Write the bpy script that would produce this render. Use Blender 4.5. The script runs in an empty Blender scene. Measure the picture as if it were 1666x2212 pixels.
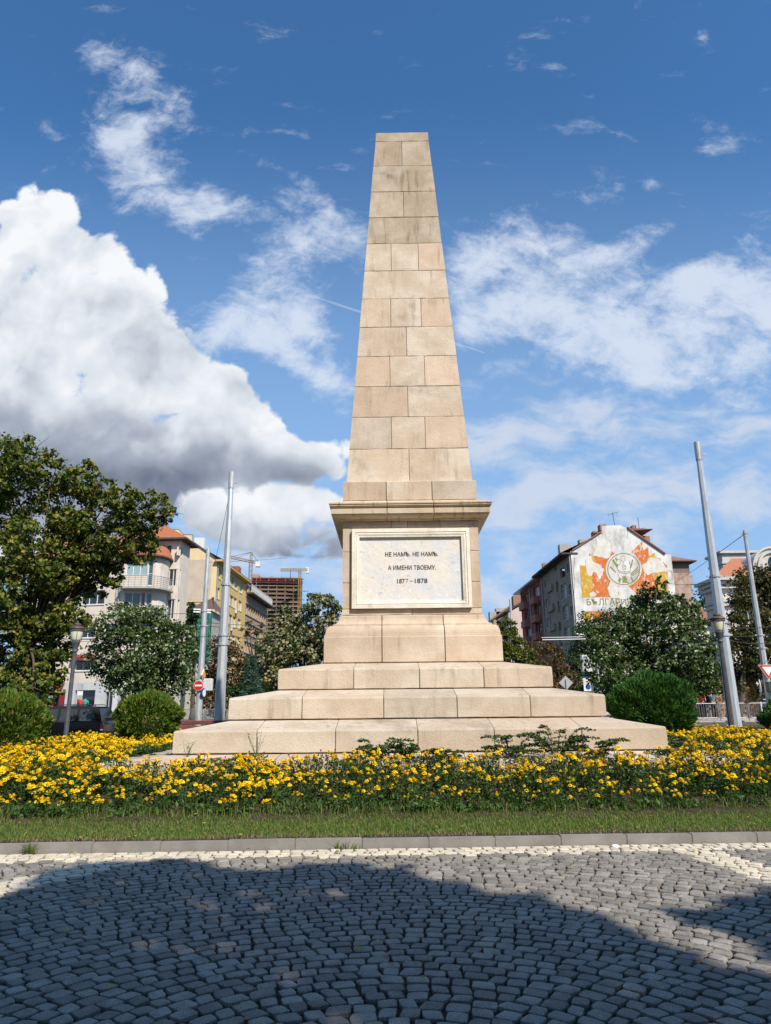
import bpy, bmesh, math, random
import numpy as np
from mathutils import Vector, Matrix
random.seed(7)
RNG = np.random.default_rng(7)
SC = bpy.context.scene
COL = SC.collection
PI = math.pi
def lerp(a, b, t): return a + (b - a) * t
def sst(a, b, x):
    t = min(1.0, max(0.0, (x - a) / (b - a)))
    return t * t * (3 - 2 * t)

# ---------------------------------------------------------------- camera
FOC, PITCH, ROLL, EYE = 1536.0, 0.27114830754, 0.00988, 1.5
_F = Vector((0, math.cos(PITCH), math.sin(PITCH)))
_R0 = Vector((1, 0, 0)); _U0 = Vector((0, -math.sin(PITCH), math.cos(PITCH)))
_R = _R0 * math.cos(ROLL) - _U0 * math.sin(ROLL)
_U = _R0 * math.sin(ROLL) + _U0 * math.cos(ROLL)
EYEP = Vector((0, 0, EYE))
cam = bpy.data.cameras.new('camera')
cam.sensor_fit = 'HORIZONTAL'; cam.sensor_width = 36.0
cam.lens = 36.0 * FOC / 1666.0
cam.clip_start = 0.05; cam.clip_end = 5000
camo = bpy.data.objects.new('camera', cam); COL.objects.link(camo)
camo.matrix_world = Matrix(((_R.x, _U.x, -_F.x, 0), (_R.y, _U.y, -_F.y, 0), (_R.z, _U.z, -_F.z, EYE), (0, 0, 0, 1)))
SC.camera = camo
# measuring aids: a sight line of the survey photo (1666 x 2212 grid) into the place
def ray(x, y): return _F + _R * ((x - 833) / FOC) - _U * ((y - 1106) / FOC)
def at(x, y, Y):
    d = ray(x, y); return EYEP + d * (Y / d.y)
def uv(x, y):
    d = ray(x, y); return d.x / d.y, d.z / d.y

# ---------------------------------------------------------------- objects
ORG = {}
def tag(o, label=None, cat=None, group=None, kind=None):
    if label: o['label'] = label
    if cat: o['category'] = cat
    if group: o['group'] = group
    if kind: o['kind'] = kind
    return o
def thing(name, loc, label, cat, group=None):
    o = bpy.data.objects.new(name, None); COL.objects.link(o)
    o.location = loc; o.empty_display_size = .2
    ORG[o.name] = Vector(loc)
    return tag(o, label, cat, group)
def link(name, me, mats, parent=None, smooth=False):
    o = bpy.data.objects.new(name, me); COL.objects.link(o)
    for m in (mats if isinstance(mats, (list, tuple)) else [mats]): me.materials.append(m)
    if smooth: me.polygons.foreach_set('use_smooth', [True] * len(me.polygons))
    if parent is not None:
        o.parent = parent
        me.transform(Matrix.Translation(-ORG[parent.name]))
        ORG[o.name] = ORG[parent.name]
    else: ORG[o.name] = Vector((0, 0, 0))
    return o
class MB:
    def __init__(s): s.v = []; s.f = []; s.m = []
    def add(s, vs, fs, m=0):
        b = len(s.v); s.v += [tuple(v) for v in vs]
        for f in fs: s.f.append(tuple(i + b for i in f)); s.m.append(m)
        return s
    def quad(s, a, b, c, d, m=0): return s.add([a, b, c, d], [(0, 1, 2, 3)], m)
    def poly(s, pts, m=0): return s.add(pts, [tuple(range(len(pts)))], m)
    def box(s, lo, hi, m=0, M=None):
        x0, y0, z0 = lo; x1, y1, z1 = hi
        vs = [Vector(p) for p in ((x0,y0,z0),(x1,y0,z0),(x1,y1,z0),(x0,y1,z0),(x0,y0,z1),(x1,y0,z1),(x1,y1,z1),(x0,y1,z1))]
        if M: vs = [M @ v for v in vs]
        return s.add(vs, [(0,3,2,1),(4,5,6,7),(0,1,5,4),(1,2,6,5),(2,3,7,6),(3,0,4,7)], m)
    def beam(s, a, b, w, h=None, m=0, up=Vector((0, 0, 1))):
        a = Vector(a); b = Vector(b); d = b - a; L = d.length
        if L < 1e-6: return s
        d /= L; h = h or w
        x = d.cross(up)
        if x.length < 1e-4: x = Vector((1, 0, 0))
        x.normalize(); y = x.cross(d)
        M = Matrix(((x.x, d.x, y.x, a.x), (x.y, d.y, y.y, a.y), (x.z, d.z, y.z, a.z), (0, 0, 0, 1)))
        return s.box((-w/2, 0, -h/2), (w/2, L, h/2), m, M)
    def tube(s, pts, rs, n=8, m=0, cap=True):
        pts = [Vector(p) for p in pts]
        if not isinstance(rs, (list, tuple)): rs = [rs] * len(pts)
        b = len(s.v); ref = None
        for i, p in enumerate(pts):
            d = (pts[min(i + 1, len(pts) - 1)] - pts[max(i - 1, 0)]).normalized()
            if ref is None: ref = Vector((1, 0, 0)) if abs(d.x) < .9 else Vector((0, 1, 0))
            x = (ref - d * ref.dot(d)).normalized(); ref = x; y = d.cross(x)
            for k in range(n):
                t = 2 * PI * k / n
                s.v.append(tuple(p + (x * math.cos(t) + y * math.sin(t)) * rs[i]))
        for i in range(len(pts) - 1):
            for k in range(n):
                a = b + i * n + k; c = b + i * n + (k + 1) % n
                s.f.append((a, c, c + n, a + n)); s.m.append(m)
        if cap:
            s.f.append(tuple(b + k for k in range(n))[::-1]); s.m.append(m)
            s.f.append(tuple(b + (len(pts) - 1) * n + k for k in range(n))); s.m.append(m)
        return s
    def lathe(s, c, prof, n=16, m=0):
        c = Vector(c)
        return s.tube([c + Vector((0, 0, z)) for r, z in prof], [max(r, 1e-4) for r, z in prof], n, m)
    def prism(s, pts, off, m=0):
        """closed polygon pushed along off"""
        off = Vector(off); n = len(pts); pts = [Vector(p) for p in pts]
        vs = pts + [p + off for p in pts]
        fs = [tuple(range(n))[::-1], tuple(range(n, 2 * n))] + [(i, (i + 1) % n, (i + 1) % n + n, i + n) for i in range(n)]
        return s.add(vs, fs, m)
    def mesh(s, name):
        me = bpy.data.meshes.new(name); me.from_pydata(s.v, [], s.f); return me
    def build(s, name, mats, parent=None, smooth=False, bevel=0, seg=1, fixn=True):
        me = s.mesh(name)
        mi = list(s.m)
        me.polygons.foreach_set('material_index', mi)
        if bevel or fixn:
            bm = bmesh.new(); bm.from_mesh(me)
            if fixn: bmesh.ops.recalc_face_normals(bm, faces=bm.faces)
            if bevel:
                es = [e for e in bm.edges if e.is_manifold and e.calc_face_angle(0) > .5]
                bmesh.ops.bevel(bm, geom=es, offset=bevel, segments=seg, affect='EDGES', clamp_overlap=True)
            bm.to_mesh(me); bm.free()
        me.update()
        return link(name, me, mats, parent, smooth)
def npmesh(name, V, Q):
    """fast mesh from arrays (all faces with the same corner count)"""
    me = bpy.data.meshes.new(name); n, k = Q.shape
    me.vertices.add(len(V)); me.vertices.foreach_set('co', V.astype(np.float32).ravel())
    me.loops.add(n * k); me.loops.foreach_set('vertex_index', Q.astype(np.int32).ravel())
    me.polygons.add(n); me.polygons.foreach_set('loop_start', (np.arange(n) * k).astype(np.int32))
    me.polygons.foreach_set('loop_total', np.full(n, k, np.int32))
    me.update(calc_edges=True); return me
def copy_tree(o, parent=None):
    c = o.copy(); COL.objects.link(c)
    if parent is not None: c.parent = parent
    for ch in list(o.children): copy_tree(ch, c)
    return c

# ---------------------------------------------------------------- materials
class NT:
    def __init__(s, tree): s.t = tree; s.L = tree.links
    def n(s, kind, **kw):
        nd = s.t.nodes.new(kind)
        ins = kw.pop('ins', {})
        for k, v in kw.items(): setattr(nd, k, v)
        for k, v in ins.items():
            sk = nd.inputs[k]
            if hasattr(v, 'is_output') or isinstance(v, bpy.types.NodeSocket): s.L.new(v, sk)
            else: sk.default_value = v
        return nd
    def m(s, op, a, b=0.0, c=0.0, clamp=False):
        nd = s.n('ShaderNodeMath', operation=op, use_clamp=clamp, ins={0: a, 1: b})
        if op in ('MULTIPLY_ADD',): 
            if isinstance(c, bpy.types.NodeSocket): s.L.new(c, nd.inputs[2])
            else: nd.inputs[2].default_value = c
        return nd.outputs[0]
    def mix(s, f, a, b, mode='MIX'):
        nd = s.n('ShaderNodeMix', data_type='RGBA', blend_type=mode)
        for k, v in ((0, f), (6, a), (7, b)):
            if isinstance(v, bpy.types.NodeSocket): s.L.new(v, nd.inputs[k])
            else: nd.inputs[k].default_value = (*v, 1) if isinstance(v, tuple) and len(v) == 3 else v
        return nd.outputs[2]
    def rng(s, v, a, b, c=0., d=1., sm=True):
        nd = s.n('ShaderNodeMapRange', ins={0: v, 1: a, 2: b, 3: c, 4: d})
        nd.interpolation_type = 'SMOOTHSTEP' if sm else 'LINEAR'; nd.clamp = True
        return nd.outputs[0]
    def noise(s, vec, scale, det=4, rough=.55, dist=0.):
        nd = s.n('ShaderNodeTexNoise', ins={'Scale': scale, 'Detail': det, 'Roughness': rough, 'Distortion': dist})
        if vec is not None: s.L.new(vec, nd.inputs['Vector'])
        return nd.outputs[0]
    def mapv(s, vec, loc=(0,0,0), rot=(0,0,0), scale=(1,1,1), typ='POINT'):
        nd = s.n('ShaderNodeMapping', vector_type=typ, ins={'Location': loc, 'Rotation': rot, 'Scale': scale})
        s.L.new(vec, nd.inputs['Vector']); return nd.outputs[0]
def newmat(name):
    mt = bpy.data.materials.new(name); mt.use_nodes = True
    t = NT(mt.node_tree); bs = mt.node_tree.nodes['Principled BSDF']
    return mt, t, bs
def mat(name, c, c2=None, scale=3., det=5, rough=.8, bump=0., bscale=40., isl=0., metal=0., spec=.3, stretch=(1,1,1), grime=None, gscale=1.2, gamt=.6, gr=(.5, .75)):
    mt, t, bs = newmat(name)
    tc = t.n('ShaderNodeTexCoord').outputs['Object']
    v = t.mapv(tc, scale=stretch)
    col = c
    if c2 is not None:
        f = t.rng(t.noise(v, scale, det, .6), .3, .7)
        col = t.mix(f, c, c2)
    if grime:
        g = t.rng(t.noise(t.mapv(tc, loc=(7, 3, 1), scale=(1, 1, .45)), gscale, 7, .65), gr[0], gr[1], 0, gamt)
        col = t.mix(g, col, grime)
    if isl:
        r = t.n('ShaderNodeNewGeometry').outputs['Random Per Island']
        k = t.m('MULTIPLY_ADD', r, 2 * isl, 1 - isl)
        cb = t.n('ShaderNodeCombineColor', ins={0: k, 1: k, 2: k}).outputs[0]
        col = t.mix(1.0, col, cb, 'MULTIPLY')
    if isinstance(col, bpy.types.NodeSocket): t.L.new(col, bs.inputs['Base Color'])
    else: bs.inputs['Base Color'].default_value = (*col, 1)
    bs.inputs['Roughness'].default_value = rough; bs.inputs['Metallic'].default_value = metal
    bs.inputs['Specular IOR Level'].default_value = spec
    if bump:
        b = t.n('ShaderNodeBump', ins={'Strength': bump, 'Distance': .02, 'Height': t.noise(tc, bscale, 5, .6)})
        t.L.new(b.outputs[0], bs.inputs['Normal'])
    return mt
def leafmat(name, cols, back=None, trans=.25, rough=.55, spec=.25, backp=.4):
    """cols: [(pos, rgb)] picked per leaf; back: colour of the leaf's underside"""
    mt, t, bs = newmat(name)
    g = t.n('ShaderNodeNewGeometry')
    cr = t.n('ShaderNodeValToRGB'); t.L.new(g.outputs['Random Per Island'], cr.inputs[0])
    el = cr.color_ramp.elements
    while len(el) < len(cols): el.new(.5)
    for e, (p, c) in zip(el, cols): e.position = p; e.color = (*c, 1)
    col = cr.outputs[0]
    if back:
        r2 = t.m('FRACT', t.m('MULTIPLY', g.outputs['Random Per Island'], 17.31))
        col = t.mix(t.m('MULTIPLY', g.outputs['Backfacing'], t.m('GREATER_THAN', r2, 1 - backp)), col, back)
    t.L.new(col, bs.inputs['Base Color'])
    bs.inputs['Roughness'].default_value = rough; bs.inputs['Specular IOR Level'].default_value = spec
    tr = t.n('ShaderNodeBsdfTranslucent'); t.L.new(t.mix(1., col, (1.25, 1.3, .6), 'MULTIPLY'), tr.inputs['Color'])
    mx = t.n('ShaderNodeMixShader', ins={0: trans}); t.L.new(bs.outputs[0], mx.inputs[1]); t.L.new(tr.outputs[0], mx.inputs[2])
    t.L.new(mx.outputs[0], mt.node_tree.nodes['Material Output'].inputs[0])
    return mt

def stone(name, warm, pale, dark, stain=.55, isl=.13, streak=.6, top_dirt=False):
    mt, t, bs = newmat(name)
    tc = t.n('ShaderNodeTexCoord').outputs['Object']
    geo = t.n('ShaderNodeNewGeometry'); r = geo.outputs['Random Per Island']
    # island-wise shift of the lookup so that neighbouring blocks do not share stains
    off = t.n('ShaderNodeCombineXYZ', ins={0: t.m('MULTIPLY', r, 37.), 1: t.m('MULTIPLY', r, 11.), 2: t.m('MULTIPLY', r, 23.)}).outputs[0]
    v = t.n('ShaderNodeVectorMath', operation='ADD', ins={0: tc, 1: off}).outputs[0]
    col = t.mix(t.rng(t.noise(v, 1.3, 6, .6), .35, .68), warm, pale)
    r2 = t.m('FRACT', t.m('MULTIPLY', r, 7.13))
    col = t.mix(t.m('MULTIPLY', r2, .55), col, tuple(x * y for x, y in zip(warm, (1.06, .93, .86))))
    k = t.m('MULTIPLY_ADD', r, 2 * isl, 1 - isl)
    col = t.mix(1., col, t.n('ShaderNodeCombineColor', ins={0: k, 1: k, 2: k}).outputs[0], 'MULTIPLY')
    st = t.rng(t.noise(t.mapv(v, scale=(5., 5., .45)), 1.5, 6, .65), .50, .70, 0, streak)
    st = t.m('MULTIPLY', st, t.rng(t.noise(v, .9, 3), .4, .62))
    col = t.mix(st, col, dark)
    bl = t.rng(t.noise(t.mapv(v, loc=(3, 9, 2)), .75, 6, .62), .56, .8, 0, stain)
    col = t.mix(bl, col, dark)
    gr = t.noise(tc, 85., 3, .7)
    kk = t.m('MULTIPLY_ADD', gr, .5, .75)
    col = t.mix(1., col, t.n('ShaderNodeCombineColor', ins={0: kk, 1: kk, 2: kk}).outputs[0], 'MULTIPLY')
    t.L.new(col, bs.inputs['Base Color'])
    bs.inputs['Roughness'].default_value = .9; bs.inputs['Specular IOR Level'].default_value = .15
    h = t.m('ADD', t.m('MULTIPLY', t.noise(tc, 32., 5, .65), 1.), t.m('MULTIPLY', t.noise(tc, 6., 3), .8))
    b = t.n('ShaderNodeBump', ins={'Strength': .55, 'Distance': .018, 'Height': h})
    t.L.new(b.outputs[0], bs.inputs['Normal'])
    return mt

# ---------------------------------------------------------------- light, sky
SUN_EL, SUN_AZ = math.radians(43.5), math.radians(33)        # azimuth: to the right of straight behind the camera
SUN = Vector((math.sin(SUN_AZ) * math.cos(SUN_EL), -math.cos(SUN_AZ) * math.cos(SUN_EL), math.sin(SUN_EL)))
sl = bpy.data.lights.new('sun', 'SUN'); sl.energy = 5.0; sl.angle = math.radians(.53); sl.color = (1., .93, .82)
so = bpy.data.objects.new('sun', sl); COL.objects.link(so); so.rotation_euler = SUN.to_track_quat('Z', 'Y').to_euler()
so.location = (5, -10, 30)
SC.view_settings.view_transform = 'Standard'; SC.view_settings.look = 'None'
SC.view_settings.exposure = EXPO = .30; SC.view_settings.gamma = 1
SC.render.film_transparent = False
cy = SC.cycles
cy.max_bounces = 6; cy.diffuse_bounces = 3; cy.glossy_bounces = 3; cy.transmission_bounces = 4; cy.transparent_max_bounces = 6
cy.caustics_reflective = False; cy.caustics_refractive = False
# ---------------------------------------------------------------- sky: Nishita with cloud fields placed by direction
W = bpy.data.worlds.new('World'); SC.world = W; W.use_nodes = True
t = NT(W.node_tree); bg = W.node_tree.nodes['Background']
sky = t.n('ShaderNodeTexSky', sky_type='NISHITA'); sky.sun_disc = False
sky.sun_elevation = SUN_EL; sky.sun_rotation = math.atan2(SUN.x, SUN.y)
sky.altitude = 550; sky.air_density = 1.; sky.dust_density = .6; sky.ozone_density = 2.2
SKYS = .1
SKYTINT = (.66, 1.15, 1.46)
gen = t.n('ShaderNodeTexCoord').outputs['Generated']
sx = t.n('ShaderNodeSeparateXYZ'); t.L.new(gen, sx.inputs[0])
ay = t.m('MAXIMUM', t.m('ABSOLUTE', sx.outputs[1]), .08)
u_ = t.m('DIVIDE', sx.outputs[0], ay); v_ = t.m('DIVIDE', sx.outputs[2], ay)
P2 = t.n('ShaderNodeCombineXYZ', ins={0: u_, 1: v_, 2: 0.}).outputs[0]
def blobs(lst, grow=1.0):
    acc = None
    for (x, y, rx, ry, ang, w) in lst:
        u, v = uv(x, y)
        du = (uv(x + 10, y)[0] - u) / 10; dv = (u and uv(x, y - 10)[1] - v) / 10
        p = t.mapv(P2, loc=(u, v, 0), rot=(0, 0, math.radians(ang)), scale=(grow * rx * du, grow * ry * dv, 1), typ='TEXTURE')
        g = t.n('ShaderNodeTexGradient', gradient_type='SPHERICAL'); t.L.new(p, g.inputs[0])
        acc = t.m('MULTIPLY_ADD', g.outputs[1], w, acc if acc is not None else 0.)
    return acc
# heaped cloud on the left: (x, y, rx, ry, angle, weight) on the survey grid
CUM = [(80,475,80,100,0,1.4),(85,505,95,110,0,1.5),(150,570,130,120,-20,1.3),(-40,600,170,170,0,1.8),(235,620,110,110,-30,1.2),(100,700,260,190,0,1.8),(290,690,110,100,-30,1.1),(330,790,140,110,-20,1.3),(440,850,90,80,-20,.9),(395,745,60,45,-30,.55),
       (-20,860,330,220,0,1.9),(270,880,300,170,0,1.8),(470,900,130,130,-25,1.3),(530,930,110,100,-20,1.),(610,985,150,75,-10,1.3),(690,1005,75,50,-10,.9),(450,990,330,75,0,1.5),(150,1030,360,110,0,1.8),(60,1150,330,120,0,1.6),(310,1130,110,90,0,1.2),(370,1215,130,70,0,.9)]
GREY = [(-40,1040,400,130,0,1.),(250,1040,300,95,3,.95),(480,1028,230,45,0,.8),(650,1030,120,32,0,.7),(120,1150,420,110,0,.9),(350,1100,110,70,0,.8),(370,1190,110,70,0,.7),(430,940,150,40,-10,.22),(120,960,300,70,0,.35),
        (-60,860,240,130,0,.5),(180,818,140,45,0,.42),(300,745,120,45,-35,.36),(190,650,150,60,-20,.26),(40,690,190,60,0,.2),(380,860,110,40,-20,.16),(560,985,120,34,-8,.28)]
CUM2 = [(430,1085,75,42,-20,1.2),(500,1095,110,60,-8,1.4),(590,1105,130,70,-5,1.5),(670,1125,110,70,0,1.3),(720,1140,60,60,0,1.),(560,1150,200,60,0,.9),(660,1165,120,50,0,.7)]
GREY2 = [(430,1140,80,60,-40,.8),(500,1205,260,55,0,.75),(650,1205,200,40,5,.6),(560,1300,360,80,0,.7),(640,1150,80,30,0,.22),(540,1130,70,25,0,.15)]
# broken fair-weather cloud
THIN = [(225,140,95,75,-20,.75),(330,190,110,70,-30,.6),(290,260,90,80,0,.5),(220,310,80,60,-20,.65),(390,300,100,40,-20,.55),(300,370,130,70,-35,.75),(350,420,110,60,-40,.8),(470,462,80,50,10,1.),
        (560,355,45,30,-20,.55),(630,375,50,18,-35,.5),(120,290,50,20,-40,.45),(640,500,110,90,-20,.75),(630,590,140,70,0,.9),(720,465,90,40,-30,.5),(770,520,60,60,0,.7),
        (470,720,130,70,0,.9),(600,700,120,60,-15,1.1),(660,760,110,60,-40,1.1),(710,815,70,50,-45,1.),(735,885,40,20,0,.4),
        (1295,390,45,40,50,.7),(1270,440,70,35,30,.6),(1150,440,90,25,15,.35),(1120,520,150,60,-15,.9),(1080,590,140,60,-20,.8),(1230,630,240,85,-8,1.25),(1010,620,50,45,0,.5),
        (1050,690,90,45,15,.95),(1270,710,260,85,-8,1.25),(1460,700,260,100,5,1.25),(1610,640,170,100,10,1.2),(1520,800,170,100,0,1.05),(1430,495,130,32,28,.75),(1340,540,80,25,25,.5),(1405,400,60,22,-5,.4),
        (1640,495,70,40,0,.55),(1560,590,90,30,10,.4),(1390,25,60,60,60,.4),(1525,90,25,70,0,.35),(760,90,60,60,0,.18)]
VEIL = [(560,1190,300,90,0,1.2),(700,1200,160,90,0,.9),(480,1220,200,90,0,1.),(560,1290,360,90,0,.9),(1130,890,230,85,0,1.),(1260,900,150,60,0,.6),(1060,990,180,80,0,.8),(1230,1010,260,80,0,.8),(1430,1000,330,80,5,1.),(1620,920,180,90,0,.85),(1600,1010,260,80,0,.8),(1120,1090,220,70,0,.75),(1350,1100,330,60,0,.8),(1580,1110,260,70,0,.6),
        (1120,1180,260,60,0,.6),(1430,1190,330,60,0,.5),(1100,1300,140,60,0,1.1),(1180,1270,160,50,0,.7),(1530,1250,60,30,0,.7),(700,1290,160,70,0,.5)]
wq = t.n('ShaderNodeTexNoise', ins={'Scale': 9., 'Detail': 3.}); t.L.new(P2, wq.inputs['Vector'])
wv = t.n('ShaderNodeVectorMath', operation='MULTIPLY_ADD'); t.L.new(wq.outputs['Color'], wv.inputs[0]); wv.inputs[1].default_value = (.06, .06, 0); t.L.new(P2, wv.inputs[2])
Pw = wv.outputs[0]
n1 = t.noise(Pw, 8., 10, .62)
vo = t.n('ShaderNodeTexVoronoi', feature='F1', ins={'Scale': 15., 'Detail': 2.5, 'Roughness': .55}); t.L.new(Pw, vo.inputs['Vector'])
puff = t.m('SUBTRACT', .55, vo.outputs['Distance'])
n1b = t.noise(t.mapv(Pw, loc=(.006, -.018, 0)), 9., 6, .6)
n2 = t.noise(t.mapv(Pw, loc=(3.1, 1.7, 0), rot=(0, 0, .5), scale=(1., 1.35, 1)), 11., 10, .66)
n3 = t.noise(t.mapv(P2, loc=(8.1, 2.7, 0)), 3.2, 4, .5)
ea = t.noise(Pw, 5.5, 5, .52); eb = t.noise(t.mapv(Pw, loc=(.012, -.03, 0)), 5.5, 5, .52)
n2b = t.noise(t.mapv(Pw, loc=(1.1, 4.7, 0), rot=(0, 0, .2), scale=(1., 2.0, 1)), 8., 9, .6)
cumb = t.m('MINIMUM', blobs(CUM, 1.2), 1.6)
edge = t.m('MULTIPLY_ADD', t.m('SUBTRACT', n1, .48), 2.9, t.m('MULTIPLY', puff, .95))
dc = t.m('ADD', edge, cumb)
a_c = t.m('MULTIPLY', t.rng(dc, .34, .80), t.rng(cumb, .0, .22))
cum2 = t.m('MINIMUM', blobs(CUM2, 1.6), 1.4)
dc2 = t.m('ADD', edge, cum2)
a_c2 = t.m('MULTIPLY', t.rng(dc2, .30, .90), t.rng(cum2, .0, .2))
thb = t.m('MINIMUM', blobs(THIN, 1.5), 1.2)
dthin = t.m('MULTIPLY_ADD', t.m('SUBTRACT', n2, .53), 3.6, thb)
a_t = t.m('MULTIPLY', t.rng(dthin, .22, 1.45, 0, .86), t.rng(thb, .0, .3))
veb = t.m('MINIMUM', blobs(VEIL, 1.5), 1.1)
dv_ = t.m('MULTIPLY_ADD', t.m('SUBTRACT', n2b, .53), 4.8, veb)
a_v = t.rng(dv_, .25, 1.6, 0, .86)
# light on the heaps: crests towards the sun bright, hollows and flat bases grey
soft = t.noise(t.mapv(Pw, loc=(2.3, .7, 0)), 6.5, 4, .5); soft2 = t.noise(t.mapv(Pw, loc=(2.3 + .02, .7 - .045, 0)), 6.5, 4, .5)
emb = t.m('ADD', t.m('MULTIPLY', t.m('SUBTRACT', soft, soft2), 1.1), t.m('MULTIPLY', puff, .22))
rim = t.rng(dc, .40, 1.15, -.06, .03)
def shade(gl, grow, k, r, dens):
    g_ = t.m('MULTIPLY_ADD', blobs(gl, grow), k, r)
    g_ = t.m('ADD', g_, t.m('MULTIPLY', t.m('SUBTRACT', n3, .52), .55))
    return t.m('SUBTRACT', g_, emb, clamp=True)
X = 2 ** -EXPO / SKYS
def ramp(g_):
    cr = t.n('ShaderNodeValToRGB'); t.L.new(g_, cr.inputs[0]); el = cr.color_ramp.elements; el.new(.5); el.new(.25)
    for e, (p, c) in zip(el, [(0., (.93, .95, .98)), (.25, (.72, .77, .84)), (.55, (.40, .45, .54)), (1., (.17, .20, .28))]): e.position = p; e.color = (*[q * X for q in c], 1)
    return cr.outputs[0]
ccol = ramp(shade(GREY, 1.7, .37, rim, dc)); ccol2 = ramp(shade(GREY2, 1.5, .42, 0., dc2))
tcol = (.72*X, .79*X, .92*X)
base = t.mix(1., sky.outputs[0], SKYTINT, 'MULTIPLY')
# faint milkiness low over the horizon and a condensation trail
lowh = t.rng(v_, .0, 1.05, .88, 0.)
base = t.mix(lowh, base, (.36*X, .56*X, .85*X))
(u0, v0), (u1, v1) = uv(640, 628), uv(1050, 763)
ang = math.atan2(v1 - v0, u1 - u0); L = math.hypot(u1 - u0, v1 - v0)
pt = t.mapv(P2, loc=(u0, v0, 0), rot=(0, 0, ang), typ='TEXTURE')
sp = t.n('ShaderNodeSeparateXYZ'); t.L.new(pt, sp.inputs[0])
al = t.m('DIVIDE', sp.outputs[0], L)
wid = t.m('MULTIPLY_ADD', al, -.0022, .0036)
trail = t.m('MULTIPLY', t.rng(t.m('DIVIDE', t.m('ABSOLUTE', sp.outputs[1]), wid), .2, 1., 1, 0), t.m('MULTIPLY', t.rng(al, 0., .25), t.rng(al, .985, 1., 1, 0)))
c = t.mix(a_v, base, (.64*X, .71*X, .84*X))
c = t.mix(t.m('MULTIPLY', trail, .20), c, (1.*X, 1.*X, 1.05*X))
c = t.mix(a_t, c, tcol)
c = t.mix(a_c2, c, ccol2)
c = t.mix(a_c, c, ccol)
t.L.new(c, bg.inputs[0]); bg.inputs[1].default_value = SKYS
W.cycles.sampling_method = 'MANUAL'; W.cycles.sample_map_resolution = 512
# ---------------------------------------------------------------- ground
KA = math.atan(.0296); KD = Vector((math.cos(KA), math.sin(KA))); KN = Vector((-math.sin(KA), math.cos(KA)))   # kerb line
K0 = Vector((0, 8.69))
def ks(x, y): return (Vector((x, y)) - K0).dot(KN)          # distance behind the kerb's front
def kp(a, s, z=0.): p = K0 + KD * a + KN * s; return Vector((p.x, p.y, z))
MC = Vector((.577, 17.306))
def gz(x, y):                                                 # streets rise gently beyond the island
    return .62 * max(sst(35.5, 42, y), sst(2, 12, x) * sst(23, 29, y))
def bedz(x, y):                                               # planted mound of the island
    s = ks(x, y)
    z = .11 + .40 * sst(1.0, 3.6, s)
    e = min(26.5 - y, x + 12.5, 13.5 - x)
    return max(gz(x, y) * .9, -.02) + (z - 0) * sst(-.6, .5, e) if e < .5 else z
m_asph = mat('asphalt', (.052, .052, .055), (.075, .073, .07), 1.5, rough=.9, bump=.3, bscale=120)
m_soil = mat('soil', (.034, .022, .013), (.068, .046, .029), 9, rough=1, bump=.9, bscale=60)
m_sett = mat('grey_granite_sett', (.20, .18, .155), (.29, .265, .23), 6, rough=.75, bump=.5, bscale=150, isl=.26, spec=.35)
m_cream = mat('cream_limestone_sett', (.53, .46, .345), (.65, .58, .455), 7, rough=.85, bump=.6, bscale=90, isl=.14)
m_kerb = mat('kerb_concrete', (.20, .185, .165), (.27, .25, .225), 3, rough=.9, bump=.4, bscale=120, isl=.06, grime=(.16, .14, .11), gscale=2.5, gamt=.5)
m_pave = mat('pavement_slabs', (.33, .31, .28), (.42, .39, .35), 2, rough=.9)
# granite speckle on the setts
for m_ in (m_sett,):
    t_ = NT(m_.node_tree); bs_ = m_.node_tree.nodes['Principled BSDF']
    src = bs_.inputs['Base Color'].links[0].from_socket
    tc_ = t_.n('ShaderNodeTexCoord').outputs['Object']
    k_ = t_.m('MULTIPLY_ADD', t_.rng(t_.noise(tc_, 210, 2, .8), .35, .65), 1.0, .48)
    cb_ = t_.n('ShaderNodeCombineColor', ins={0: k_, 1: k_, 2: k_}).outputs[0]
    t_.L.new(t_.mix(1., src, cb_, 'MULTIPLY'), bs_.inputs['Base Color'])
# wide ground sheet
xs = sorted(set([-700, -300, -150, -80, -50] + [-40 + 2 * i for i in range(41)] + [50, 80, 150, 300, 700]))
ys = sorted(set([-200, -80, -40, -20, -8, 0] + [2 * i for i in range(1, 31)] + [70, 90, 130, 200, 400, 900, 1500]))
b = MB(); b.v = [(x, y, gz(x, y) - .05) for y in ys for x in xs]; n = len(xs)
b.f = [(j*n+i, j*n+i+1, (j+1)*n+i+1, (j+1)*n+i) for j in range(len(ys)-1) for i in range(n-1)]; b.m = [0]*len(b.f)
tag(b.build('ground', m_asph, fixn=False, smooth=True), kind='structure')
# earth bed under the setts
b = MB(); b.quad((-16, -12, -.015), (16, -12, -.015), kp(16, -.005, -.015), kp(-16, -.005, -.015))
tag(b.build('joint_earth', m_soil, fixn=False), kind='structure')
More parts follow.
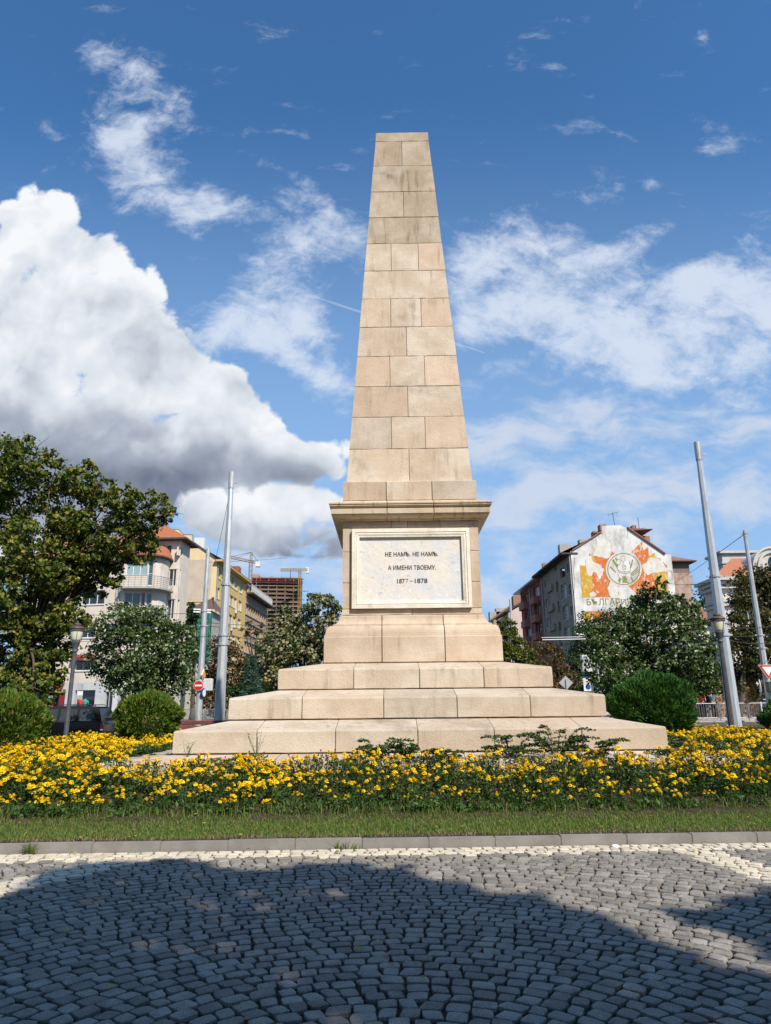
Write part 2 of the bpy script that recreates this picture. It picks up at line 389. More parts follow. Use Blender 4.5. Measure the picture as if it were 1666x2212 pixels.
# cobbles: each stone a slightly domed, worn block
def sett_mesh(stones, name, m):
    n = 16; V = []; Q = []; T = []
    for (cx, cy, ang, L, Wd) in stones:
        ca, sa = math.cos(ang), math.sin(ang); b0 = len(V)
        ph = [random.uniform(-1, 1) for _ in range(n)]; tx, ty = random.uniform(-.035, .035), random.uniform(-.035, .035); hz = random.uniform(-.0025, .0025)
        rings = ((1.0, -.022), (.99, .0), (.965, .0035), (.60, .0065))
        cn = [(sx * L / 2 * random.uniform(.92, 1.03), sy * Wd / 2 * random.uniform(.90, 1.03)) for sx, sy in ((1, 1), (-1, 1), (-1, -1), (1, -1))]
        sk = random.uniform(-.14, .14) * Wd
        base = []
        for e in range(4):
            p, q = cn[e], cn[(e + 1) % 4]
            for f in (.07, .33, .64, .93):
                w_ = .0035 * random.uniform(-1, 1) if .1 < f < .9 else 0
                cut = .94 if f in (.07, .93) else 1.
                bx, by = lerp(p[0], q[0], f), lerp(p[1], q[1], f)
                base.append(((bx * cut + (w_ if e % 2 else 0)) + sk * by / Wd * 2, by * cut + (0 if e % 2 else w_)))
        for r, z in rings:
            for (px, py) in base:
                x, y = px * r, py * r
                V.append((cx + x * ca - y * sa, cy + x * sa + y * ca, z + hz + tx * x + ty * y))
        V.append((cx, cy, .0068 + hz))
        for ri in range(3):
            for k in range(n):
                a = b0 + ri * n + k; c2 = b0 + ri * n + (k + 1) % n
                Q.append((a, c2, c2 + n, a + n))
        for k in range(n): T.append((b0 + 3 * n + k, b0 + 3 * n + (k + 1) % n, b0 + 4 * n))
    me = bpy.data.meshes.new(name); me.from_pydata(V, [], Q + T); me.update()
    o = link(name, me, m, None, False); return tag(o, kind='structure')
grey, cream = [], []
def band(x, y):                                               # the two pale diagonal bands
    for (x0, y0, x1, y1, w) in ((-2.75, 8.3, -3.95, 6.1, .24), (3.28, 8.4, 3.62, 6.4, .22)):
        L = math.hypot(x1-x0, y1-y0); d = ((x-x0)*(y1-y0) - (y-y0)*(x1-x0)) / L; a = ((x-x0)*(x1-x0) + (y-y0)*(y1-y0)) / L
        if abs(d) < w and a > -.3: return True
    return False
rows = [.07, .195, .32, .445]
for ri, s in enumerate(rows):
    a = -9.5 + random.random() * .1
    while a < 9.5:
        L = random.uniform(.10, .165); p = kp(a + L/2, -s + random.uniform(-.006, .006))
        (cream if (ri < 3 or band(p.x, p.y) or random.random() < .25) else grey).append((p.x, p.y, KA + random.uniform(-.06, .06), L - .012, .104 * random.uniform(.92, 1.05))); a += L
r = .6
while r < 10.5:
    st = .118 * random.uniform(.97, 1.03); a = random.random() * .1 - 1.2
    amax = PI + 1.2
    while a < amax:
        L = random.uniform(.095, .155); da = L / r; am = a + da / 2; wob = .035 * math.sin(9 * am + .35 * r) + .02 * math.sin(23 * am + 2 * r)
        rr = r + wob * .6 + random.uniform(-.006, .006)
        x, y = .05 + rr * math.cos(am), 3.1 + rr * math.sin(am)
        if ks(x, y) < -.50 - .03 * random.random() and abs(x) < 8.5 and y > .9:
            (cream if band(x, y) else grey).append((x, y, am + PI/2 + random.uniform(-.09, .09), L - random.uniform(.010, .018), (st - .012) * random.uniform(.9, 1.06)))
        a += da
    r += st
sett_mesh(grey, 'cobbled_plaza', m_sett); sett_mesh(cream, 'pale_cobble_border', m_cream)
# kerb of 0.75 m stones
b = MB()
a = -12.3
while a < 13:
    p = [kp(a + .0025, 0), kp(a + .7475, 0), kp(a + .7475, .11), kp(a + .0025, .11)]
    dz = random.uniform(-.004, .004); h = .1 + dz
    b.prism([q + Vector((0, 0, -.1)) for q in p], (0, 0, .1 + h)); a += .75
tag(b.build('kerb', m_kerb, bevel=.006, seg=2), kind='structure')
b = MB(); b.prism([kp(-12.3, .006, -.1), kp(13, .006, -.1), kp(13, .1, -.1), kp(-12.3, .1, -.1)], (0, 0, .188))
tag(b.build('kerb_mortar', m_kerb), kind='structure')
# island soil
nx, ny = 90, 72
b = MB()
for j in range(ny + 1):
    for i in range(nx + 1):
        a = lerp(-13.2, 14.2, i / nx); s = lerp(.112, 18.6, (j / ny) ** 1.3); p = kp(a, s)
        b.v.append((p.x, p.y, bedz(p.x, p.y) + (random.uniform(-.02, .02) if s > 1.4 else -.012)))
b.f = [(j*(nx+1)+i, j*(nx+1)+i+1, (j+1)*(nx+1)+i+1, (j+1)*(nx+1)+i) for j in range(ny) for i in range(nx)]; b.m = [0] * len(b.f)
tag(b.build('flower_bed_soil', m_soil, fixn=False, smooth=True), kind='structure')
# far pavement, tram strip on the right
b = MB(); b.prism([(7, 41.2, .3), (60, 42.6, .3), (60, 62, .3), (7, 62, .3)], (0, 0, .41)); tag(b.build('pavement', m_pave), kind='structure')
b = MB(); b.prism([(6.5, 40.2, .3), (60, 41.6, .3), (60, 42.58, .3), (6.5, 41.18, .3)], (0, 0, .35)); tag(b.build('pavement_kerb', m_kerb), kind='structure')
m_turf = mat('turf', (.045, .075, .02), (.10, .11, .04), 4, rough=1, bump=.8, bscale=30)
b = MB(); b.prism([(6, 34.5, .5), (60, 36, .5), (60, 41.5, .5), (6, 40.1, .5)], (0, 0, .135)); tag(b.build('tram_turf', m_turf), kind='structure')
m_rail = mat('rail_steel', (.11, .085, .07), (.16, .13, .11), 3, rough=.6, metal=.6)
b = MB()
for dy in (1.0, 2.45): b.beam((6, 34.5 + dy, .66), (60, 36 + dy, .66), .12, .14)
tag(b.build('tram_rails', m_rail), kind='structure')

# ---------------------------------------------------------------- lawn
m_grass = leafmat('grass', [(0, (.06, .12, .016)), (.3, (.12, .215, .03)), (.6, (.17, .255, .042)), (.86, (.22, .22, .07)), (1, (.38, .31, .15))], trans=.4, rough=.6)
def blades(n, area, hmin, hmax, wd, name, lean=.5):
    P = np.array([area() for _ in range(n)]); h = RNG.uniform(hmin, hmax, n); th = RNG.uniform(0, 2*PI, n)
    d = np.stack([np.cos(th), np.sin(th)], 1); le = RNG.uniform(.1, lean, n) * h; ph = th + RNG.uniform(.8, 2.3, n)
    w = np.stack([np.cos(ph), np.sin(ph)], 1) * wd * RNG.uniform(.6, 1.2, n)[:, None]
    V = np.zeros((n, 5, 3)); V[:, :, :2] = P[:, None, :2]; V[:, :, 2] = P[:, None, 2]
    V[:, 0, :2] -= w / 2; V[:, 1, :2] += w / 2
    V[:, 2, :2] += w * .4 + d * le[:, None] * .35; V[:, 3, :2] += -w * .4 + d * le[:, None] * .35; V[:, 2:4, 2] += (h * .6)[:, None]
    V[:, 4, :2] += d * le[:, None]; V[:, 4, 2] += h
    base = np.arange(n)[:, None] * 5
    me = bpy.data.meshes.new(name)
    Q = np.concatenate([base + np.array([[0, 1, 2, 3]]), ], 0); T = base + np.array([[3, 2, 4]])
    me.from_pydata(V.reshape(-1, 3).tolist(), [], Q.tolist() + T.tolist()); me.update(); return me
def lawn_area():
    while True:
        a = random.uniform(-8.2, 8.6) if random.random() < .78 else random.choice((random.uniform(-12.4, -8.2), random.uniform(8.6, 13))); s = random.uniform(.15, 1.62)
        edge = .22 + .06 * math.sin(a * 3.1) + .05 * math.sin(a * 7.7 + 1)
        if s < edge and random.random() > .12: continue
        p = kp(a, s); return (p.x, p.y, bedz(p.x, p.y) - .012)
tag(link('lawn_grass', blades(82000, lawn_area, .018, .05, .0075, 'lawn_grass', .9), m_grass), 'short mown lawn strip between the grey kerb and the marigold bed', 'grass', kind='stuff')
m_straw = leafmat('straw', [(0, (.20, .14, .075)), (.5, (.32, .25, .14)), (1, (.10, .09, .035))], trans=.15)
def edge_area():
    a = random.uniform(-8.2, 8.6); s = .13 + abs(random.gauss(0, .09)); p = kp(a, s); return (p.x, p.y, bedz(p.x, p.y) - .012)
tag(link('dry_grass', blades(5200, edge_area, .012, .045, .006, 'dry_grass', 2.2), m_straw), 'dry straw coloured grass along the back of the grey kerb', 'dry grass', kind='stuff')
# weeds in the joints, tufts by the kerb, a pale pebble
def joint_area():
    while True:
        x, y = random.uniform(-4.5, 4.8), random.uniform(3.6, 8.65)
        q = math.sin(x * 3.3 + y) + math.sin(y * 4.1 - x * 1.7) + math.sin(x * 9 + y * 6)
        if q > .7 or (ks(x, y) > -.12 and random.random() < .8): return (x + random.gauss(0, .03), y + random.gauss(0, .03), -.01)
tag(link('joint_weeds', blades(9000, joint_area, .008, .026, .004, 'joint_weeds', 1.4), leafmat('weed_blade', [(0, (.05, .07, .02)), (.5, (.09, .09, .035)), (1, (.16, .12, .06))])), 'tiny grass and moss growing in the joints of the cobbles', 'weeds', kind='stuff')
def tuft(px, py, label, n=40, r=.035, h=.11):
    c = at(px, py, 8.62); c.z = 0
    c.y = K0.y + c.x * .0296 - .02
    me = blades(n, lambda: (c.x + random.gauss(0, r), c.y + random.gauss(0, .012), .0), h * .4, h, .009, 'grass_tuft', 1.6)
    return tag(link('grass_tuft', me, m_grass), label, 'grass tuft')
tuft(73, 1840, 'dry grass tuft growing against the kerb in front of the densest marigolds', 60, .03, .16)
tuft(742, 1828, 'low spreading grass tuft at the foot of the kerb in the centre', 45, .09, .11)
b = MB(); c = at(1333, 1826, 8.55)
b.lathe((c.x, 8.62, .0), [(.001, .03), (.03, .028), (.05, .015), (.045, .002), (.02, -.01)], 10)
tag(b.build('white_pebble', mat('white_stone', (.75, .72, .66)), smooth=True), 'small white pebble lying on the pale cobbles by the kerb', 'pebble')

# a few fallen leaves on the paving and the lawn
def fallen(n, fn):
    C = np.array([fn() for _ in range(n)]); V, Q = rleaves(C, .05, .7, 3.5, var=.4, fold=.3); return V, Q
# ---------------------------------------------------------------- monument
s_main = stone('sandstone', (.475, .372, .27), (.60, .51, .405), (.21, .16, .11), stain=.65, isl=.16, streak=.5)
s_top = stone('weathered_sandstone', (.35, .27, .185), (.47, .39, .295), (.12, .09, .06), stain=.8, isl=.10, streak=.6)
s_step = stone('step_sandstone', (.46, .378, .285), (.56, .485, .39), (.18, .14, .10), stain=.8, isl=.07, streak=.55)
m_mort = mat('mortar', (.13, .10, .07), (.27, .22, .165), 6, rough=1)
MA = -.00637
mon = thing('obelisk_monument', (MC.x, MC.y, .0), 'tall tan sandstone obelisk on a moulded pedestal with three broad stone steps', 'monument')
mon.rotation_euler.z = MA
def rot4(x, y, k):
    for _ in range(k): x, y = -y, x
    return x, y
def weather(ring):
    """worn arrises: split each long edge and let it wander, with a chip here and there"""
    n = len(ring[0]); out = [[] for _ in ring]; R = len(ring); mid = ring[R // 2]
    for j in range(n - 1):
        L = math.dist(mid[j], mid[j + 1]); k = max(1, int(L / .16)) if L > .2 else 1
        for q in range(k):
            f = q / k; dz = random.uniform(-.004, .004) if q else 0; chip = [1, 1]
            if q and random.random() < .10: chip[0] = 1 - random.uniform(.006, .013) / max(abs(mid[j][0]), abs(mid[j][1]))
            if q and random.random() < .10: chip[1] = 1 - random.uniform(.006, .015) / max(abs(mid[j][0]), abs(mid[j][1]))
            for i, row in enumerate(ring):
                x, y, z = (lerp(row[j][c], row[j + 1][c], f) for c in range(3)); e = 0
                if R <= 8:
                    if i < 2: x *= chip[0]; y *= chip[0]; z += dz
                    elif i >= R - 4 and i < R - 1: x *= chip[1] ** .5; y *= chip[1] ** .5; z += dz
                out[i].append((x, y, z))
    for i, row in enumerate(ring): out[i].append(row[-1])
    return out
def courses(name, prof, joints, m, parent=mon, gap=.012, jit=.004, core=.025, capz=None, sides=None):
    """square ring of cut blocks: prof [(half width, z)], joints = positions -1..1 along each face"""
    b = MB(); W = max(w for w, z in prof)
    js = [j * W for j in joints]
    segs = []
    for k in range(4):
        J = js if k == 0 else [(-j if k == 2 else j) for j in (js[::-1] if k == 2 else js)]
        edges = [('c', None)] + [('j', j) for j in J]
        segs.append(J)
    isl = []
    if not js:
        isl.append([('corner', 0), ('corner', 1), ('corner', 2), ('corner', 3), ('corner', 0)])
    else:
        for k in range(4):
            J = segs[k]
            for a, c in zip(J[:-1], J[1:]): isl.append([('t', k, a + gap/2), ('t', k, c - gap/2)])
            isl.append([('t', k, J[-1] + gap/2), ('corner', (k + 1) % 4), ('t', (k + 1) % 4, segs[(k + 1) % 4][0] - gap/2)])
    for I in isl:
        o = random.uniform(-jit, jit); ring = []
        for (w, z) in prof:
            row = []
            w2 = w + o
            for pi, e in enumerate(I):
                if e[0] == 'corner':
                    x, y = rot4(-w2, -w2, e[1]); row.append((x, y, z))
                else:
                    k, tt = e[1], e[2]
                    s = 1 if pi == 0 else -1
                    pts = [(tt, w2 - .035), (tt, w2 - .008), (tt + s * .010, w2)]
                    if pi: pts = pts[::-1]
                    for (q, ww) in pts:
                        x, y = rot4(q, -ww, k); row.append((x, y, z))
            ring.append(row)
        ring = weather(ring)
        n = len(ring[0]); V = [p for row in ring for p in row]
        F = [(i * n + j, i * n + j + 1, (i + 1) * n + j + 1, (i + 1) * n + j) for i in range(len(ring) - 1) for j in range(n - 1)]
        b.add(V, F)
    # core behind the joints
    cb = []
    for (w, z) in prof:
        w -= core; cb.append([(-w, -w, z), (w, -w, z), (w, w, z), (-w, w, z)])
    V = [p for r_ in cb for p in r_]
    F = [(i*4 + j, i*4 + (j+1) % 4, (i+1)*4 + (j+1) % 4, (i+1)*4 + j) for i in range(len(cb) - 1) for j in range(4)]
    F.append(tuple((len(cb) - 1) * 4 + j for j in range(4)))
    b.add(V, F, 1)
    me = b.mesh(name); me.polygons.foreach_set('material_index', b.m); me.update()
    o = bpy.data.objects.new(name, me); COL.objects.link(o); me.materials.append(m); me.materials.append(m_mort); o.parent = parent
    ORG[o.name] = ORG[mon.name]
    return o
def bev(w, z0, z1, w1=None, c=.012, g=.004):
    w1 = w if w1 is None else w1
    return [(w - .02, z0 + g), (w - .006, z0 + g), (w, z0 + g + c), (w1, z1 - g - c), (w1 - .006, z1 - g), (w1 - .02, z1 - g)]
def fr(*a): return [2 * x - 1 for x in a]
# apron, steps (sloped tops)
courses('apron_slab', [(5.24, .30), (5.24, .68), (5.22, .71), (4.2, .775)], fr(.12, .27, .4, .53, .66, .8, .9), s_step, gap=.02, jit=.012)
for w, z0, z1, wi, zi, J in ((4.305, .790, 1.175, 3.45, 1.335, (.17, .33, .497, .652, .829)), (3.523, 1.345, 1.741, 2.68, 1.893, (.194, .411, .606, .80)), (2.736, 1.903, 2.306, 1.85, 2.461, (.275, .515, .75))):
    o = courses('step', [(w - .02, z0), (w, z0 + .012), (w + .002, (z0 + z1) / 2), (w, z1 - .035), (w - .012, z1 - .008), (w - .035, z1), (wi, zi)], fr(*J), s_step, gap=.013, jit=.006)
# moulded foot of the pedestal
pl = [(1.89, 2.467), (1.908, 2.48), (1.908, 3.0), (1.900, 3.02), (1.885, 3.024), (1.884, 3.05)]
for i in range(9):
    a = PI / 2 * i / 8; pl.append((1.76 + .122 * math.cos(a), 3.06 + .20 * math.sin(a)))
pl += [(1.735, 3.262), (1.735, 3.295)]
for i in range(1, 8):
    a = PI / 2 * i / 8; pl.append((1.60 + .13 * (1 - math.sin(a)), 3.30 + .18 * (1 - math.cos(a))))
pl += [(1.60, 3.485), (1.53, 3.513)]
courses('base_moulding', pl, fr(.324, .677), s_main, gap=.02, jit=.003, core=.03)
# pedestal
for name, z0, z1, J in (('pedestal', 3.515, 3.65, (.5,)), ('pedestal_course', 3.65, 4.24, (.066, .934)), ('pedestal_course', 4.24, 4.95, (.066, .934)), ('pedestal_course', 4.95, 5.51, (.066, .934)), ('frieze', 5.51, 5.665, (.36, .48, .72))):
    courses(name, bev(1.544, z0, z1), fr(*J), s_main, gap=.008, jit=.003)
cp = [(1.546, 5.663), (1.60, 5.672), (1.615, 5.70), (1.655, 5.71)]
for i in range(1, 7):
    a = PI / 2 * i / 6; cp.append((1.655 + .125 * math.sin(a), 5.712 + .066 * (1 - math.cos(a))))
cp += [(1.80, 5.785), (1.80, 5.893), (1.793, 5.90), (1.775, 5.905), (1.775, 5.928), (1.795, 5.94)]
for i in range(7):
    a = PI * i / 6; cp.append((1.812 + .026 * math.sin(a), 5.945 + .046 * i / 6))
cp += [(1.812, 5.994), (1.85, 6.0), (1.852, 6.028), (1.84, 6.034), (1.55, 6.155)]
s_corn = stone('cornice_sandstone', (.47, .37, .255), (.56, .47, .35), (.13, .10, .065), stain=.75, isl=.06, streak=.9)
courses('cornice', cp, fr(.356, .643), s_corn, gap=.016, jit=.002, core=.03)
courses('shaft_base', bev(1.552, 6.157, 6.625) + [(1.45, 6.66)], fr(.323, .665), s_main, gap=.018, jit=.003)
SW = [.741, .754, .808, .876, .935, .992, 1.057, 1.120, 1.183, 1.243, 1.299, 1.357, 1.416, 1.461]
SZ = [17.293, 16.976, 16.085, 15.18, 14.31, 13.445, 12.574, 11.706, 10.854, 10.003, 9.154, 8.318, 7.476, 6.63]
# an even batter through the measured widths
A_ = np.polyfit(SZ[1:], SW[1:], 1); SWf = [float(np.polyval(A_, z)) for z in SZ]; SWf[0] = SWf[1] - .012
SJ = [(), (.49,), (), (.50,), (), (.33, .67), (), (.335, .665), (.50,), (.335, .667), (.50,), (.355, .642), (.50,)]
for i in range(13):
    courses('shaft_course', bev(SWf[i + 1], SZ[i + 1], SZ[i], SWf[i]), fr(*SJ[i]), s_top if i < 5 else s_main, gap=.009, jit=.004)
b = MB(); w = SWf[0] - .02; b.poly([(-w, -w, 17.288), (w, -w, 17.288), (w, w, 17.288), (-w, w, 17.288)])
me = b.mesh('shaft_top'); o = bpy.data.objects.new('shaft_top', me); COL.objects.link(o); me.materials.append(s_top); o.parent = mon
# marble plaque, frame and lettering
mt, t, bs = newmat('plaque_marble'); tc = t.n('ShaderNodeTexCoord').outputs['Object']
c_ = t.mix(t.rng(t.noise(tc, 1.7, 6, .6), .4, .64), (.66, .60, .52), (.56, .56, .57))
c_ = t.mix(t.rng(t.noise(t.mapv(tc, loc=(4, 2, 8)), 1.1, 5, .6), .5, .72, 0, .6), c_, (.66, .53, .40))
c_ = t.mix(t.rng(t.noise(tc, 7., 8, .72, 1.), .55, .68, 0, .75), c_, (.36, .36, .37))
c_ = t.mix(t.rng(t.noise(t.mapv(tc, loc=(1, 5, 2)), 9., 7, .7, .6), .57, .66, 0, .8), c_, (.78, .74, .68))
t.L.new(c_, bs.inputs['Base Color']); bs.inputs['Roughness'].default_value = .55
t.L.new(t.n('ShaderNodeBump', ins={'Strength': .5, 'Distance': .02, 'Height': t.noise(tc, 9, 6, .65)}).outputs[0], bs.inputs['Normal'])
m_frame = mat('frame_marble', (.66, .59, .47), (.76, .70, .60), 4, rough=.6, bump=.5, bscale=22, grime=(.36, .29, .20), gscale=3.)
Y0 = -1.544
b = MB(); b.box((-1.2, Y0 - .012, 3.78), (1.18, Y0 + .05, 5.31))
plq = b.build('plaque', mt); plq.parent = mon; ORG[plq.name] = ORG[mon.name]
b = MB()
o_, i_ = (-1.335, 1.335, 3.655, 5.463), (-1.165, 1.145, 3.815, 5.275)
prof = [(0, .0), (0, .085), (.008, .095), (.38, .097), (.42, .10), (.46, .086), (.50, .080), (.56, .086), (.62, .092), (.70, .090), (.78, .082), (.86, .076), (.95, .074), (1, .074), (1, .0)]
R_ = []
for f, d in prof:
    x0, x1, z0, z1 = [lerp(p, q, f) for p, q in zip(o_, i_)]
    R_.append([(x0, Y0 - d, z0), (x1, Y0 - d, z0), (x1, Y0 - d, z1), (x0, Y0 - d, z1)])
b.add([p for r_ in R_ for p in r_], [(i*4 + j, i*4 + (j+1) % 4, (i+1)*4 + (j+1) % 4, (i+1)*4 + j) for i in range(len(R_) - 1) for j in range(4)])
fo = b.build('plaque_frame', m_frame); fo.parent = plq; ORG[fo.name] = ORG[mon.name]
m_let = mat('lettering', (.03, .03, .03), (.055, .055, .05), 12, rough=.7)
m_let2 = mat('faded_lettering', (.16, .155, .15), (.26, .25, .23), 12, rough=.7)
def text_mesh(name, s, width, height, ext=.006, bold=.0):
    cu = bpy.data.curves.new(name, 'FONT'); cu.body = s; cu.size = 1.; cu.extrude = ext; cu.offset = bold; cu.resolution_u = 3
    ob = bpy.data.objects.new(name, cu); COL.objects.link(ob)
    dg = bpy.context.evaluated_depsgraph_get(); dg.update()
    me = bpy.data.meshes.new_from_object(ob.evaluated_get(dg)); bpy.data.objects.remove(ob); bpy.data.curves.remove(cu)
    co = np.array([v.co[:] for v in me.vertices]); x0, y0 = co[:, 0].min(), co[:, 1].min(); x1, y1 = co[:, 0].max(), co[:, 1].max()
    me.transform(Matrix.Translation((-(x0 + x1) / 2, -(y0 + y1) / 2, 0)))
    me.transform(Matrix.Diagonal((width / (x1 - x0), height / (y1 - y0), 1, 1)))
    me.name = name; return me
for s, cx, cz, w, h in (('НЕ НАМЪ. НЕ НАМЪ.', .015, 4.883, 1.20, .102), ('А ИМЕНИ ТВОЕМУ.', .015, 4.575, 1.08, .104), ('187', -.235, 4.268, .175, .104), ('7', -.10, 4.272, .062, .10), ('–', -.005, 4.268, .07, .010), ('1878', .215, 4.270, .285, .104)):
    me = text_mesh('inscription', s, w, h, .004, .016)
    me.transform(Matrix(((1, 0, 0, cx), (0, 0, -1, Y0 - .014), (0, 1, 0, cz), (0, 0, 0, 1))))
    o = bpy.data.objects.new('inscription', me); COL.objects.link(o); me.materials.append(m_let2 if s == '7' else m_let); o.parent = plq
# ---------------------------------------------------------------- marigolds
m_mfol = leafmat('marigold_leaf', [(0, (.022, .055, .012)), (.5, (.045, .095, .018)), (.85, (.08, .13, .028)), (1, (.14, .12, .04))], trans=.2)
m_petal = leafmat('marigold_petal', [(0, (.86, .52, .006)), (.5, (.90, .65, .010)), (1, (.93, .74, .02))], trans=.08, rough=.6)
m_old = leafmat('withered_marigold', [(0, (.30, .09, .015)), (.5, (.42, .16, .02)), (1, (.16, .08, .03))], trans=.1)
def rhombs(C, A, Bv, N, fold=.15):
    """C centre, A half-length vector, Bv half-width vector, N normal -> folded leaf quads"""
    n = len(C); V = np.zeros((n, 4, 3))
    wl = np.linalg.norm(Bv, axis=1)[:, None]
    V[:, 0] = C - A; V[:, 2] = C + A; V[:, 1] = C + Bv - A * .12 + N * wl * fold; V[:, 3] = C - Bv - A * .12 + N * wl * fold
    return V.reshape(-1, 3), np.arange(n * 4).reshape(n, 4)
def unit(a): return a / np.maximum(np.linalg.norm(a, axis=1)[:, None], 1e-9)
def rleaves(C, size, asp=.62, up=.5, fold=.18, var=.3, out=None, outw=.6):
    n = len(C); N = RNG.normal(size=(n, 3)); N = unit(N); N[:, 2] += up
    if out is not None: N += out * outw
    N = unit(N); T = unit(np.cross(N, RNG.normal(size=(n, 3)))); B_ = np.cross(N, T)
    s = size * (1 - var + 2 * var * RNG.uniform(0, 1, n) ** 1.4)[:, None]
    return rhombs(C, T * s / 2, B_ * s * asp / 2, N, fold)
def head_mesh(name, r):
    V = []; F = []
    for (rr, z, tilt, k, L) in ((.55, .10, .05, 9, .60), (.46, .26, .32, 9, .56), (.30, .42, .62, 7, .48), (.12, .52, 1.0, 5, .36)):
        o = random.random() * 6
        for i in range(k):
            a = o + 2 * PI * i / k + random.uniform(-.15, .15); d = Vector((math.cos(a), math.sin(a), 0)); s = Vector((-d.y, d.x, 0))
            tl = tilt + random.uniform(-.25, .25); ax = d * math.cos(tl) + Vector((0, 0, math.sin(tl)))
            p0 = d * (rr - .3) + Vector((0, 0, z - .1)); L2 = L * random.uniform(.85, 1.15); w = .27 * random.uniform(.85, 1.2)
            p1 = p0 + ax * L2 * .6; p2 = p0 + ax * L2 + Vector((0, 0, random.uniform(-.12, .03)))
            b = len(V); V += [p * r for p in (p0, p1 + s * w, p2 + s * w * .6, p2 - s * w * .6, p1 - s * w)]; F.append((b, b+1, b+2, b+3, b+4))
    b = len(V); n = 8
    V += [Vector((math.cos(2*PI*i/n) * .5, math.sin(2*PI*i/n) * .5, .1)) * r for i in range(n)] + [Vector((0, 0, -.35)) * r, Vector((0, 0, .5)) * r]
    F += [(b + i, b + (i+1) % n, b + n + 1) for i in range(n)] + [(b + (i+1) % n, b + i, b + n) for i in range(n)]
    me = bpy.data.meshes.new(name); me.from_pydata(V, [], F); me.update(); return me
heads = [head_mesh('flower_head', .043) for _ in range(5)]
for h in heads: h.materials.append(m_petal)
olds = [head_mesh('withered_head', .022) for _ in range(2)]
for h in olds: h.materials.append(m_old)
def foliage_np(h, r, n):
    z = RNG.uniform(.03, 1, n) ** .8 * h * .93; k = np.sqrt(RNG.uniform(.05, 1, n)) * r * (.55 + .45 * np.minimum(1, z / h * 1.6)); a = RNG.uniform(0, 2*PI, n)
    C = np.stack([k * np.cos(a), k * np.sin(a), z], 1)
    return rleaves(C, .058, .34, .7, var=.4)
protos = []
for i in range(9):
    h = random.uniform(.24, .36); r = random.uniform(.15, .21)
    V, Q = foliage_np(h, r, 170); V0, Q0 = V, Q; me = npmesh('marigold_plant', V, Q); me.materials.append(m_mfol)
    hs = []
    nh = (11, 8, 7, 5, 5, 4, 4, 4, 12)[i]
    for k in range(nh):
        a = random.random() * 2 * PI; d = math.sqrt(random.random()) * r * .95
        hs.append((random.choice(heads), Vector((d * math.cos(a), d * math.sin(a), h * random.uniform(.74, 1.12))), random.uniform(.68, 1.25), random.uniform(0, 6), random.uniform(-.35, .35), random.uniform(-.45, .1)))
    for k in range((0, 1, 1, 3, 3, 4, 3, 5, 0)[i]):
        a = random.random() * 2 * PI; d = math.sqrt(random.random()) * r
        hs.append((random.choice(olds), Vector((d * math.cos(a), d * math.sin(a), h * random.uniform(.75, 1.12))), random.uniform(.8, 1.2), random.uniform(0, 6), 0, 0))
    sv = []; sq = []
    for hm, p, *_ in hs:
        k0 = len(V0) + len(sv); q = Vector((p.x * .25, p.y * .25, 0)); w = Vector((.004, 0, 0)); w2 = Vector((0, .004, 0))
        sv += [q - w, q + w, p + w, p - w, q - w2, q + w2, p + w2, p - w2]; sq += [(k0, k0+1, k0+2, k0+3), (k0+4, k0+5, k0+6, k0+7)]
    me = npmesh('marigold_plant', np.concatenate([V0, np.array([v[:] for v in sv])]), np.concatenate([Q0, np.array(sq)])); me.materials.append(m_mfol)
    protos.append((me, hs))
spots = []
def try_spot(x, y, dmin):
    if all((x - a) ** 2 + (y - c) ** 2 > dmin * dmin for a, c, *_ in spots): spots.append((x, y)); return True
k = 0
while k < 9000:
    k += 1
    a = random.uniform(-11.3, 11.8); s = random.uniform(1.60, 3.34 if a < 4.8 else 4.2)
    if random.random() < .2 + .3 * (a > -1) * (.5 + .5 * math.sin(a * 2.3 + s * 3)): continue
    p = kp(a, s)
    try_spot(p.x, p.y, .23)
nfront = len(spots)
k = 0
while k < 5000:
    k += 1
    sd = random.choice((-1, 1)); y = random.uniform(12.1, 24.8); ax_ = random.uniform(5.35, 10.5)
    x = MC.x + sd * ax_
    if ks(x, y) < 3.1: continue
    if sd < 0 and x < -2.6 - .42 * y + .6: continue
    if sd > 0 and x > .60 * y: continue
    if abs(y - MC.y) < 5.2 and ax_ < 5.6 + 1.5 * (sd > 0) * (1 - sst(13, 17, y)): continue
    if random.random() < .15: continue
    try_spot(x, y, .27)
spots.sort(key=lambda q: (abs(q[0]) > .57 * q[1], q[1]))     # the plants in sight first, nearest first
def plant_at(x, y, i):
    if x < -1.3: pi = random.choice((0, 1, 2, 0, 8, 3, 8))
    elif x > 3.5: pi = random.choice((1, 2, 3, 4, 5, 1))
    else: pi = random.choice((2, 3, 4, 5, 6, 7, 4))
    return pi, x, y, bedz(x, y) - .02, random.uniform(0, 6.28), random.uniform(.82, 1.28) * (.72 if ks(x, y) < 1.85 else 1)
restV = MB(); rest_l = MB(); rest_o = MB()
MG = 'marigold plants in the flower bed round the monument'
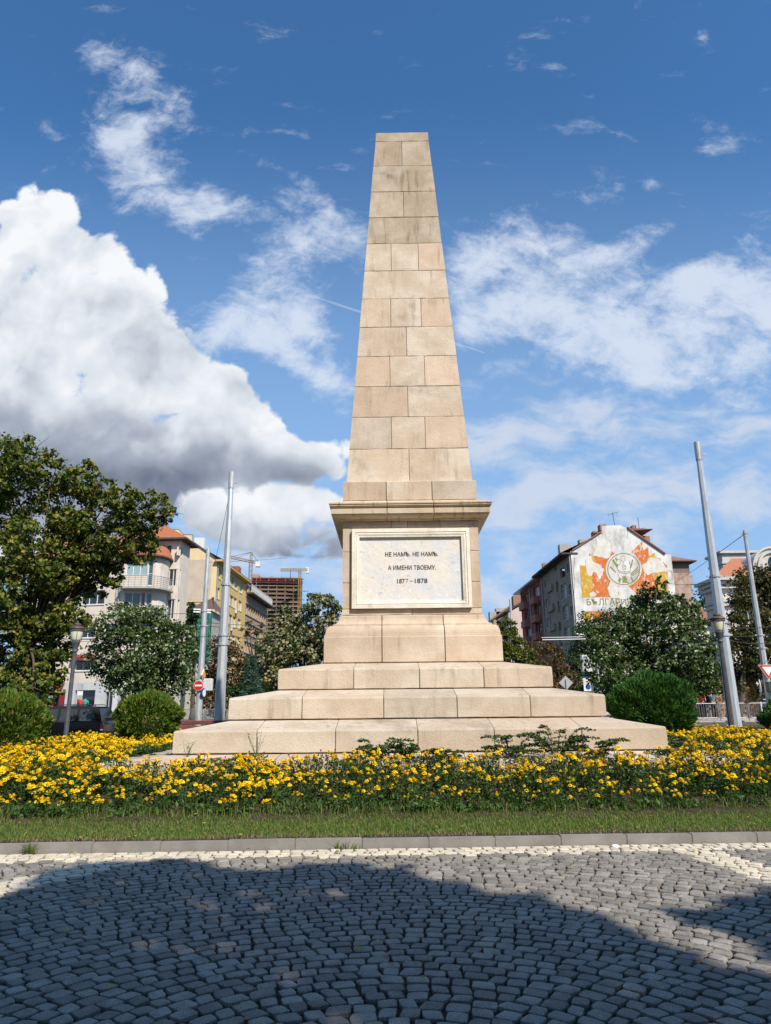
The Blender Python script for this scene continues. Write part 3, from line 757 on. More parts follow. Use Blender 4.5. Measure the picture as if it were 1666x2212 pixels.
for i, (x, y) in enumerate(spots):
    pi, x, y, z, rz, sc = plant_at(x, y, i); me, hs = protos[pi]
    if i < 300:
        o = bpy.data.objects.new('marigold_plant', me); COL.objects.link(o); o.location = (x, y, z); o.rotation_euler.z = rz; o.scale = (sc,) * 3
        tag(o, 'bushy green marigold plant with round yellow flower heads in the bed', 'marigold', MG)
        for hm, p, s, r0, t0, t1 in hs:
            c = bpy.data.objects.new(hm.name.split('.')[0], hm); COL.objects.link(c); c.parent = o; c.location = p; c.scale = (s,) * 3; c.rotation_euler = (t0, t1, r0)
    else:
        M = Matrix.Translation((x, y, z)) @ Matrix.Rotation(rz, 4, 'Z') @ Matrix.Scale(sc, 4)
        restV.add([M @ v.co for v in me.vertices], [tuple(p.vertices) for p in me.polygons])
        for hm, p, s, r0, t0, t1 in hs:
            H = M @ Matrix.Translation(p) @ Matrix.Rotation(r0, 4, 'Z') @ Matrix.Rotation(t1, 4, 'Y') @ Matrix.Rotation(t0, 4, 'X') @ Matrix.Scale(s, 4)
            restV.add([H @ v.co for v in hm.vertices], [tuple(q.vertices) for q in hm.polygons], 2 if 'withered' in hm.name else 1)
if restV.v:
    o = restV.build('marigold_mass', [m_mfol, m_petal, m_old], fixn=False); tag(o, 'mass of yellow marigolds farther back beside the stone steps', 'marigold bed', kind='stuff')
# leafy weeds and ground cover
m_weed = leafmat('weed_leaf', [(0, (.03, .075, .015)), (.5, (.055, .12, .025)), (1, (.11, .17, .05))], trans=.25)
def weed_pts():
    C = []
    for _ in range(330):
        a = random.uniform(-7.6, 8); s = random.uniform(1.55, 1.95) if random.random() < .8 else random.uniform(1.9, 3.3)
        p = kp(a, s); z = bedz(p.x, p.y); h = random.uniform(.06, .2)
        for _ in range(random.randint(10, 26)): C.append((p.x + random.gauss(0, .09), p.y + random.gauss(0, .05), z + random.uniform(.0, h)))
    return np.array(C)
V, Q = rleaves(weed_pts(), .085, .36, .5, var=.5)
tag(link('bed_weeds', npmesh('bed_weeds', V, Q), m_weed), 'leafy weeds between the mown lawn and the front marigolds', 'weeds', kind='stuff')
def bedgrass():
    a = random.uniform(-8, 8.4); s = 1.5 + abs(random.gauss(0, .16)); p = kp(a, s); return (p.x, p.y, bedz(p.x, p.y))
tag(link('tall_grass', blades(2600, bedgrass, .06, .17, .009, 'tall_grass', .8), m_grass), 'taller unmown grass along the front edge of the marigolds', 'grass', kind='stuff')
C = []
for _ in range(21000):
    sd = random.choice((-1, 1)); y = random.uniform(11.0, 25.6); x = MC.x + sd * random.uniform(4.5, 12.8)
    if abs(x - MC.x) < 5.2 and abs(y - MC.y) < 5.2 or ks(x, y) < 2.2: continue
    C.append((x, y, bedz(x, y) + random.uniform(0, .13)))
for _ in range(3000):
    C.append((random.uniform(-9, 10), random.uniform(22.6, 26), .5 + random.uniform(0, .1)))
V, Q = rleaves(np.array(C), .085, .5, .8)
tag(link('ground_cover', npmesh('ground_cover', V, Q), m_mfol), 'low dark green ground cover on the mound beside the monument', 'ground cover', kind='stuff')
# arching cotoneaster sprays over the apron
m_cot = leafmat('cotoneaster_leaf', [(0, (.02, .05, .010)), (.6, (.045, .095, .018)), (1, (.09, .14, .035))], trans=.12, rough=.4)
m_twig = mat('twig', (.08, .055, .035), (.12, .085, .055), 20, rough=.9)
def cotoneaster(x, y, z, n, L, h, label):
    root = thing('cotoneaster', (x, y, z), label, 'shrub', 'cotoneaster shrubs at the foot of the steps')
    b = MB(); C = []; Nn = []
    for _ in range(n):
        a = random.uniform(0, 2 * PI); hh = h * random.uniform(.4, 1.); ll = L * random.uniform(.5, 1.); pts = []
        for k in range(9):
            f = k / 8; pts.append(Vector((x + math.cos(a) * ll * f, y + math.sin(a) * ll * f * .6, z + hh * math.sin(min(1, f * 1.25) * PI * .55) * (1 - .15 * f))))
        b.tube(pts, [.006 * (1 - .7 * k / 8) for k in range(9)], 4)
        side = Vector((-math.sin(a), math.cos(a), .2))
        for k in range(2, 9):
            p = pts[k]; tl = .13 * (1.15 - k / 9)
            for s in (-1, 1):
                e = p + side * s * tl + Vector((math.cos(a), math.sin(a), .15)) * tl * .6
                b.tube([p, e], [.003, .0015], 3)
                for q in range(7):
                    f = (q + .5) / 7; c = p.lerp(e, f); C.append((c.x + random.gauss(0, .008), c.y + random.gauss(0, .008), c.z + .006 + random.gauss(0, .006)))
        for k in range(1, 36):
            f = k / 36 * 8; i = min(7, int(f)); c = pts[i].lerp(pts[i + 1], f - i); C.append((c.x + random.gauss(0, .012), c.y + random.gauss(0, .012), c.z + random.gauss(0, .01)))
    b.build('stem', m_twig, root)
    V, Q = rleaves(np.array(C), .044, .62, 1.0)
    link('foliage', npmesh('foliage', V, Q), m_cot, root); return root
for px, py, Y, n, L, h, lb in ((820, 1640, 12.3, 13, .75, .40, 'spreading cotoneaster in front of the lowest step under the left of the plaque'), (890, 1640, 12.3, 10, .5, .36, 'small cotoneaster shrub under the right half of the pedestal'),
        (1100, 1640, 12.2, 15, .8, .46, 'cotoneaster shrub with stiff fronds before the fourth block of the lowest step'), (1205, 1636, 12.3, 18, .85, .60, 'tallest arching cotoneaster in front of the lowest step'), (1300, 1640, 12.2, 13, .8, .42, 'flat cotoneaster shrub to the right of the tallest one'),
        (1462, 1640, 12.45, 9, .6, .22, 'dark cotoneaster lying over the apron by the right corner of the lowest step'), (1500, 1618, 13.4, 12, .9, .2, 'low cotoneaster mat on the apron beside the right end of the steps'), (1560, 1620, 13.9, 12, .9, .2, 'low cotoneaster mat between the apron and the right hand marigolds'),
        (1490, 1605, 15.2, 12, .9, .22, 'cotoneaster mat hugging the right side of the lowest step'), (500, 1646, 12.4, 6, .42, .2, 'sparse cotoneaster spray on the apron near the left joint of the lowest step'), (330, 1640, 13.6, 9, .7, .16, 'low cotoneaster mat on the apron beside the left corner of the steps'), (300, 1625, 15.2, 9, .8, .18, 'cotoneaster mat along the left side of the lowest step'), (960, 1642, 12.2, 9, .55, .26, 'little cotoneaster tuft in front of the stained block of the lowest step')):
    c = at(px, py, Y); cotoneaster(c.x, c.y, max(c.z - .05, bedz(c.x, c.y)), n, L, h, lb)
# wispy seed stalks by the steps
def stalks(px, py, Y, n, h, label):
    c = at(px, py, Y); root = thing('seeding_weed', c, label, 'weed'); b = MB(); C = []
    for _ in range(n):
        a = random.uniform(-.35, .35); e = c + Vector((math.sin(a) * h, random.uniform(-.1, .1), h * random.uniform(.6, 1)))
        m_ = c.lerp(e, .5) + Vector((random.uniform(-.03, .03), 0, .02)); b.tube([c, m_, e], [.004, .003, .0015], 4)
        for k in range(7):
            p = m_.lerp(e, k / 6); C.append((p.x + random.gauss(0, .02), p.y, p.z + random.gauss(0, .01)))
    b.build('stem', m_weed, root); V, Q = rleaves(np.array(C), .03, .4, .3); link('leaves', npmesh('leaves', V, Q), m_weed, root)
stalks(553, 1636, 12.7, 7, .52, 'thin seeding weed standing against the left joint of the lowest step')
stalks(405, 1640, 12.8, 8, .32, 'leafy weed in front of the left end block of the lowest step')
stalks(770, 1640, 12.6, 3, .22, 'single thin weed stalk left of the pedestal at the lowest step')

# ---------------------------------------------------------------- clipped thuja balls
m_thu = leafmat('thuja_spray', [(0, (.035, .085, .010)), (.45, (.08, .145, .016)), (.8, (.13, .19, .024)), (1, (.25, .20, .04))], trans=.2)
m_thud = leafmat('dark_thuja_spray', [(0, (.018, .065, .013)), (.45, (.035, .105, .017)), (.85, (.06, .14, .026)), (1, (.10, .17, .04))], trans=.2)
m_bark = mat('bark', (.06, .045, .035), (.13, .10, .08), 8, rough=1, bump=1., bscale=30)
def thuja(px, py, rpx, rpz, Y, n, m, label):
    c = at(px, py, Y); rx = rpx * Y / FOC * 1.03; rz = rpz * Y / FOC * 1.03; g = bedz(c.x, c.y)
    root = thing('thuja_ball', (c.x, c.y, g - .02), label, 'shrub')
    b = MB(); b.tube([(c.x, c.y, g - .1), (c.x, c.y, c.z)], [.06, .03], 7); b.build('trunk', m_bark, root)
    D = unit(RNG.normal(size=(n, 3))); D = D[D[:, 2] > -.85]; n = len(D)
    lump = np.array([.075 * math.sin(4 * d[0] + 1.3 * px) + .055 * math.sin(6 * d[2] + 3 * d[1]) + .05 * math.sin(13 * d[0] + 9 * d[2]) + .03 * math.sin(23 * d[0] - 17 * d[2] + px) for d in D])
    rad = (1 + lump) * (1 - .24 * RNG.uniform(0, 1, n) ** 2) * np.where(RNG.uniform(0, 1, n) > .985, RNG.uniform(1.0, 1.09, n), 1.)
    C = np.array([c.x, c.y, c.z]) + D * rad[:, None] * np.array([rx, rx, rz])
    A = unit(D * .9 + np.array([0, 0, .75]) + RNG.normal(size=(n, 3)) * .38)
    N = unit(np.cross(A, RNG.normal(size=(n, 3)))); Bv = np.cross(N, A)
    s = .075 * rx / 1.0 * RNG.uniform(.6, 1.3, n)[:, None] + .03
    V, Q = rhombs(C, A * s * .62, Bv * s * .21, N, .3)
    link('foliage', npmesh('foliage', V, Q), m, root); return root
thuja(8, 1574, 77, 78, 16.6, 15000, m_thu, 'big yellow green clipped thuja ball at the left edge in front of the black car')
thuja(320, 1551, 69, 51, 21.5, 13000, m_thu, 'rounded yellow green thuja between the black car and the red bench')
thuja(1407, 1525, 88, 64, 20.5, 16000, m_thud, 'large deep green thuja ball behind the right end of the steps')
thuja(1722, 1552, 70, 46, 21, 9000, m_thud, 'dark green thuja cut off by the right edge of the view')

# ---------------------------------------------------------------- trees
def tree(name, label, cat, Y, blobs, leaf, m, trunk, n, asp=.7, up=.35, flat=.6, clump=.30, dy=.8, group=None, ground=None, tw=.16, trunkm=None, density_in=.35, limbs=1.0):
    """blobs: (x, y, r[, depth]) discs on the survey grid, each becoming a leafy bough at real depth"""
    g0 = at(trunk[0], trunk[1], Y); gzv = gz(g0.x, g0.y) if ground is None else ground
    g0.z = gzv
    root = thing(name, g0, label, cat, group)
    Bs = []
    for q in blobs:
        x, y, r = q[:3]; yy = Y + (q[3] if len(q) > 3 else random.uniform(-dy, dy)); c = at(x, y, yy); Bs.append((c, r * yy / FOC * 1.02))
    tot = sum(r * r for c, r in Bs)
    C = []; O = []
    for c, r in Bs:
        nb = int(n * r * r / tot); ncl = max(4, int(18 * (r / (clump * 1.6 + .2)) ** 1.3)); ncl = min(ncl, 90)
        d = unit(RNG.normal(size=(ncl, 3))); rad = RNG.uniform(density_in, 1, ncl) ** .5
        cc = np.array(c) + d * (rad * r * np.array([1, 1, 1])[:, None]).T * np.array([1, .9, .92])
        idx = RNG.integers(0, ncl, nb)
        off = RNG.normal(size=(nb, 3)) * clump * min(1, r) * np.array([1, 1, flat]) * .55
        # boughs droop outward a little
        off[:, 2] -= .25 * np.abs(off[:, 0])
        C.append(cc[idx] + off); O.append(unit(cc[idx] + off - np.array(c)))
    C = np.concatenate(C); O = np.concatenate(O)
    V, Q = rleaves(C, leaf, asp, up, fold=.22, out=O, outw=.55)
    # trunk and limbs
    b = MB(); top = max(Bs, key=lambda q: q[0].z)[0]; ctr = sum((c * r for c, r in Bs), Vector()) / sum(r for c, r in Bs)
    fork = Vector((lerp(g0.x, ctr.x, .35), lerp(g0.y, ctr.y, .5), lerp(gzv, ctr.z, .55)))
    tr = tw * (top.z - gzv) / 8
    b.tube([g0 - Vector((0, 0, .1)), g0.lerp(fork, .12), g0.lerp(fork, .55) + Vector((.06, 0, 0)), fork], [tr * 1.5, tr * 1.1, tr * .9, tr * .7], 9)
    for c, r in Bs:
        mid = fork.lerp(c, .5) + Vector((random.uniform(-.15, .15), random.uniform(-.15, .15), .12 * (c - fork).length))
        b.tube([fork, mid, c], [tr * .40, tr * .22, tr * .06], 6)
        for _ in range(int(5 * limbs)):
            e = c + Vector((random.gauss(0, 1), random.gauss(0, 1), random.gauss(.2, .8))) * r * .55; b.tube([c.lerp(mid, .2), c.lerp(e, .5) + Vector((0, 0, .06 * r)), e], [tr * .12, tr * .07, tr * .025], 4)
    b.build('trunk', trunkm or m_bark, root, True)
    link('crown', npmesh('crown', V, Q), m, root)
    return root
lin = leafmat('linden_leaf', [(0, (.028, .055, .009)), (.35, (.06, .10, .015)), (.62, (.12, .15, .024)), (.86, (.21, .20, .035)), (1, (.36, .27, .045))], trans=.28)
silver = leafmat('silver_linden_leaf', [(0, (.024, .055, .010)), (.5, (.05, .09, .016)), (.82, (.09, .13, .028)), (.965, (.10, .13, .05)), (1, (.33, .36, .22))], back=(.36, .39, .26), trans=.2, backp=.15)
mottled = leafmat('mottled_linden_leaf', [(0, (.025, .055, .012)), (.4, (.055, .095, .018)), (.68, (.11, .14, .04)), (.86, (.30, .20, .09)), (1, (.38, .35, .22))], back=(.30, .27, .17), trans=.2, backp=.35)
rusty = leafmat('rusty_chestnut_leaf', [(0, (.025, .025, .008)), (.4, (.06, .045, .014)), (.75, (.13, .075, .025)), (1, (.22, .13, .045))], trans=.2)
olive = leafmat('dull_chestnut_leaf', [(0, (.022, .035, .009)), (.45, (.05, .06, .015)), (.8, (.10, .095, .025)), (1, (.17, .10, .03))], trans=.22)
yelgrn = leafmat('bright_leaf', [(0, (.035, .06, .012)), (.5, (.08, .11, .022)), (.85, (.15, .16, .03)), (1, (.34, .27, .04))], trans=.28)
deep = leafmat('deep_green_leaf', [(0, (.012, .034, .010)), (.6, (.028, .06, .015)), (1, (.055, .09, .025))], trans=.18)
tree('linden_tree', 'big linden with yellowing leaves filling the left edge of the view', 'tree', 27, [
    (0, 985, 55), (60, 985, 52), (-40, 1040, 80), (40, 1070, 80), (110, 1030, 48), (180, 1040, 48), (212, 1050, 35), (150, 1090, 55), (215, 1110, 48), (265, 1080, 38), (300, 1090, 42), (345, 1105, 34), (300, 1150, 46), (255, 1160, 50), (310, 1190, 34),
    (-20, 1170, 90), (70, 1180, 85), (160, 1180, 70), (210, 1215, 45), (235, 1260, 30), (-20, 1290, 90), (60, 1290, 80), (130, 1270, 60), (175, 1265, 34), (20, 1400, 95), (90, 1380, 65), (-60, 1440, 80), (60, 1460, 55), (115, 1440, 38), (130, 1390, 38), (165, 1345, 30), (140, 1330, 40), (190, 1195, 42), (165, 1245, 48), (120, 1230, 60), (250, 1200, 38), (0, 1500, 60), (70, 1500, 45), (115, 1480, 26), (345, 1080, 22), (355, 1125, 16), (200, 1165, 40), (150, 1135, 45)],
      .16, lin, (20, 1600), 60000, ground=.3, clump=.27, dy=1.3, tw=.13, limbs=1.2)
b = MB(); p = at(262, 1110, 27); q = at(271, 1004, 27)
tree('silver_linden', 'small silver linden with pale leaf undersides before the beige apartment house', 'tree', 46, [
    (250, 1345, 42), (300, 1350, 48), (345, 1360, 45), (385, 1375, 34), (230, 1400, 40), (280, 1410, 55), (340, 1420, 55), (385, 1425, 40), (235, 1455, 34), (290, 1465, 50), (345, 1465, 40), (375, 1470, 34), (330, 1330, 25), (270, 1325, 25), (300, 1500, 25)],
    .215, silver, (300, 1580), 17000, ground=0., clump=.5, dy=1.6)
tree('mottled_linden', 'bushy young linden with green and browned leaves left of the pedestal', 'tree', 36, [
    (690, 1310, 30), (665, 1335, 34), (620, 1350, 34), (650, 1380, 45), (700, 1360, 40), (600, 1400, 40), (690, 1420, 50), (640, 1440, 50), (590, 1450, 36), (700, 1470, 40), (725, 1320, 20), (715, 1300, 16), (620, 1480, 40), (660, 1490, 40), (680, 1285, 14), (575, 1425, 22), (740, 1420, 40), (615, 1320, 14)],
    .175, mottled, (660, 1570), 17000, ground=.4, clump=.38, dy=1.0)
tree('bright_linden', 'yellow green leafy tree showing just right of the pedestal', 'tree', 40, [
    (1095, 1360, 22), (1085, 1390, 30), (1115, 1400, 26), (1070, 1420, 40), (1130, 1420, 24), (1100, 1430, 34), (1090, 1340, 12), (1150, 1430, 18), (1140, 1405, 10)],
    .16, yelgrn, (1080, 1560), 8000, ground=.4, clump=.34)
tree('chestnut_sapling', 'thin rusty brown tree between the bright tree and the road signs', 'tree', 62, [
    (1150, 1400, 18), (1180, 1400, 22), (1200, 1415, 18), (1165, 1425, 24), (1195, 1440, 26), (1215, 1455, 22), (1230, 1470, 20), (1205, 1480, 26), (1140, 1445, 20)],
    .22, rusty, (1200, 1560), 3600, ground=.6, clump=.42, density_in=.1)
tree('leafy_tree', 'dark dense street tree hiding the foot of the white painted gable', 'tree', 70, [
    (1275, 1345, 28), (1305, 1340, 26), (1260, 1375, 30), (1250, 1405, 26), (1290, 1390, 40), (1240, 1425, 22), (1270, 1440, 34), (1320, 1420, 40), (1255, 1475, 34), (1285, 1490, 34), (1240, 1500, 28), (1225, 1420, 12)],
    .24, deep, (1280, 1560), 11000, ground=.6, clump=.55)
tree('silver_linden', 'broad silver linden with pale flecked leaves before the painted gable', 'tree', 38, [
    (1400, 1278, 20), (1382, 1302, 26), (1420, 1302, 34), (1460, 1296, 22), (1350, 1334, 28), (1312, 1364, 26), (1385, 1340, 50), (1450, 1340, 46), (1495, 1330, 30), (1290, 1390, 30), (1330, 1395, 55), (1400, 1400, 60), (1470, 1400, 55), (1520, 1390, 34), (1300, 1440, 40), (1360, 1450, 50), (1430, 1460, 55), (1500, 1450, 50), (1530, 1430, 24), (1340, 1490, 40), (1530, 1480, 30), (1480, 1300, 16), (1440, 1265, 10), (1420, 1255, 10), (1520, 1345, 14)],
    .175, silver, (1410, 1570), 30000, ground=.62, clump=.36, dy=1.3)
tree('chestnut_tree', 'browning chestnut tree before the cream house at the right edge', 'tree', 50, [
    (1620, 1245, 28), (1660, 1240, 30), (1600, 1275, 26), (1640, 1290, 44), (1690, 1280, 44), (1595, 1310, 24), (1610, 1350, 36), (1660, 1350, 50), (1590, 1385, 30), (1620, 1410, 46), (1680, 1420, 50), (1600, 1450, 34), (1640, 1470, 40), (1600, 1490, 16), (1680, 1480, 34), (1720, 1350, 50), (1575, 1340, 14)],
    .22, olive, (1598, 1560), 20000, ground=.65, clump=.5, density_in=.15)
tree('low_tree', 'low brown green tree drooping behind the deep green thuja ball', 'tree', 46, [
    (1510, 1480, 26), (1525, 1500, 20), (1490, 1500, 24), (1540, 1490, 16), (1500, 1460, 20)], .22, olive, (1500, 1565), 2600, ground=.63, clump=.42)
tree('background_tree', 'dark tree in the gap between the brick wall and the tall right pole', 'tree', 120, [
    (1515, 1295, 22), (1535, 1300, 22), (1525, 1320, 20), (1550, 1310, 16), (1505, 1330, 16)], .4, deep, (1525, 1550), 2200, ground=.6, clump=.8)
tree('rusty_tree', 'rusty brown leafy tree behind the poles on the left', 'tree', 60, [
    (470, 1395, 24), (500, 1400, 24), (480, 1430, 30), (455, 1450, 26), (510, 1440, 30), (475, 1480, 34), (520, 1480, 30), (440, 1490, 24), (545, 1440, 20), (500, 1510, 34), (450, 1525, 24)],
    .24, rusty, (485, 1560), 5500, ground=.6, clump=.5, density_in=.1)
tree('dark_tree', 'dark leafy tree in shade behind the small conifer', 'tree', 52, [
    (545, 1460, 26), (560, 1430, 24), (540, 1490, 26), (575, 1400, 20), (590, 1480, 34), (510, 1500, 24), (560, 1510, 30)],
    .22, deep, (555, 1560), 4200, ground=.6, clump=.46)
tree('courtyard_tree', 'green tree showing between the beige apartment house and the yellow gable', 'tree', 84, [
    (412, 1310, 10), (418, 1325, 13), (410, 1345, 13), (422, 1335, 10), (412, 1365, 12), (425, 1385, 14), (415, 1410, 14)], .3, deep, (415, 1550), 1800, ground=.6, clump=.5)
tree('far_tree', 'half bare tree under the yellow facade', 'tree', 56, [
    (530, 1365, 10), (555, 1370, 10), (575, 1385, 12), (540, 1345, 6), (565, 1350, 6)], .2, rusty, (545, 1560), 420, ground=.6, clump=.4, limbs=2.2, tw=.2)
# blue green conifer
c = at(545, 1440, 30); root = thing('conifer', (c.x, c.y, .5), 'small blue green conifer behind the left end of the steps', 'tree')
m_fir = leafmat('fir_needles', [(0, (.03, .075, .05)), (.6, (.06, .125, .085)), (1, (.11, .18, .13))], trans=.1)
zt = at(545, 1420, 30).z; b = MB(); b.tube([(c.x, c.y, .4), (c.x, c.y, zt)], [.07, .01], 6); b.build('trunk', m_bark, root)
C = []; A = []
for k in range(30):
    f = k / 29; z = lerp(.55, zt, f); rr = lerp(1.15, .06, f ** .9)
    for q in range(9):
        a = random.uniform(0, 2 * PI)
        for i in range(34):
            u = random.random(); r = rr * u; C.append((c.x + r * math.cos(a) + random.gauss(0, .03), c.y + r * math.sin(a) + random.gauss(0, .03), z - .25 * r * r + .06 * u + random.gauss(0, .02)))
            A.append((math.cos(a) + random.gauss(0, .5), math.sin(a) + random.gauss(0, .5), random.gauss(.1, .4)))
C = np.array(C); A = unit(np.array(A)); N = unit(np.cross(A, RNG.normal(size=A.shape))); n = len(C)
V, Q = rhombs(C, A * .06, np.cross(N, A) * .012, N, .2); link('crown', npmesh('crown', V, Q), m_fir, root)
# the tree behind the viewer whose crown shades the cobbles
shade = [(-9, 5.2), (-4.6, 6.0), (-3.3, 6.6), (-3.25, 7.3), (-3.05, 7.85), (-2.5, 8.05), (-1.7, 7.62), (-1.25, 7.7), (-.66, 7.9), (.04, 7.5), (.63, 6.75), (.97, 6.42), (1.34, 6.05), (1.5, 5.45), (1.62, 4.95), (2.1, 4.45), (4.5, 3.0), (9, -1), (13, -8), (8, -15), (-8, -15), (-14, -8), (-13, 1)]  # outline follows the ground shadow; rear part widened to block sky light
shade2 = [(2.35, 6.0), (2.7, 6.35), (3.2, 6.65), (4.6, 6.8), (6.5, 5.0), (6, 3.2), (4, 3.6), (2.55, 4.75), (2.5, 5.4)]
def inside(x, y, P):
    r = False; j = len(P) - 1
    for i in range(len(P)):
        if (P[i][1] > y) != (P[j][1] > y) and x < (P[j][0] - P[i][0]) * (y - P[i][1]) / (P[j][1] - P[i][1]) + P[i][0]: r = not r
        j = i
    return r
C = []
while len(C) < 42000:
    x, y = random.uniform(-14, 13), random.uniform(-15, 8.1)
    if y < -2 and random.random() < .45: continue
    wx = .16 * math.sin(3.1 * x + 2.3 * y) + .10 * math.sin(7.3 * y - 4.1 * x) + .07 * math.sin(13 * x + 5 * y); wy = .16 * math.sin(2.7 * x - 1.9 * y + 1) + .10 * math.sin(6.1 * x + 5.2 * y) + .06 * math.sin(15 * x - 7 * y)
    if inside(x + wx, y + wy, shade) or inside(x + wx, y + wy, shade2):
        z = (9.5 if y > -2 else 8.) + 4.5 * random.random(); C.append((x + SUN.x / SUN.z * z, y + SUN.y / SUN.z * z, z))
C = np.array(C); g0 = Vector((C[:, 0].mean(), C[:, 1].mean(), 0))
root = thing('shade_tree', (g0.x, g0.y, -.05), 'leafy street tree behind the viewer that shades the cobbled plaza', 'tree')
V, Q = rleaves(C, .38, .75, .6); link('crown', npmesh('crown', V, Q), lin, root)
b = MB(); fk = Vector((g0.x, g0.y, 7)); b.tube([g0 - Vector((0, 0, .1)), g0 + Vector((0, 0, 1)), fk], [.42, .32, .24], 10)
for k in range(26):
    e = Vector(C[random.randrange(len(C))]); b.tube([fk, fk.lerp(e, .5) + Vector((0, 0, .4)), e], [.12, .07, .02], 5)
b.build('trunk', m_bark, root, True)

# unseen trees added round the viewer to cut sky light on the cobbles
for k, (x, y, h, lb) in enumerate(((-19, -17, 13, 'unseen tree added behind the viewer to the far left to block sky light'), (-6, -21, 14, 'unseen tree added right behind the viewer to block sky light'), (8, -23, 13, 'unseen tree added behind the viewer to the right to block sky light'), (22, -18, 12, 'unseen tree added behind the viewer to the far right to block sky light'), (-27, -4, 12, 'unseen tree added left of the viewer to block sky light'), (29, -3, 11, 'unseen tree added right of the viewer to block sky light'))):
    root = thing('leafy_tree', (x, y, -.05), lb, 'tree'); n = 4200
    d = unit(RNG.normal(size=(n, 3))) * (RNG.uniform(.3, 1, n) ** .4)[:, None]; C = np.array([x, y, h * .56]) + d * np.array([6.6, 4.6, h * .44])
    V, Q = rleaves(C, .62, .75, .4); link('crown', npmesh('crown', V, Q), lin, root)
    b = MB(); b.tube([(x, y, -.1), (x, y, 1.2), (x + .2, y, h * .6)], [.4, .3, .15], 9); b.build('trunk', m_bark, root, True)
m_fall = leafmat('fallen_leaf', [(0, (.16, .09, .03)), (.5, (.30, .20, .05)), (1, (.40, .31, .08))], trans=.05)
def fl1():
    while True:
        x, y = random.uniform(-5, 5.5), random.uniform(4, 8.68)
        if random.random() < .25 + .75 * (ks(x, y) > -.5): return (x, y, .02)
def fl2(): a = random.uniform(-7, 7.5); q = random.uniform(.12, 1.6); p = kp(a, q); return (p.x, p.y, bedz(p.x, p.y) + .03)
V1, Q1 = fallen(130, fl1); V2, Q2 = fallen(150, fl2)
tag(link('fallen_leaves', npmesh('fallen_leaves', np.concatenate([V1, V2]), np.concatenate([Q1, Q2 + len(V1)])), m_fall), 'scattered dry fallen leaves on the cobbles and the lawn', 'fallen leaves', kind='stuff')
# ---------------------------------------------------------------- lamps, masts, signs
m_iron = mat('lamp_iron', (.055, .06, .07), (.085, .09, .10), 6, rough=.55, spec=.4)
m_cop = mat('lamp_copper', (.20, .10, .055), (.10, .075, .06), 5, rough=.5, metal=.4)
m_opal = mat('opal_glass', (.62, .60, .44), (.68, .66, .50), 2, rough=.3, spec=.5)
m_galv = mat('galvanised_steel', (.44, .45, .46), (.55, .56, .57), 2.2, rough=.38, metal=.35, stretch=(3, 3, .6), grime=(.22, .22, .23), gscale=1.6, gamt=.5, spec=.5)
m_galv2 = mat('weathered_galvanised_steel', (.40, .40, .41), (.50, .50, .50), 2.5, rough=.45, metal=.3, stretch=(3, 3, .6), grime=(.20, .15, .11), gscale=1.3, gamt=.75)
m_dark = mat('dark_metal', (.035, .038, .042), (.055, .055, .06), 5, rough=.5)
m_white = mat('white_enamel', (.72, .72, .70), (.78, .78, .76), 3, rough=.4)
m_red = mat('sign_red', (.55, .02, .02), rough=.4)
m_blue = mat('sign_blue', (.02, .07, .38), rough=.4)
m_yel = mat('sign_orange', (.75, .32, .02), rough=.4)
m_cabl = mat('cable', (.03, .03, .032), rough=.7)
def lamp(px, pt, qb, Y, fluted, label):
    top = at(px[0], pt, Y); bot = at(px[1], qb, Y); g = bedz(bot.x, bot.y); H = top.z; x, y = bot.x, bot.y
    root = thing('street_lamp', (x, y, g), label, 'street lamp')
    zc = H - 1.02                                             # top of the post
    b = MB(); n = 16 if fluted else 12
    if fluted:
        pts = [(g - .1, .10), (zc, .072)]; k = 28
        for i in range(k):
            for j in (0,): pass
        ring = lambda r: [(r * (1 if i % 2 else .88) * math.cos(2*PI*i/k), r * (1 if i % 2 else .88) * math.sin(2*PI*i/k)) for i in range(k)]
        V = [(x + p[0], y + p[1], z) for z, r in pts for p in ring(r)]
        b.add(V, [(i, (i+1) % k, (i+1) % k + k, i + k) for i in range(k)])
        b.lathe((x, y, g), [(.16, -.1), (.16, .06), (.13, .1), (.14, .16), (.115, .22), (.125, .26), (.10, .30)], 16)
    else:
        b.tube([(x, y, g - .1), (x, y, zc)], [.082, .068], 8); b.lathe((x, y, g), [(.12, -.1), (.12, .1), (.09, .16)], 12)
    b.build('post', m_iron, root)
    b = MB(); b.lathe((x, y, zc), [(.07, -.02), (.095, 0), (.095, .03), (.075, .05), (.085, .13), (.12, .19), (.12, .22), (.135, .24), (.135, .29), (.15, .31), (.15, .335)], 20); b.build('collar', m_iron, root, True)
    b = MB(); zb = zc + .335; b.lathe((x, y, zb), [(.13, 0), (.165, .10), (.195, .22), (.21, .34), (.212, .36)], 24); b.build('lamp_glass', m_opal, root, True)
    b = MB()
    for i in range(4):
        a = PI / 4 * (2 * i + .6); pr = [(.15, 0), (.18, .10), (.21, .22), (.225, .36)]
        b.tube([(x + r * math.cos(a), y + r * math.sin(a), zb + z) for r, z in pr], .009, 5)
    b.lathe((x, y, zb + .355), [(.20, 0), (.235, .005), (.24, .06), (.215, .075)], 24); b.build('lamp_frame', m_iron, root)
    b = MB(); b.lathe((x, y, zb + .43), [(.25, 0), (.262, .012), (.255, .03), (.19, .085), (.13, .11), (.10, .125)], 24); b.build('lamp_cap', m_cop, root, True)
    b = MB(); b.lathe((x, y, zb + .545), [(.09, 0), (.13, .02), (.135, .035), (.09, .075), (.035, .095), (.022, .115), (.034, .14), (.026, .16), (.001, .175)], 18); b.build('finial', m_iron, root, True)
lamp((163, 141), 1343, 1600, 24.5, False, 'dark iron street lamp with a cream glass lantern in front of the black car')
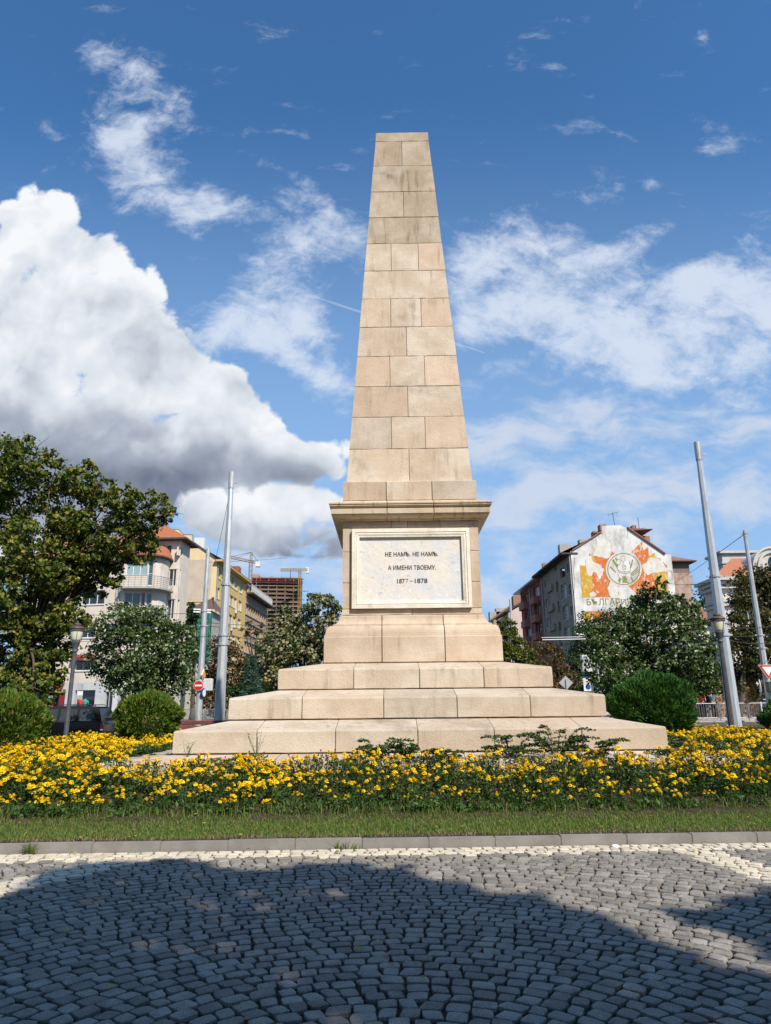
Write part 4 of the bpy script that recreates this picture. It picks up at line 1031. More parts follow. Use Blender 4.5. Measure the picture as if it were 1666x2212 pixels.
lamp((1541, 1583), 1322, 1582, 24.5, True, 'fluted dark iron street lamp leaning on the view of the tall right mast')
def mast(x0, y0, x1, y1, Y, wt, wb, label, m=m_galv, n=8, cap=True, rings=(), gnd=None):
    """tapered steel mast: top pixel row, foot, widths in grid units"""
    top = at(x0, y0, Y); bot = at(x1, y1, Y); g = gz(bot.x, bot.y) if gnd is None else gnd
    rt, rb = wt * Y / FOC / 2, wb * Y / FOC / 2
    x, y = (top.x + bot.x) / 2, Y
    root = thing('steel_mast', (x, y, g), label, 'mast')
    H = top.z; bz = bot.z; f = (g - bz) / (H - bz); r0 = lerp(rb, rt, f)
    b = MB(); hc = H - .75 if cap else H
    pts = [Vector((x, y, g - .1)), Vector((x, y, lerp(g, H, .33))), Vector((x, y, lerp(g, H, .66))), Vector((x, y, hc))]
    b.tube(pts, [r0, lerp(r0, rt, .33), lerp(r0, rt, .66), rt], n); b.build('pole', m, root)
    if cap:
        b = MB(); b.lathe((x, y, hc), [(rt * 1.08, -.05), (rt * 1.12, 0), (rt * 1.12, .75), (rt * .9, .76)], 14); b.box((x + rt, y - .02, hc + .2), (x + rt + .18, y + .02, hc + .24)); b.build('mast_cap', m_galv2, root)
    for ry in rings:
        z = at(lerp(x0, x1, (ry - y0) / (y1 - y0)), ry, Y).z; r = lerp(rt, r0, (H - z) / (H - g))
        b = MB(); b.lathe((x, y, z), [(r, -.05), (r + .03, -.045), (r + .03, .045), (r, .05)], 14); b.box((x - r - .12, y - .03, z - .03), (x - r, y + .03, z + .03)); b.box((x + r, y - .03, z - .03), (x + r + .12, y + .03, z + .03)); b.build('clamp', m_galv2, root)
    return root, x, y, lambda z: lerp(r0, rt, (z - g) / (H - g))
mast(497, 1020, 477, 1562, 31, 11, 23, 'tall bright steel mast left of the monument rising into the cloud', rings=(1263, 1372, 1392))
mR = mast(1508, 955, 1587, 1580, 27, 12.5, 29, 'tallest steel mast at the right standing behind the fluted lamp', rings=(1245, 1345, 1372), gnd=.45)
mL = mast(450, 1185, 428, 1558, 40, 8.5, 14.5, 'shorter weathered steel mast carrying the no entry sign', m_galv2, cap=False, rings=(1320, 1352))
mF = mast(1611, 1146, 1660, 1512, 40, 7.5, 15, 'grey steel mast at the right edge carrying the yield sign', m_galv2, cap=False, rings=(1152, 1372, 1400))
mast(122, 1360, 106, 1530, 44, 9, 14, 'steel mast half hidden under the big linden beside the red shop', cap=False)
mast(1103, 1295, 1110, 1450, 90, 5, 6.5, 'distant steel mast right of the pedestal by the pink house', cap=False)
mast(694, 1278, 690, 1450, 75, 4.5, 6, 'distant steel mast just left of the pedestal above the linden', cap=False)
mast(444, 1340, 433, 1560, 41.5, 6, 8, 'thin dark grey lamp pole close behind the no entry sign', m_iron, cap=False)
mast(1264, 1378, 1284, 1500, 46, 6.5, 9, 'dark grey pole with a white switch box beside the deep green thuja', m_iron, cap=False)
mast(1291, 1425, 1296, 1505, 45, 3.2, 4, 'thin light grey pole between the dark pole and the silver linden', cap=False)
# signs, each a thing fixed to its pole
def disc(c, r, d, m_list, name, label, cat, n=28):
    root = thing(name, c, label, cat); return root
c = at(429, 1481, 39.7); r = 10.4 * 39.7 / FOC
root = thing('no_entry_sign', c, 'round red no entry sign with a white bar on the weathered mast', 'road sign')
b = MB(); P = [(c.x + r * math.cos(2*PI*i/32), c.y, c.z + r * math.sin(2*PI*i/32)) for i in range(32)]; b.prism(P, (0, .03, 0)); b.build('sign_plate', m_white, root)
b = MB(); P = [(c.x + .94 * r * math.cos(2*PI*i/32), c.y - .008, c.z + .94 * r * math.sin(2*PI*i/32)) for i in range(32)]; b.prism(P, (0, .006, 0)); b.build('sign_face', m_red, root)
b = MB(); b.box((c.x - .72 * r, c.y - .016, c.z - .15 * r), (c.x + .72 * r, c.y - .009, c.z + .17 * r)); b.build('bar', m_white, root)
for px, py, kind in ((440, 1458, 'd'), (440, 1497, 'c')):
    c = at(px, py, 39.9); sx_ = .07; r = .26
    root = thing('direction_sign', c, 'edge-on yellow diamond road sign above the blue disc' if kind == 'd' else 'edge-on round blue road sign behind the no entry sign', 'road sign')
    pts = [(0, 1), (1, 0), (0, -1), (-1, 0)] if kind == 'd' else [(math.cos(2*PI*i/20), math.sin(2*PI*i/20)) for i in range(20)]
    D = Vector((.22, .975, 0)); b = MB(); b.prism([c + D * r * p + Vector((0, 0, r * q * (1.25 if kind == 'd' else 1.))) for p, q in pts], (-.03, .007, 0)); b.build('sign_plate', m_white if kind == 'd' else m_blue, root)
    b = MB(); b.prism([c + D * r * .75 * p + Vector((-.034 + .07, -.02, .75 * r * q * (1.25 if kind == 'd' else 1.))) for p, q in pts], (.004, -.001, 0)); b.build('sign_face', m_yel if kind == 'd' else m_white, root)
# yield sign at the right
c = at(1659, 1447, 39.6); s = 19 * 39.6 / FOC
root = thing('yield_sign', c, 'white triangular yield sign with a red border at the right edge', 'road sign')
tri = lambda k, d: [(c.x - s * k, c.y - d, c.z + .55 * s * k + .0), (c.x + s * k, c.y - d, c.z + .55 * s * k), (c.x, c.y - d, c.z - 1.1 * s * k)]
b = MB(); b.prism(tri(1.0, 0), (0, .03, 0)); b.build('sign_plate', m_white, root)
b = MB(); b.prism(tri(.93, .008), (0, .006, 0)); b.build('border', m_red, root)
b = MB(); b.prism(tri(.60, .016), (0, .006, 0)); b.build('sign_face', m_white, root)
c = at(1656, 1485, 39.7); root = thing('round_sign', c, 'round road sign seen nearly edge-on under the yield sign', 'road sign')
b = MB(); D = Vector((.35, .93, 0)); b.prism([c + D * .3 * math.cos(2*PI*i/20) - Vector((.35, 0, 0)) + Vector((0, 0, .42 * math.sin(2*PI*i/20))) for i in range(20)], (.03, -.01, 0)); b.build('sign_plate', m_white, root)
b = MB(); b.box((c.x - .0, c.y - .2, c.z - .25), (c.x + .42, c.y + .1, c.z + .3)); b.build('signal_housing', m_dark, root, bevel=.03)
# back of a diamond sign, bus stop sign, switch boxes
c = at(1223, 1475, 44); r = 15 * 44 / FOC
root = thing('diamond_sign', (c.x, c.y, gz(c.x, c.y)), 'grey back of a diamond road sign behind the second step', 'road sign')
b = MB(); b.prism([c + Vector((r * p, 0, r * q * .95)) for p, q in ((0, 1), (1, 0), (0, -1), (-1, 0))], (0, .02, 0)); b.build('sign_plate', m_galv, root)
b = MB(); b.tube([(c.x, c.y - .05, gz(c.x, c.y)), (c.x, c.y - .05, c.z + r * .5)], .035, 8); b.build('post', m_galv2, root)
c = at(1269, 1478, 45.3); root = thing('bus_stop_sign', (c.x, c.y, gz(c.x, c.y)), 'narrow white bus stop sign with a blue top beside the dark pole', 'sign')
w = .22; b = MB(); b.box((c.x - w, c.y, c.z - .75), (c.x + w, c.y + .08, c.z + .58)); b.build('sign_plate', m_white, root)
b = MB(); b.box((c.x - w - .005, c.y - .012, c.z + .38), (c.x + w + .005, c.y - .004, c.z + .58)); b.build('blue_panel', m_blue, root)
b = MB(); b.prism([(c.x + .04 + .16 * math.cos(2*PI*i/20), c.y - .012, c.z - .17 + .16 * math.sin(2*PI*i/20)) for i in range(20)], (0, .008, 0)); b.build('round_mark', m_blue, root)
b = MB(); b.box((c.x - w - .005, c.y - .012, c.z - .5), (c.x + w + .005, c.y - .004, c.z - .41)); b.build('green_stripe', mat('sign_green', (.02, .16, .11), rough=.4), root)
b = MB(); b.box((c.x - .17, c.y - .01, c.z - .02), (c.x + .17, c.y - .003, c.z + .33)); b.build('timetable', mat('paper', (.6, .58, .5), (.66, .64, .56), 6), root)
b = MB(); b.box((c.x - .05, c.y + .02, gz(c.x, c.y)), (c.x + .05, c.y + .06, c.z - .7)); b.build('post', m_galv2, root)
c = at(1267.5, 1434, 45.2); b = MB(); b.box((c.x - .32, c.y - .15, c.z - .52), (c.x + .30, c.y + .2, c.z + .52)); tag(b.build('switch_box', mat('grey_plastic', (.50, .50, .49), (.56, .56, .55), 4), bevel=.04), 'large pale grey switch box hung on the dark pole', 'switch box')
c = at(450, 1479, 41); b = MB(); b.box((c.x - .28, c.y - .15, c.z - .36), (c.x + .25, c.y + .15, c.z + .33)); tag(b.build('switch_box', bpy.data.materials['grey_plastic'], bevel=.04), 'small cream switch box on the thin lamp pole by the no entry sign', 'switch box')
# parking sign by the left lamp
c = at(172, 1500, 36.5); root = thing('parking_sign', (c.x, c.y, 0), 'narrow white parking sign on a thin post behind the left lamp', 'sign')
b = MB(); b.tube([(c.x - .12, c.y, 0), (c.x - .12, c.y, at(172, 1475, 36.5).z)], .03, 8); b.build('post', m_galv2, root)
for y0, y1, mm in ((1477, 1490, m_galv), (1493, 1502, m_white), (1502, 1511, m_galv)):
    a1, a2 = at(172, y0, 36.5).z, at(172, y1, 36.5).z; b = MB(); b.box((c.x - .1, c.y - .02, a2), (c.x + .16, c.y + .0, a1)); b.build('sign_plate', mm, root)
# overhead wires: thin sagging cables of their own
def wire(p, q, label, r=.016, sag=.25):
    p = at(*p); q = at(*q); b = MB(); n = 14
    b.tube([p.lerp(q, k / n) - Vector((0, 0, sag * 4 * (k / n) * (1 - k / n))) for k in range(n + 1)], r, 5); tag(b.build('overhead_wire', m_cabl), label, 'cable')
wire((1611, 1152, 40), (1455, 1260, 98), 'overhead wire falling left from the top of the right edge mast to the gable', .02, .1)
wire((0, 1318, 52), (446, 1323, 40), 'overhead wire crossing the beige apartment house at its lowest balcony')
wire((446, 1345, 40), (720, 1343, 60), 'upper overhead wire between the weathered mast and the young linden')
wire((446, 1352, 40), (720, 1354, 60), 'lower overhead wire between the weathered mast and the young linden')
wire((300, 1355, 52), (446, 1350, 40), 'overhead wire running left from the weathered mast over the silver linden')
wire((1075, 1390, 60), (1262, 1388, 46), 'overhead wire crossing in front of the red house', .02)
wire((1075, 1384, 60), (1250, 1376, 70), 'upper overhead wire in front of the red house and grey house', .016)
wire((1262, 1388, 46), (1590, 1372, 28), 'overhead wire running behind the silver linden to the tallest mast')
wire((1540, 1349, 27), (1700, 1342, 40), 'overhead wire to the right of the tallest mast at clamp height')
wire((1545, 1376, 27), (1700, 1381, 40), 'lowest overhead wire to the right of the tallest mast')
wire((1430, 1253, 99), (1535, 1259, 27), 'overhead wire from the tallest mast to the brick wall', .016, .3)
wire((445, 1215, 40), (620, 1205, 70), 'overhead wire from the top of the weathered mast passing the crane', .012, .05)
wire((462, 1222, 40), (497, 1060, 31), 'slack cable between the tops of the two left masts', .010, .2)
wire((480, 1372, 31), (720, 1385, 70), 'overhead wire leaving the middle clamp of the tall bright mast', .014)
wire((0, 1375, 48), (480, 1372, 31), 'long overhead wire from the left edge to the tall bright mast', .012, .3)
wire((1075, 1400, 75), (1290, 1432, 45), 'lowest overhead wire crossing the grey house to the thin pole', .014)
wire((1160, 1440, 70), (1262, 1395, 46), 'slanting stay wire before the grey house', .012, .05)
wire((1540, 1372, 27), (1700, 1360, 60), 'thin overhead wire between the two right masts', .012)
# span fittings
b = MB(); p = at(1172, 1382, 58); q = at(1270, 1380, 58); b.beam(p, q, .05, .05); b.beam(p + Vector((0, .3, .2)), q + Vector((0, .3, .2)), .035); tag(b.build('span_bar', m_white), 'white insulated span bar hanging before the grey house', 'span bar')
b = MB(); p = at(418, 1316, 40); q = at(456, 1318, 40.5); b.beam(p, q, .09, .07); b.beam(p - Vector((0, 0, .14)), q - Vector((0, 0, .14)), .07); tag(b.build('span_bar', m_white), 'short double bracket across the weathered mast', 'span bar')
b = MB(); p = at(1246, 1369, 46); q = at(1285, 1374, 46); b.beam(p, q, .08, .06); tag(b.build('lamp_arm', m_white), 'thin white lamp arm on top of the dark grey pole', 'lamp arm')
# crowd barriers
m_bar = mat('barrier_steel', (.22, .235, .25), (.30, .31, .32), 3, rough=.45, metal=.4)
def barrier(x, y, w, ang, z, label, grp, hh=1.0, nb=10):
    root = thing('crowd_barrier', (x, y, z), label, 'barrier', grp); d = Vector((math.cos(ang), math.sin(ang), 0)); o = Vector((x, y, z))
    b = MB(); P = lambda u, h: o + d * u + Vector((0, 0, h))
    r = .12; loop = [P(.06 + r, .22), P(w - r - .06, .22), P(w - .08, .25), P(w - .06, .22 + r), P(w - .06, hh - r), P(w - .08, hh - .04), P(w - r - .06, hh), P(.06 + r, hh), P(.08, hh - .04), P(.06, hh - r), P(.06, .22 + r), P(.08, .25), P(.06 + r, .22)]
    b.tube(loop, .022, 6); b.build('barrier_frame', m_bar, root)
    b = MB()
    for k in range(nb): u = .06 + (w - .12) * (k + 1) / (nb + 1); b.tube([P(u, .22), P(u, hh)], .010, 5)
    b.build('barrier_bars', m_bar, root)
    b = MB(); b.tube([P(0, -.1), P(0, hh + .0)], .032, 6); b.build('post', m_bar, root)
    return root
p0 = at(1488, 1553, 42.2); 
for k in range(6):
    x = p0.x + 1.62 * k; barrier(x, 42.0 + .0259 * (x - 6.5) - .6 , 1.6, .0259, .655, ('first', 'second', 'third', 'fourth', 'fifth', 'sixth')[k] + ' grey crowd barrier to the right of the deep green thuja ball', 'crowd barriers along the right pavement')
p0 = at(392, 1553, 46)
for k in range(3):
    barrier(p0.x + 1.42 * k, 46, 1.4, 0, .62, ('grey crowd barrier left of the weathered mast', 'grey crowd barrier between the weathered mast and the lamp pole', 'grey crowd barrier beside the foot of the tall bright mast')[k], 'crowd barriers behind the red bench', nb=16)
# dark red bench
m_rw = mat('red_painted_wood', (.16, .035, .03), (.22, .055, .045), 3, rough=.5, stretch=(.4, 4, 4))
c = at(430, 1575, 23.6); zt = at(430, 1556, 23.6).z; g = bedz(c.x, c.y)
root = thing('bench', (c.x, 23.6, g), 'dark red slatted bench behind the left end of the stone steps', 'bench')
x0, x1 = at(372, 1570, 23.6).x, at(505, 1570, 23.6).x
for nm, zz, yy, hh in (('back_slat', zt - .07, 23.55, .12), ('back_slat', zt - .235, 23.58, .13), ('seat', g + .42, 23.85, .05)):
    b = MB(); b.box((x0, yy, zz - hh / 2), (x1, yy + (.05 if nm != 'seat' else .45), zz + hh / 2)); b.build(nm, m_rw, root, bevel=.012)
for xx in (x0 + .15, x1 - .15):
    b = MB(); b.box((xx - .03, 23.6, g - .05), (xx + .03, 23.66, zt - .02)); b.box((xx - .03, 24.2, g - .05), (xx + .03, 24.26, g + .4)); b.build('leg', m_dark, root)

# ---------------------------------------------------------------- cars
m_black = mat('black_car_paint', (.007, .007, .008), rough=.08, spec=.6)
m_silver = mat('silver_car_paint', (.45, .47, .47), rough=.3, metal=.4, spec=.5)
m_glassc = mat('car_glass', (.10, .135, .13), (.02, .025, .026), 1.6, rough=.03, spec=1., stretch=(1, 1, 2))  # paler tone in the glass colour stands in for reflected light
m_tyre = mat('tyre_rubber', (.015, .015, .016), rough=.9)
m_rim = mat('alloy', (.32, .33, .34), rough=.35, metal=.7)
m_tail = mat('tail_light', (.30, .01, .012), rough=.2, spec=.6)
m_clear = mat('clear_lens', (.6, .62, .62), rough=.15, spec=.7)
def car(name, label, x_rear, y, z, paint, L, Wd, prof, cab, wheels, wr, glass, roofbar):
    """side-on car, nose to the left: local u grows forward (to -x)"""
    root = thing(name, (x_rear - L / 2, y, z), label, 'car')
    X = lambda u: x_rear - u
    h = Wd / 2
    def body_profile(off): return [(X(u), y + off, z + v) for u, v in prof]
    # body in slices across the width so the flanks bulge softly
    b = MB(); n = len(prof); rows = []
    cu = sum(u for u, v in prof) / n; cv = sum(v for u, v in prof) / n
    for off, k in ((-h, .955), (-h + .035, .985), (-h + .12, 1.), (h - .12, 1.), (h - .035, .985), (h, .955)):
        rows.append([(X(cu + (u - cu) * k), y + off, z + cv + (v - cv) * (k if v > cv else 1)) for u, v in prof])
    b.add([p for r in rows for p in r], [(i*n + j, i*n + (j+1) % n, (i+1)*n + (j+1) % n, (i+1)*n + j) for i in range(5) for j in range(n)] + [tuple(range(n))[::-1], tuple(5*n + j for j in range(n))])
    # cabin with tumblehome
    m_ = len(cab); rows = []
    z0 = min(v for u, v in cab); z1 = max(v for u, v in cab)
    for sgn in (-1, 1):
        rows.append([(X(u), y + sgn * lerp(h - .05, h - .24, (v - z0) / (z1 - z0)), z + v) for u, v in cab])
    b.add(rows[0] + rows[1], [(j, (j+1) % m_, (j+1) % m_ + m_, j + m_) for j in range(m_)] + [tuple(range(m_))[::-1], tuple(m_ + j for j in range(m_))])
    b.build('body', paint, root, bevel=.03, seg=2)
    for sgn in (-1, 1):
        for quad in glass:
            P = [Vector((X(u), y + sgn * (lerp(h - .05, h - .24, (v - z0) / (z1 - z0)) + .006), z + v)) for u, v in quad]
            b = MB(); b.prism(P, (0, -sgn * .01, 0)); b.build('window', m_glassc, root)
        for wu in wheels:
            c = Vector((X(wu), y + sgn * (h - .13), z + wr)); b = MB(); k = 26
            pr = [(wr * .60, -.11), (wr * .93, -.12), (wr, -.08), (wr, .08), (wr * .93, .12), (wr * .60, .11)]
            V = [(c.x + r * math.cos(2*PI*i/k), c.y + a, c.z + r * math.sin(2*PI*i/k)) for r, a in pr for i in range(k)]
            b.add(V, [(q*k + i, q*k + (i+1) % k, ((q+1) % 6)*k + (i+1) % k, ((q+1) % 6)*k + i) for q in range(6) for i in range(k)])
            wo = b.build('wheel', m_tyre, root, True)
            b = MB(); yo = c.y + sgn * .085
            b.prism([(c.x + wr * .6 * math.cos(2*PI*i/k), yo - .01, c.z + wr * .6 * math.sin(2*PI*i/k)) for i in range(k)], (0, .02, 0), 1)
            for q in range(6):
                a = 2 * PI * q / 6; b.beam((c.x, yo + sgn * .02, c.z), (c.x + wr * .57 * math.cos(a), yo + sgn * .02, c.z + wr * .57 * math.sin(a)), .07, .03)
            b.tube([(c.x + wr * .57 * math.cos(2*PI*i/k), yo + sgn * .015, c.z + wr * .57 * math.sin(2*PI*i/k)) for i in range(k + 1)], .02, 5)
            b.build('rim', [m_rim, m_tyre], wo)
            b = MB(); ar = [(c.x + (wr * 1.16) * math.cos(a), y + sgn * (h + .002), c.z + (wr * 1.16) * math.sin(a)) for a in [PI * i / 14 for i in range(15)]]
            b.tube(ar, .035, 6); b.build('wheel_arch', paint, root)
            b = MB(); b.prism([(c.x + (wr * 1.13) * math.cos(2*PI*i/24), y + sgn * (h - .03), c.z + (wr * 1.13) * math.sin(2*PI*i/24)) for i in range(24)], (0, -sgn * .22, 0)); b.build('wheel_well', m_tyre, root)
        b = MB(); zb = prof_top(prof, .1); b.box((X(.16), y + sgn * (h - .03) - .02, z + zb - .34), (X(.02), y + sgn * (h - .03) + .02, z + zb - .04)); b.build('tail_light', m_tail, root, bevel=.01)
        b = MB(); b.box((X(.17), y + sgn * (h - .03) - .021, z + zb - .40), (X(.0), y + sgn * (h - .03) + .021, z + zb - .345)); b.build('reversing_light', m_clear, root)
        b = MB(); b.box((X(L - .05), y + sgn * (h - .1) - .08, z + .72), (X(L - .28), y + sgn * (h - .1) + .085, z + .88)); b.build('headlight', m_clear, root, bevel=.02)
        for du in (L * .42, L * .62): b = MB(); b.box((X(du + .09), y + sgn * (h - .01) - .02, z + 1.0), (X(du - .09), y + sgn * (h - .01) + .02, z + 1.035)); b.build('door_handle', paint, root)
        b = MB(); b.box((X(L * .70 + .1), y + sgn * (h + .07) - .09, z + 1.08), (X(L * .70 - .06), y + sgn * (h + .07) + .09, z + 1.25)); b.build('wing_mirror', paint, root, bevel=.03)
        if roofbar:
            u0, u1 = roofbar; zr = z + z1 + .045; yy = y + sgn * (h - .30); b = MB(); b.tube([(X(u0), yy, zr - .06), (X(u0 + .12), yy, zr), (X(u1 - .12), yy, zr), (X(u1), yy, zr - .06)], .02, 6); b.build('roof_rail', m_rim, root)
    return root
def prof_top(prof, u): return max(v for uu, v in prof if uu < .4)
suvp = [(.02, .52), (0, .72), (.03, 1.0), (.08, 1.16), (3.3, 1.12), (3.45, 1.10), (4.35, 1.02), (4.6, .92), (4.68, .72), (4.66, .45), (4.55, .34), (4.3, .32), (3.9, .36), (.75, .36), (.35, .38), (.08, .44)]
suvc = [(.10, 1.13), (.14, 1.3), (.30, 1.72), (.42, 1.80), (1.2, 1.845), (2.2, 1.84), (2.6, 1.80), (3.35, 1.16)]
glass = [[(.42, 1.20), (.52, 1.66), (1.15, 1.70), (1.15, 1.18)], [(1.28, 1.18), (1.28, 1.70), (2.02, 1.71), (2.02, 1.18)], [(2.14, 1.18), (2.14, 1.70), (2.50, 1.70), (3.02, 1.20)]]
XR = at(239, 1560, 34.4).x
car('black_car', 'black off road car parked side-on behind the left lamp', XR, 34.4, gz(XR - 2, 34.4) - .04, m_black, 4.7, 1.86, suvp, suvc, (1.0, 3.75), .39, glass, (.5, 2.4))
sp_ = [(.02, .45), (0, .62), (.03, .85), (.08, .95), (2.9, .93), (3.9, .82), (4.2, .7), (4.24, .5), (4.2, .3), (4.0, .26), (.3, .26), (.05, .34)]
scb = [(.12, .93), (.20, 1.1), (.50, 1.40), (.8, 1.46), (1.7, 1.47), (2.2, 1.42), (3.0, .95)]
sg = [[(.45, 1.0), (.66, 1.34), (1.2, 1.37), (1.2, .98)], [(1.3, .98), (1.3, 1.37), (1.95, 1.36), (2.5, .99)]]
car('silver_car', 'silver hatchback parked behind the black off road car', at(246, 1560, 39).x + .15, 39.2, .0, m_silver, 4.25, 1.74, sp_, scb, (.8, 3.4), .31, sg, None)

# ---------------------------------------------------------------- people behind the barriers
m_skin = mat('skin', (.42, .24, .16), rough=.6); m_hair = mat('hair', (.03, .02, .015), rough=.7)
def person(x, y, z, label, shirt, trou, rot, arm):
    """standing figure: one skinned body, clothes and hair as children"""
    o = Vector((x, y, z)); M = Matrix.Translation(o) @ Matrix.Rotation(rot, 4, 'Z')
    def skinned(name, V, E, R, m, parent=None):
        me = bpy.data.meshes.new(name); me.from_pydata(V, E, []); ob = bpy.data.objects.new(name, me); COL.objects.link(ob)
        md = ob.modifiers.new('s', 'SKIN'); sv = me.skin_vertices[0].data
        for i, r in enumerate(R): sv[i].radius = (r, r) if not isinstance(r, tuple) else r
        sv[0].use_root = True
        ob.modifiers.new('d', 'SUBSURF').levels = 1
        dg = bpy.context.evaluated_depsgraph_get(); dg.update(); m2 = bpy.data.meshes.new_from_object(ob.evaluated_get(dg))
        bpy.data.objects.remove(ob); m2.name = name; m2.materials.clear(); m2.transform(M)
        return link(name, m2, m, parent, True)
    aL, aR = arm
    V = [(0, 0, .95), (0, 0, 1.15), (0, .0, 1.38), (0, 0, 1.50), (0, -.01, 1.60), (0, -.02, 1.72),
         (.17, 0, 1.42), aL[0], aL[1], (-.17, 0, 1.42), aR[0], aR[1],
         (.10, 0, .88), (.11, -.01, .48), (.11, .02, .08), (.11, -.14, .04), (-.10, 0, .88), (-.11, .03, .48), (-.11, .04, .08), (-.11, -.12, .04)]
    E = [(0, 1), (1, 2), (2, 3), (3, 4), (4, 5), (2, 6), (6, 7), (7, 8), (2, 9), (9, 10), (10, 11), (0, 12), (12, 13), (13, 14), (14, 15), (0, 16), (16, 17), (17, 18), (18, 19)]
    R = [(.14, .10), (.135, .10), (.15, .105), .055, .085, .075, .06, .045, .032, .06, .045, .032, .085, .058, .04, .035, .085, .058, .04, .035]
    body = skinned('person', V, E, R, m_skin); tag(body, label, 'person')
    ORG[body.name] = Vector((0, 0, 0))
    skinned('shirt', [V[0], V[1], V[2], V[6], tuple(lerp(p, q, .6) for p, q in zip(V[6], V[7])), V[9], tuple(lerp(p, q, .6) for p, q in zip(V[9], V[10]))], [(0, 1), (1, 2), (2, 3), (3, 4), (2, 5), (5, 6)], [(.155, .115), (.15, .115), (.165, .12), .075, .06, .075, .06], shirt, body)
    skinned('trousers', [V[0], V[12], V[13], (.11, .02, .14), V[16], V[17], (-.11, .04, .14)], [(0, 1), (1, 2), (2, 3), (0, 4), (4, 5), (5, 6)], [(.15, .112), .10, .075, .058, .10, .075, .058], trou, body)
    skinned('hair', [(0, .03, 1.66), (0, .02, 1.76)], [(0, 1)], [.08, .085], m_hair, body)
dk = lambda n, c: mat(n, c, rough=.9)
px = at(1543, 1535, 45); person(px.x, 45.0, .71, 'person in a blue grey shirt raising an arm behind the right barriers', dk('blue_grey_cloth', (.10, .13, .17)), dk('dark_cloth', (.02, .022, .03)), .3, (((.32, -.12, 1.30), (.5, -.25, 1.5)), ((-.34, -.15, 1.40), (-.62, -.22, 1.48))))
px = at(1519, 1535, 45.5); person(px.x, 45.5, .71, 'person in a dark red top behind the left end of the right barriers', dk('dark_red_cloth', (.16, .03, .03)), dk('charcoal_cloth', (.03, .03, .032)), -.6, (((.24, -.05, 1.15), (.22, -.2, .95)), ((-.24, -.05, 1.15), (-.2, -.22, 1.0))))
px = at(1531, 1535, 46); person(px.x, 46.0, .71, 'person in pale shorts and a black shirt between the other two people', dk('black_cloth', (.012, .012, .014)), dk('pale_cloth', (.28, .28, .27)), 2.6, (((.24, -.03, 1.15), (.24, -.15, .95)), ((-.24, -.03, 1.15), (-.25, -.12, .95))))
# ---------------------------------------------------------------- buildings
m_wfr = mat('white_window_frame', (.62, .62, .60), rough=.5); m_wbr = mat('brown_window_frame', (.10, .07, .05), rough=.6)
def gmat(name, c, r=.06): return mat(name, c, rough=r, spec=.8)
g_dark = gmat('dark_pane', (.018, .022, .026)); g_blue = gmat('blue_pane', (.05, .085, .105)); g_cur = gmat('curtained_pane', (.24, .34, .36), .15); g_pale = gmat('blind_pane', (.42, .43, .42), .25)
m_tile = mat('orange_roof_tile', (.29, .095, .045), (.38, .14, .07), 8, rough=.85, bump=.8, bscale=18)
m_otile = mat('old_roof_tile', (.20, .09, .06), (.30, .15, .10), 7, rough=.95, bump=1., bscale=14, grime=(.10, .07, .06))
m_eave = mat('dark_eave', (.05, .038, .033), (.08, .06, .05), 5, rough=.8)
m_conc = mat('concrete', (.30, .29, .27), (.40, .385, .36), 3, rough=.95, grime=(.16, .15, .14))
m_gut = mat('zinc', (.30, .31, .32), (.40, .41, .42), 4, rough=.5, metal=.4)
m_ac = mat('air_conditioner_case', (.55, .55, .52), rough=.6)
class Wall:
    """upright wall plane through A with horizontal direction D (left to right as seen), outward normal N"""
    def __init__(s, A, D, z0=0):
        s.A = Vector((A[0], A[1], 0)); s.D = Vector((D[0], D[1], 0)).normalized(); s.N = Vector((s.D.y, -s.D.x, 0))
    def uz(s, px, py):
        d = ray(px, py); k = (s.A - EYEP).dot(s.N) / d.dot(s.N); p = EYEP + d * k
        return (p - s.A).dot(s.D), p.z
    def pt(s, u, z, off=0.): return s.A + s.D * u + s.N * off + Vector((0, 0, z))
def facade(parent, W, u0, u1, z0, z1, holes, m, name='wall', dep=.2, back=.0):
    us = sorted(set([u0, u1] + [h[0] for h in holes] + [h[1] for h in holes])); zs = sorted(set([z0, z1] + [h[2] for h in holes] + [h[3] for h in holes]))
    us = [u for u in us if u0 <= u <= u1]; zs = [z for z in zs if z0 <= z <= z1]
    b = MB()
    for a, c in zip(us[:-1], us[1:]):
        for e, f in zip(zs[:-1], zs[1:]):
            mu, mz = (a + c) / 2, (e + f) / 2
            if any(h[0] < mu < h[1] and h[2] < mz < h[3] for h in holes): continue
            b.quad(W.pt(a, e), W.pt(c, e), W.pt(c, f), W.pt(a, f))
    for h in holes:
        P = [(h[0], h[2]), (h[1], h[2]), (h[1], h[3]), (h[0], h[3])]
        for (a, c), (e, f) in zip(P, P[1:] + P[:1]): b.quad(W.pt(a, c), W.pt(e, f), W.pt(e, f, -dep), W.pt(a, c, -dep))
    return b.build(name, m, parent, fixn=False)
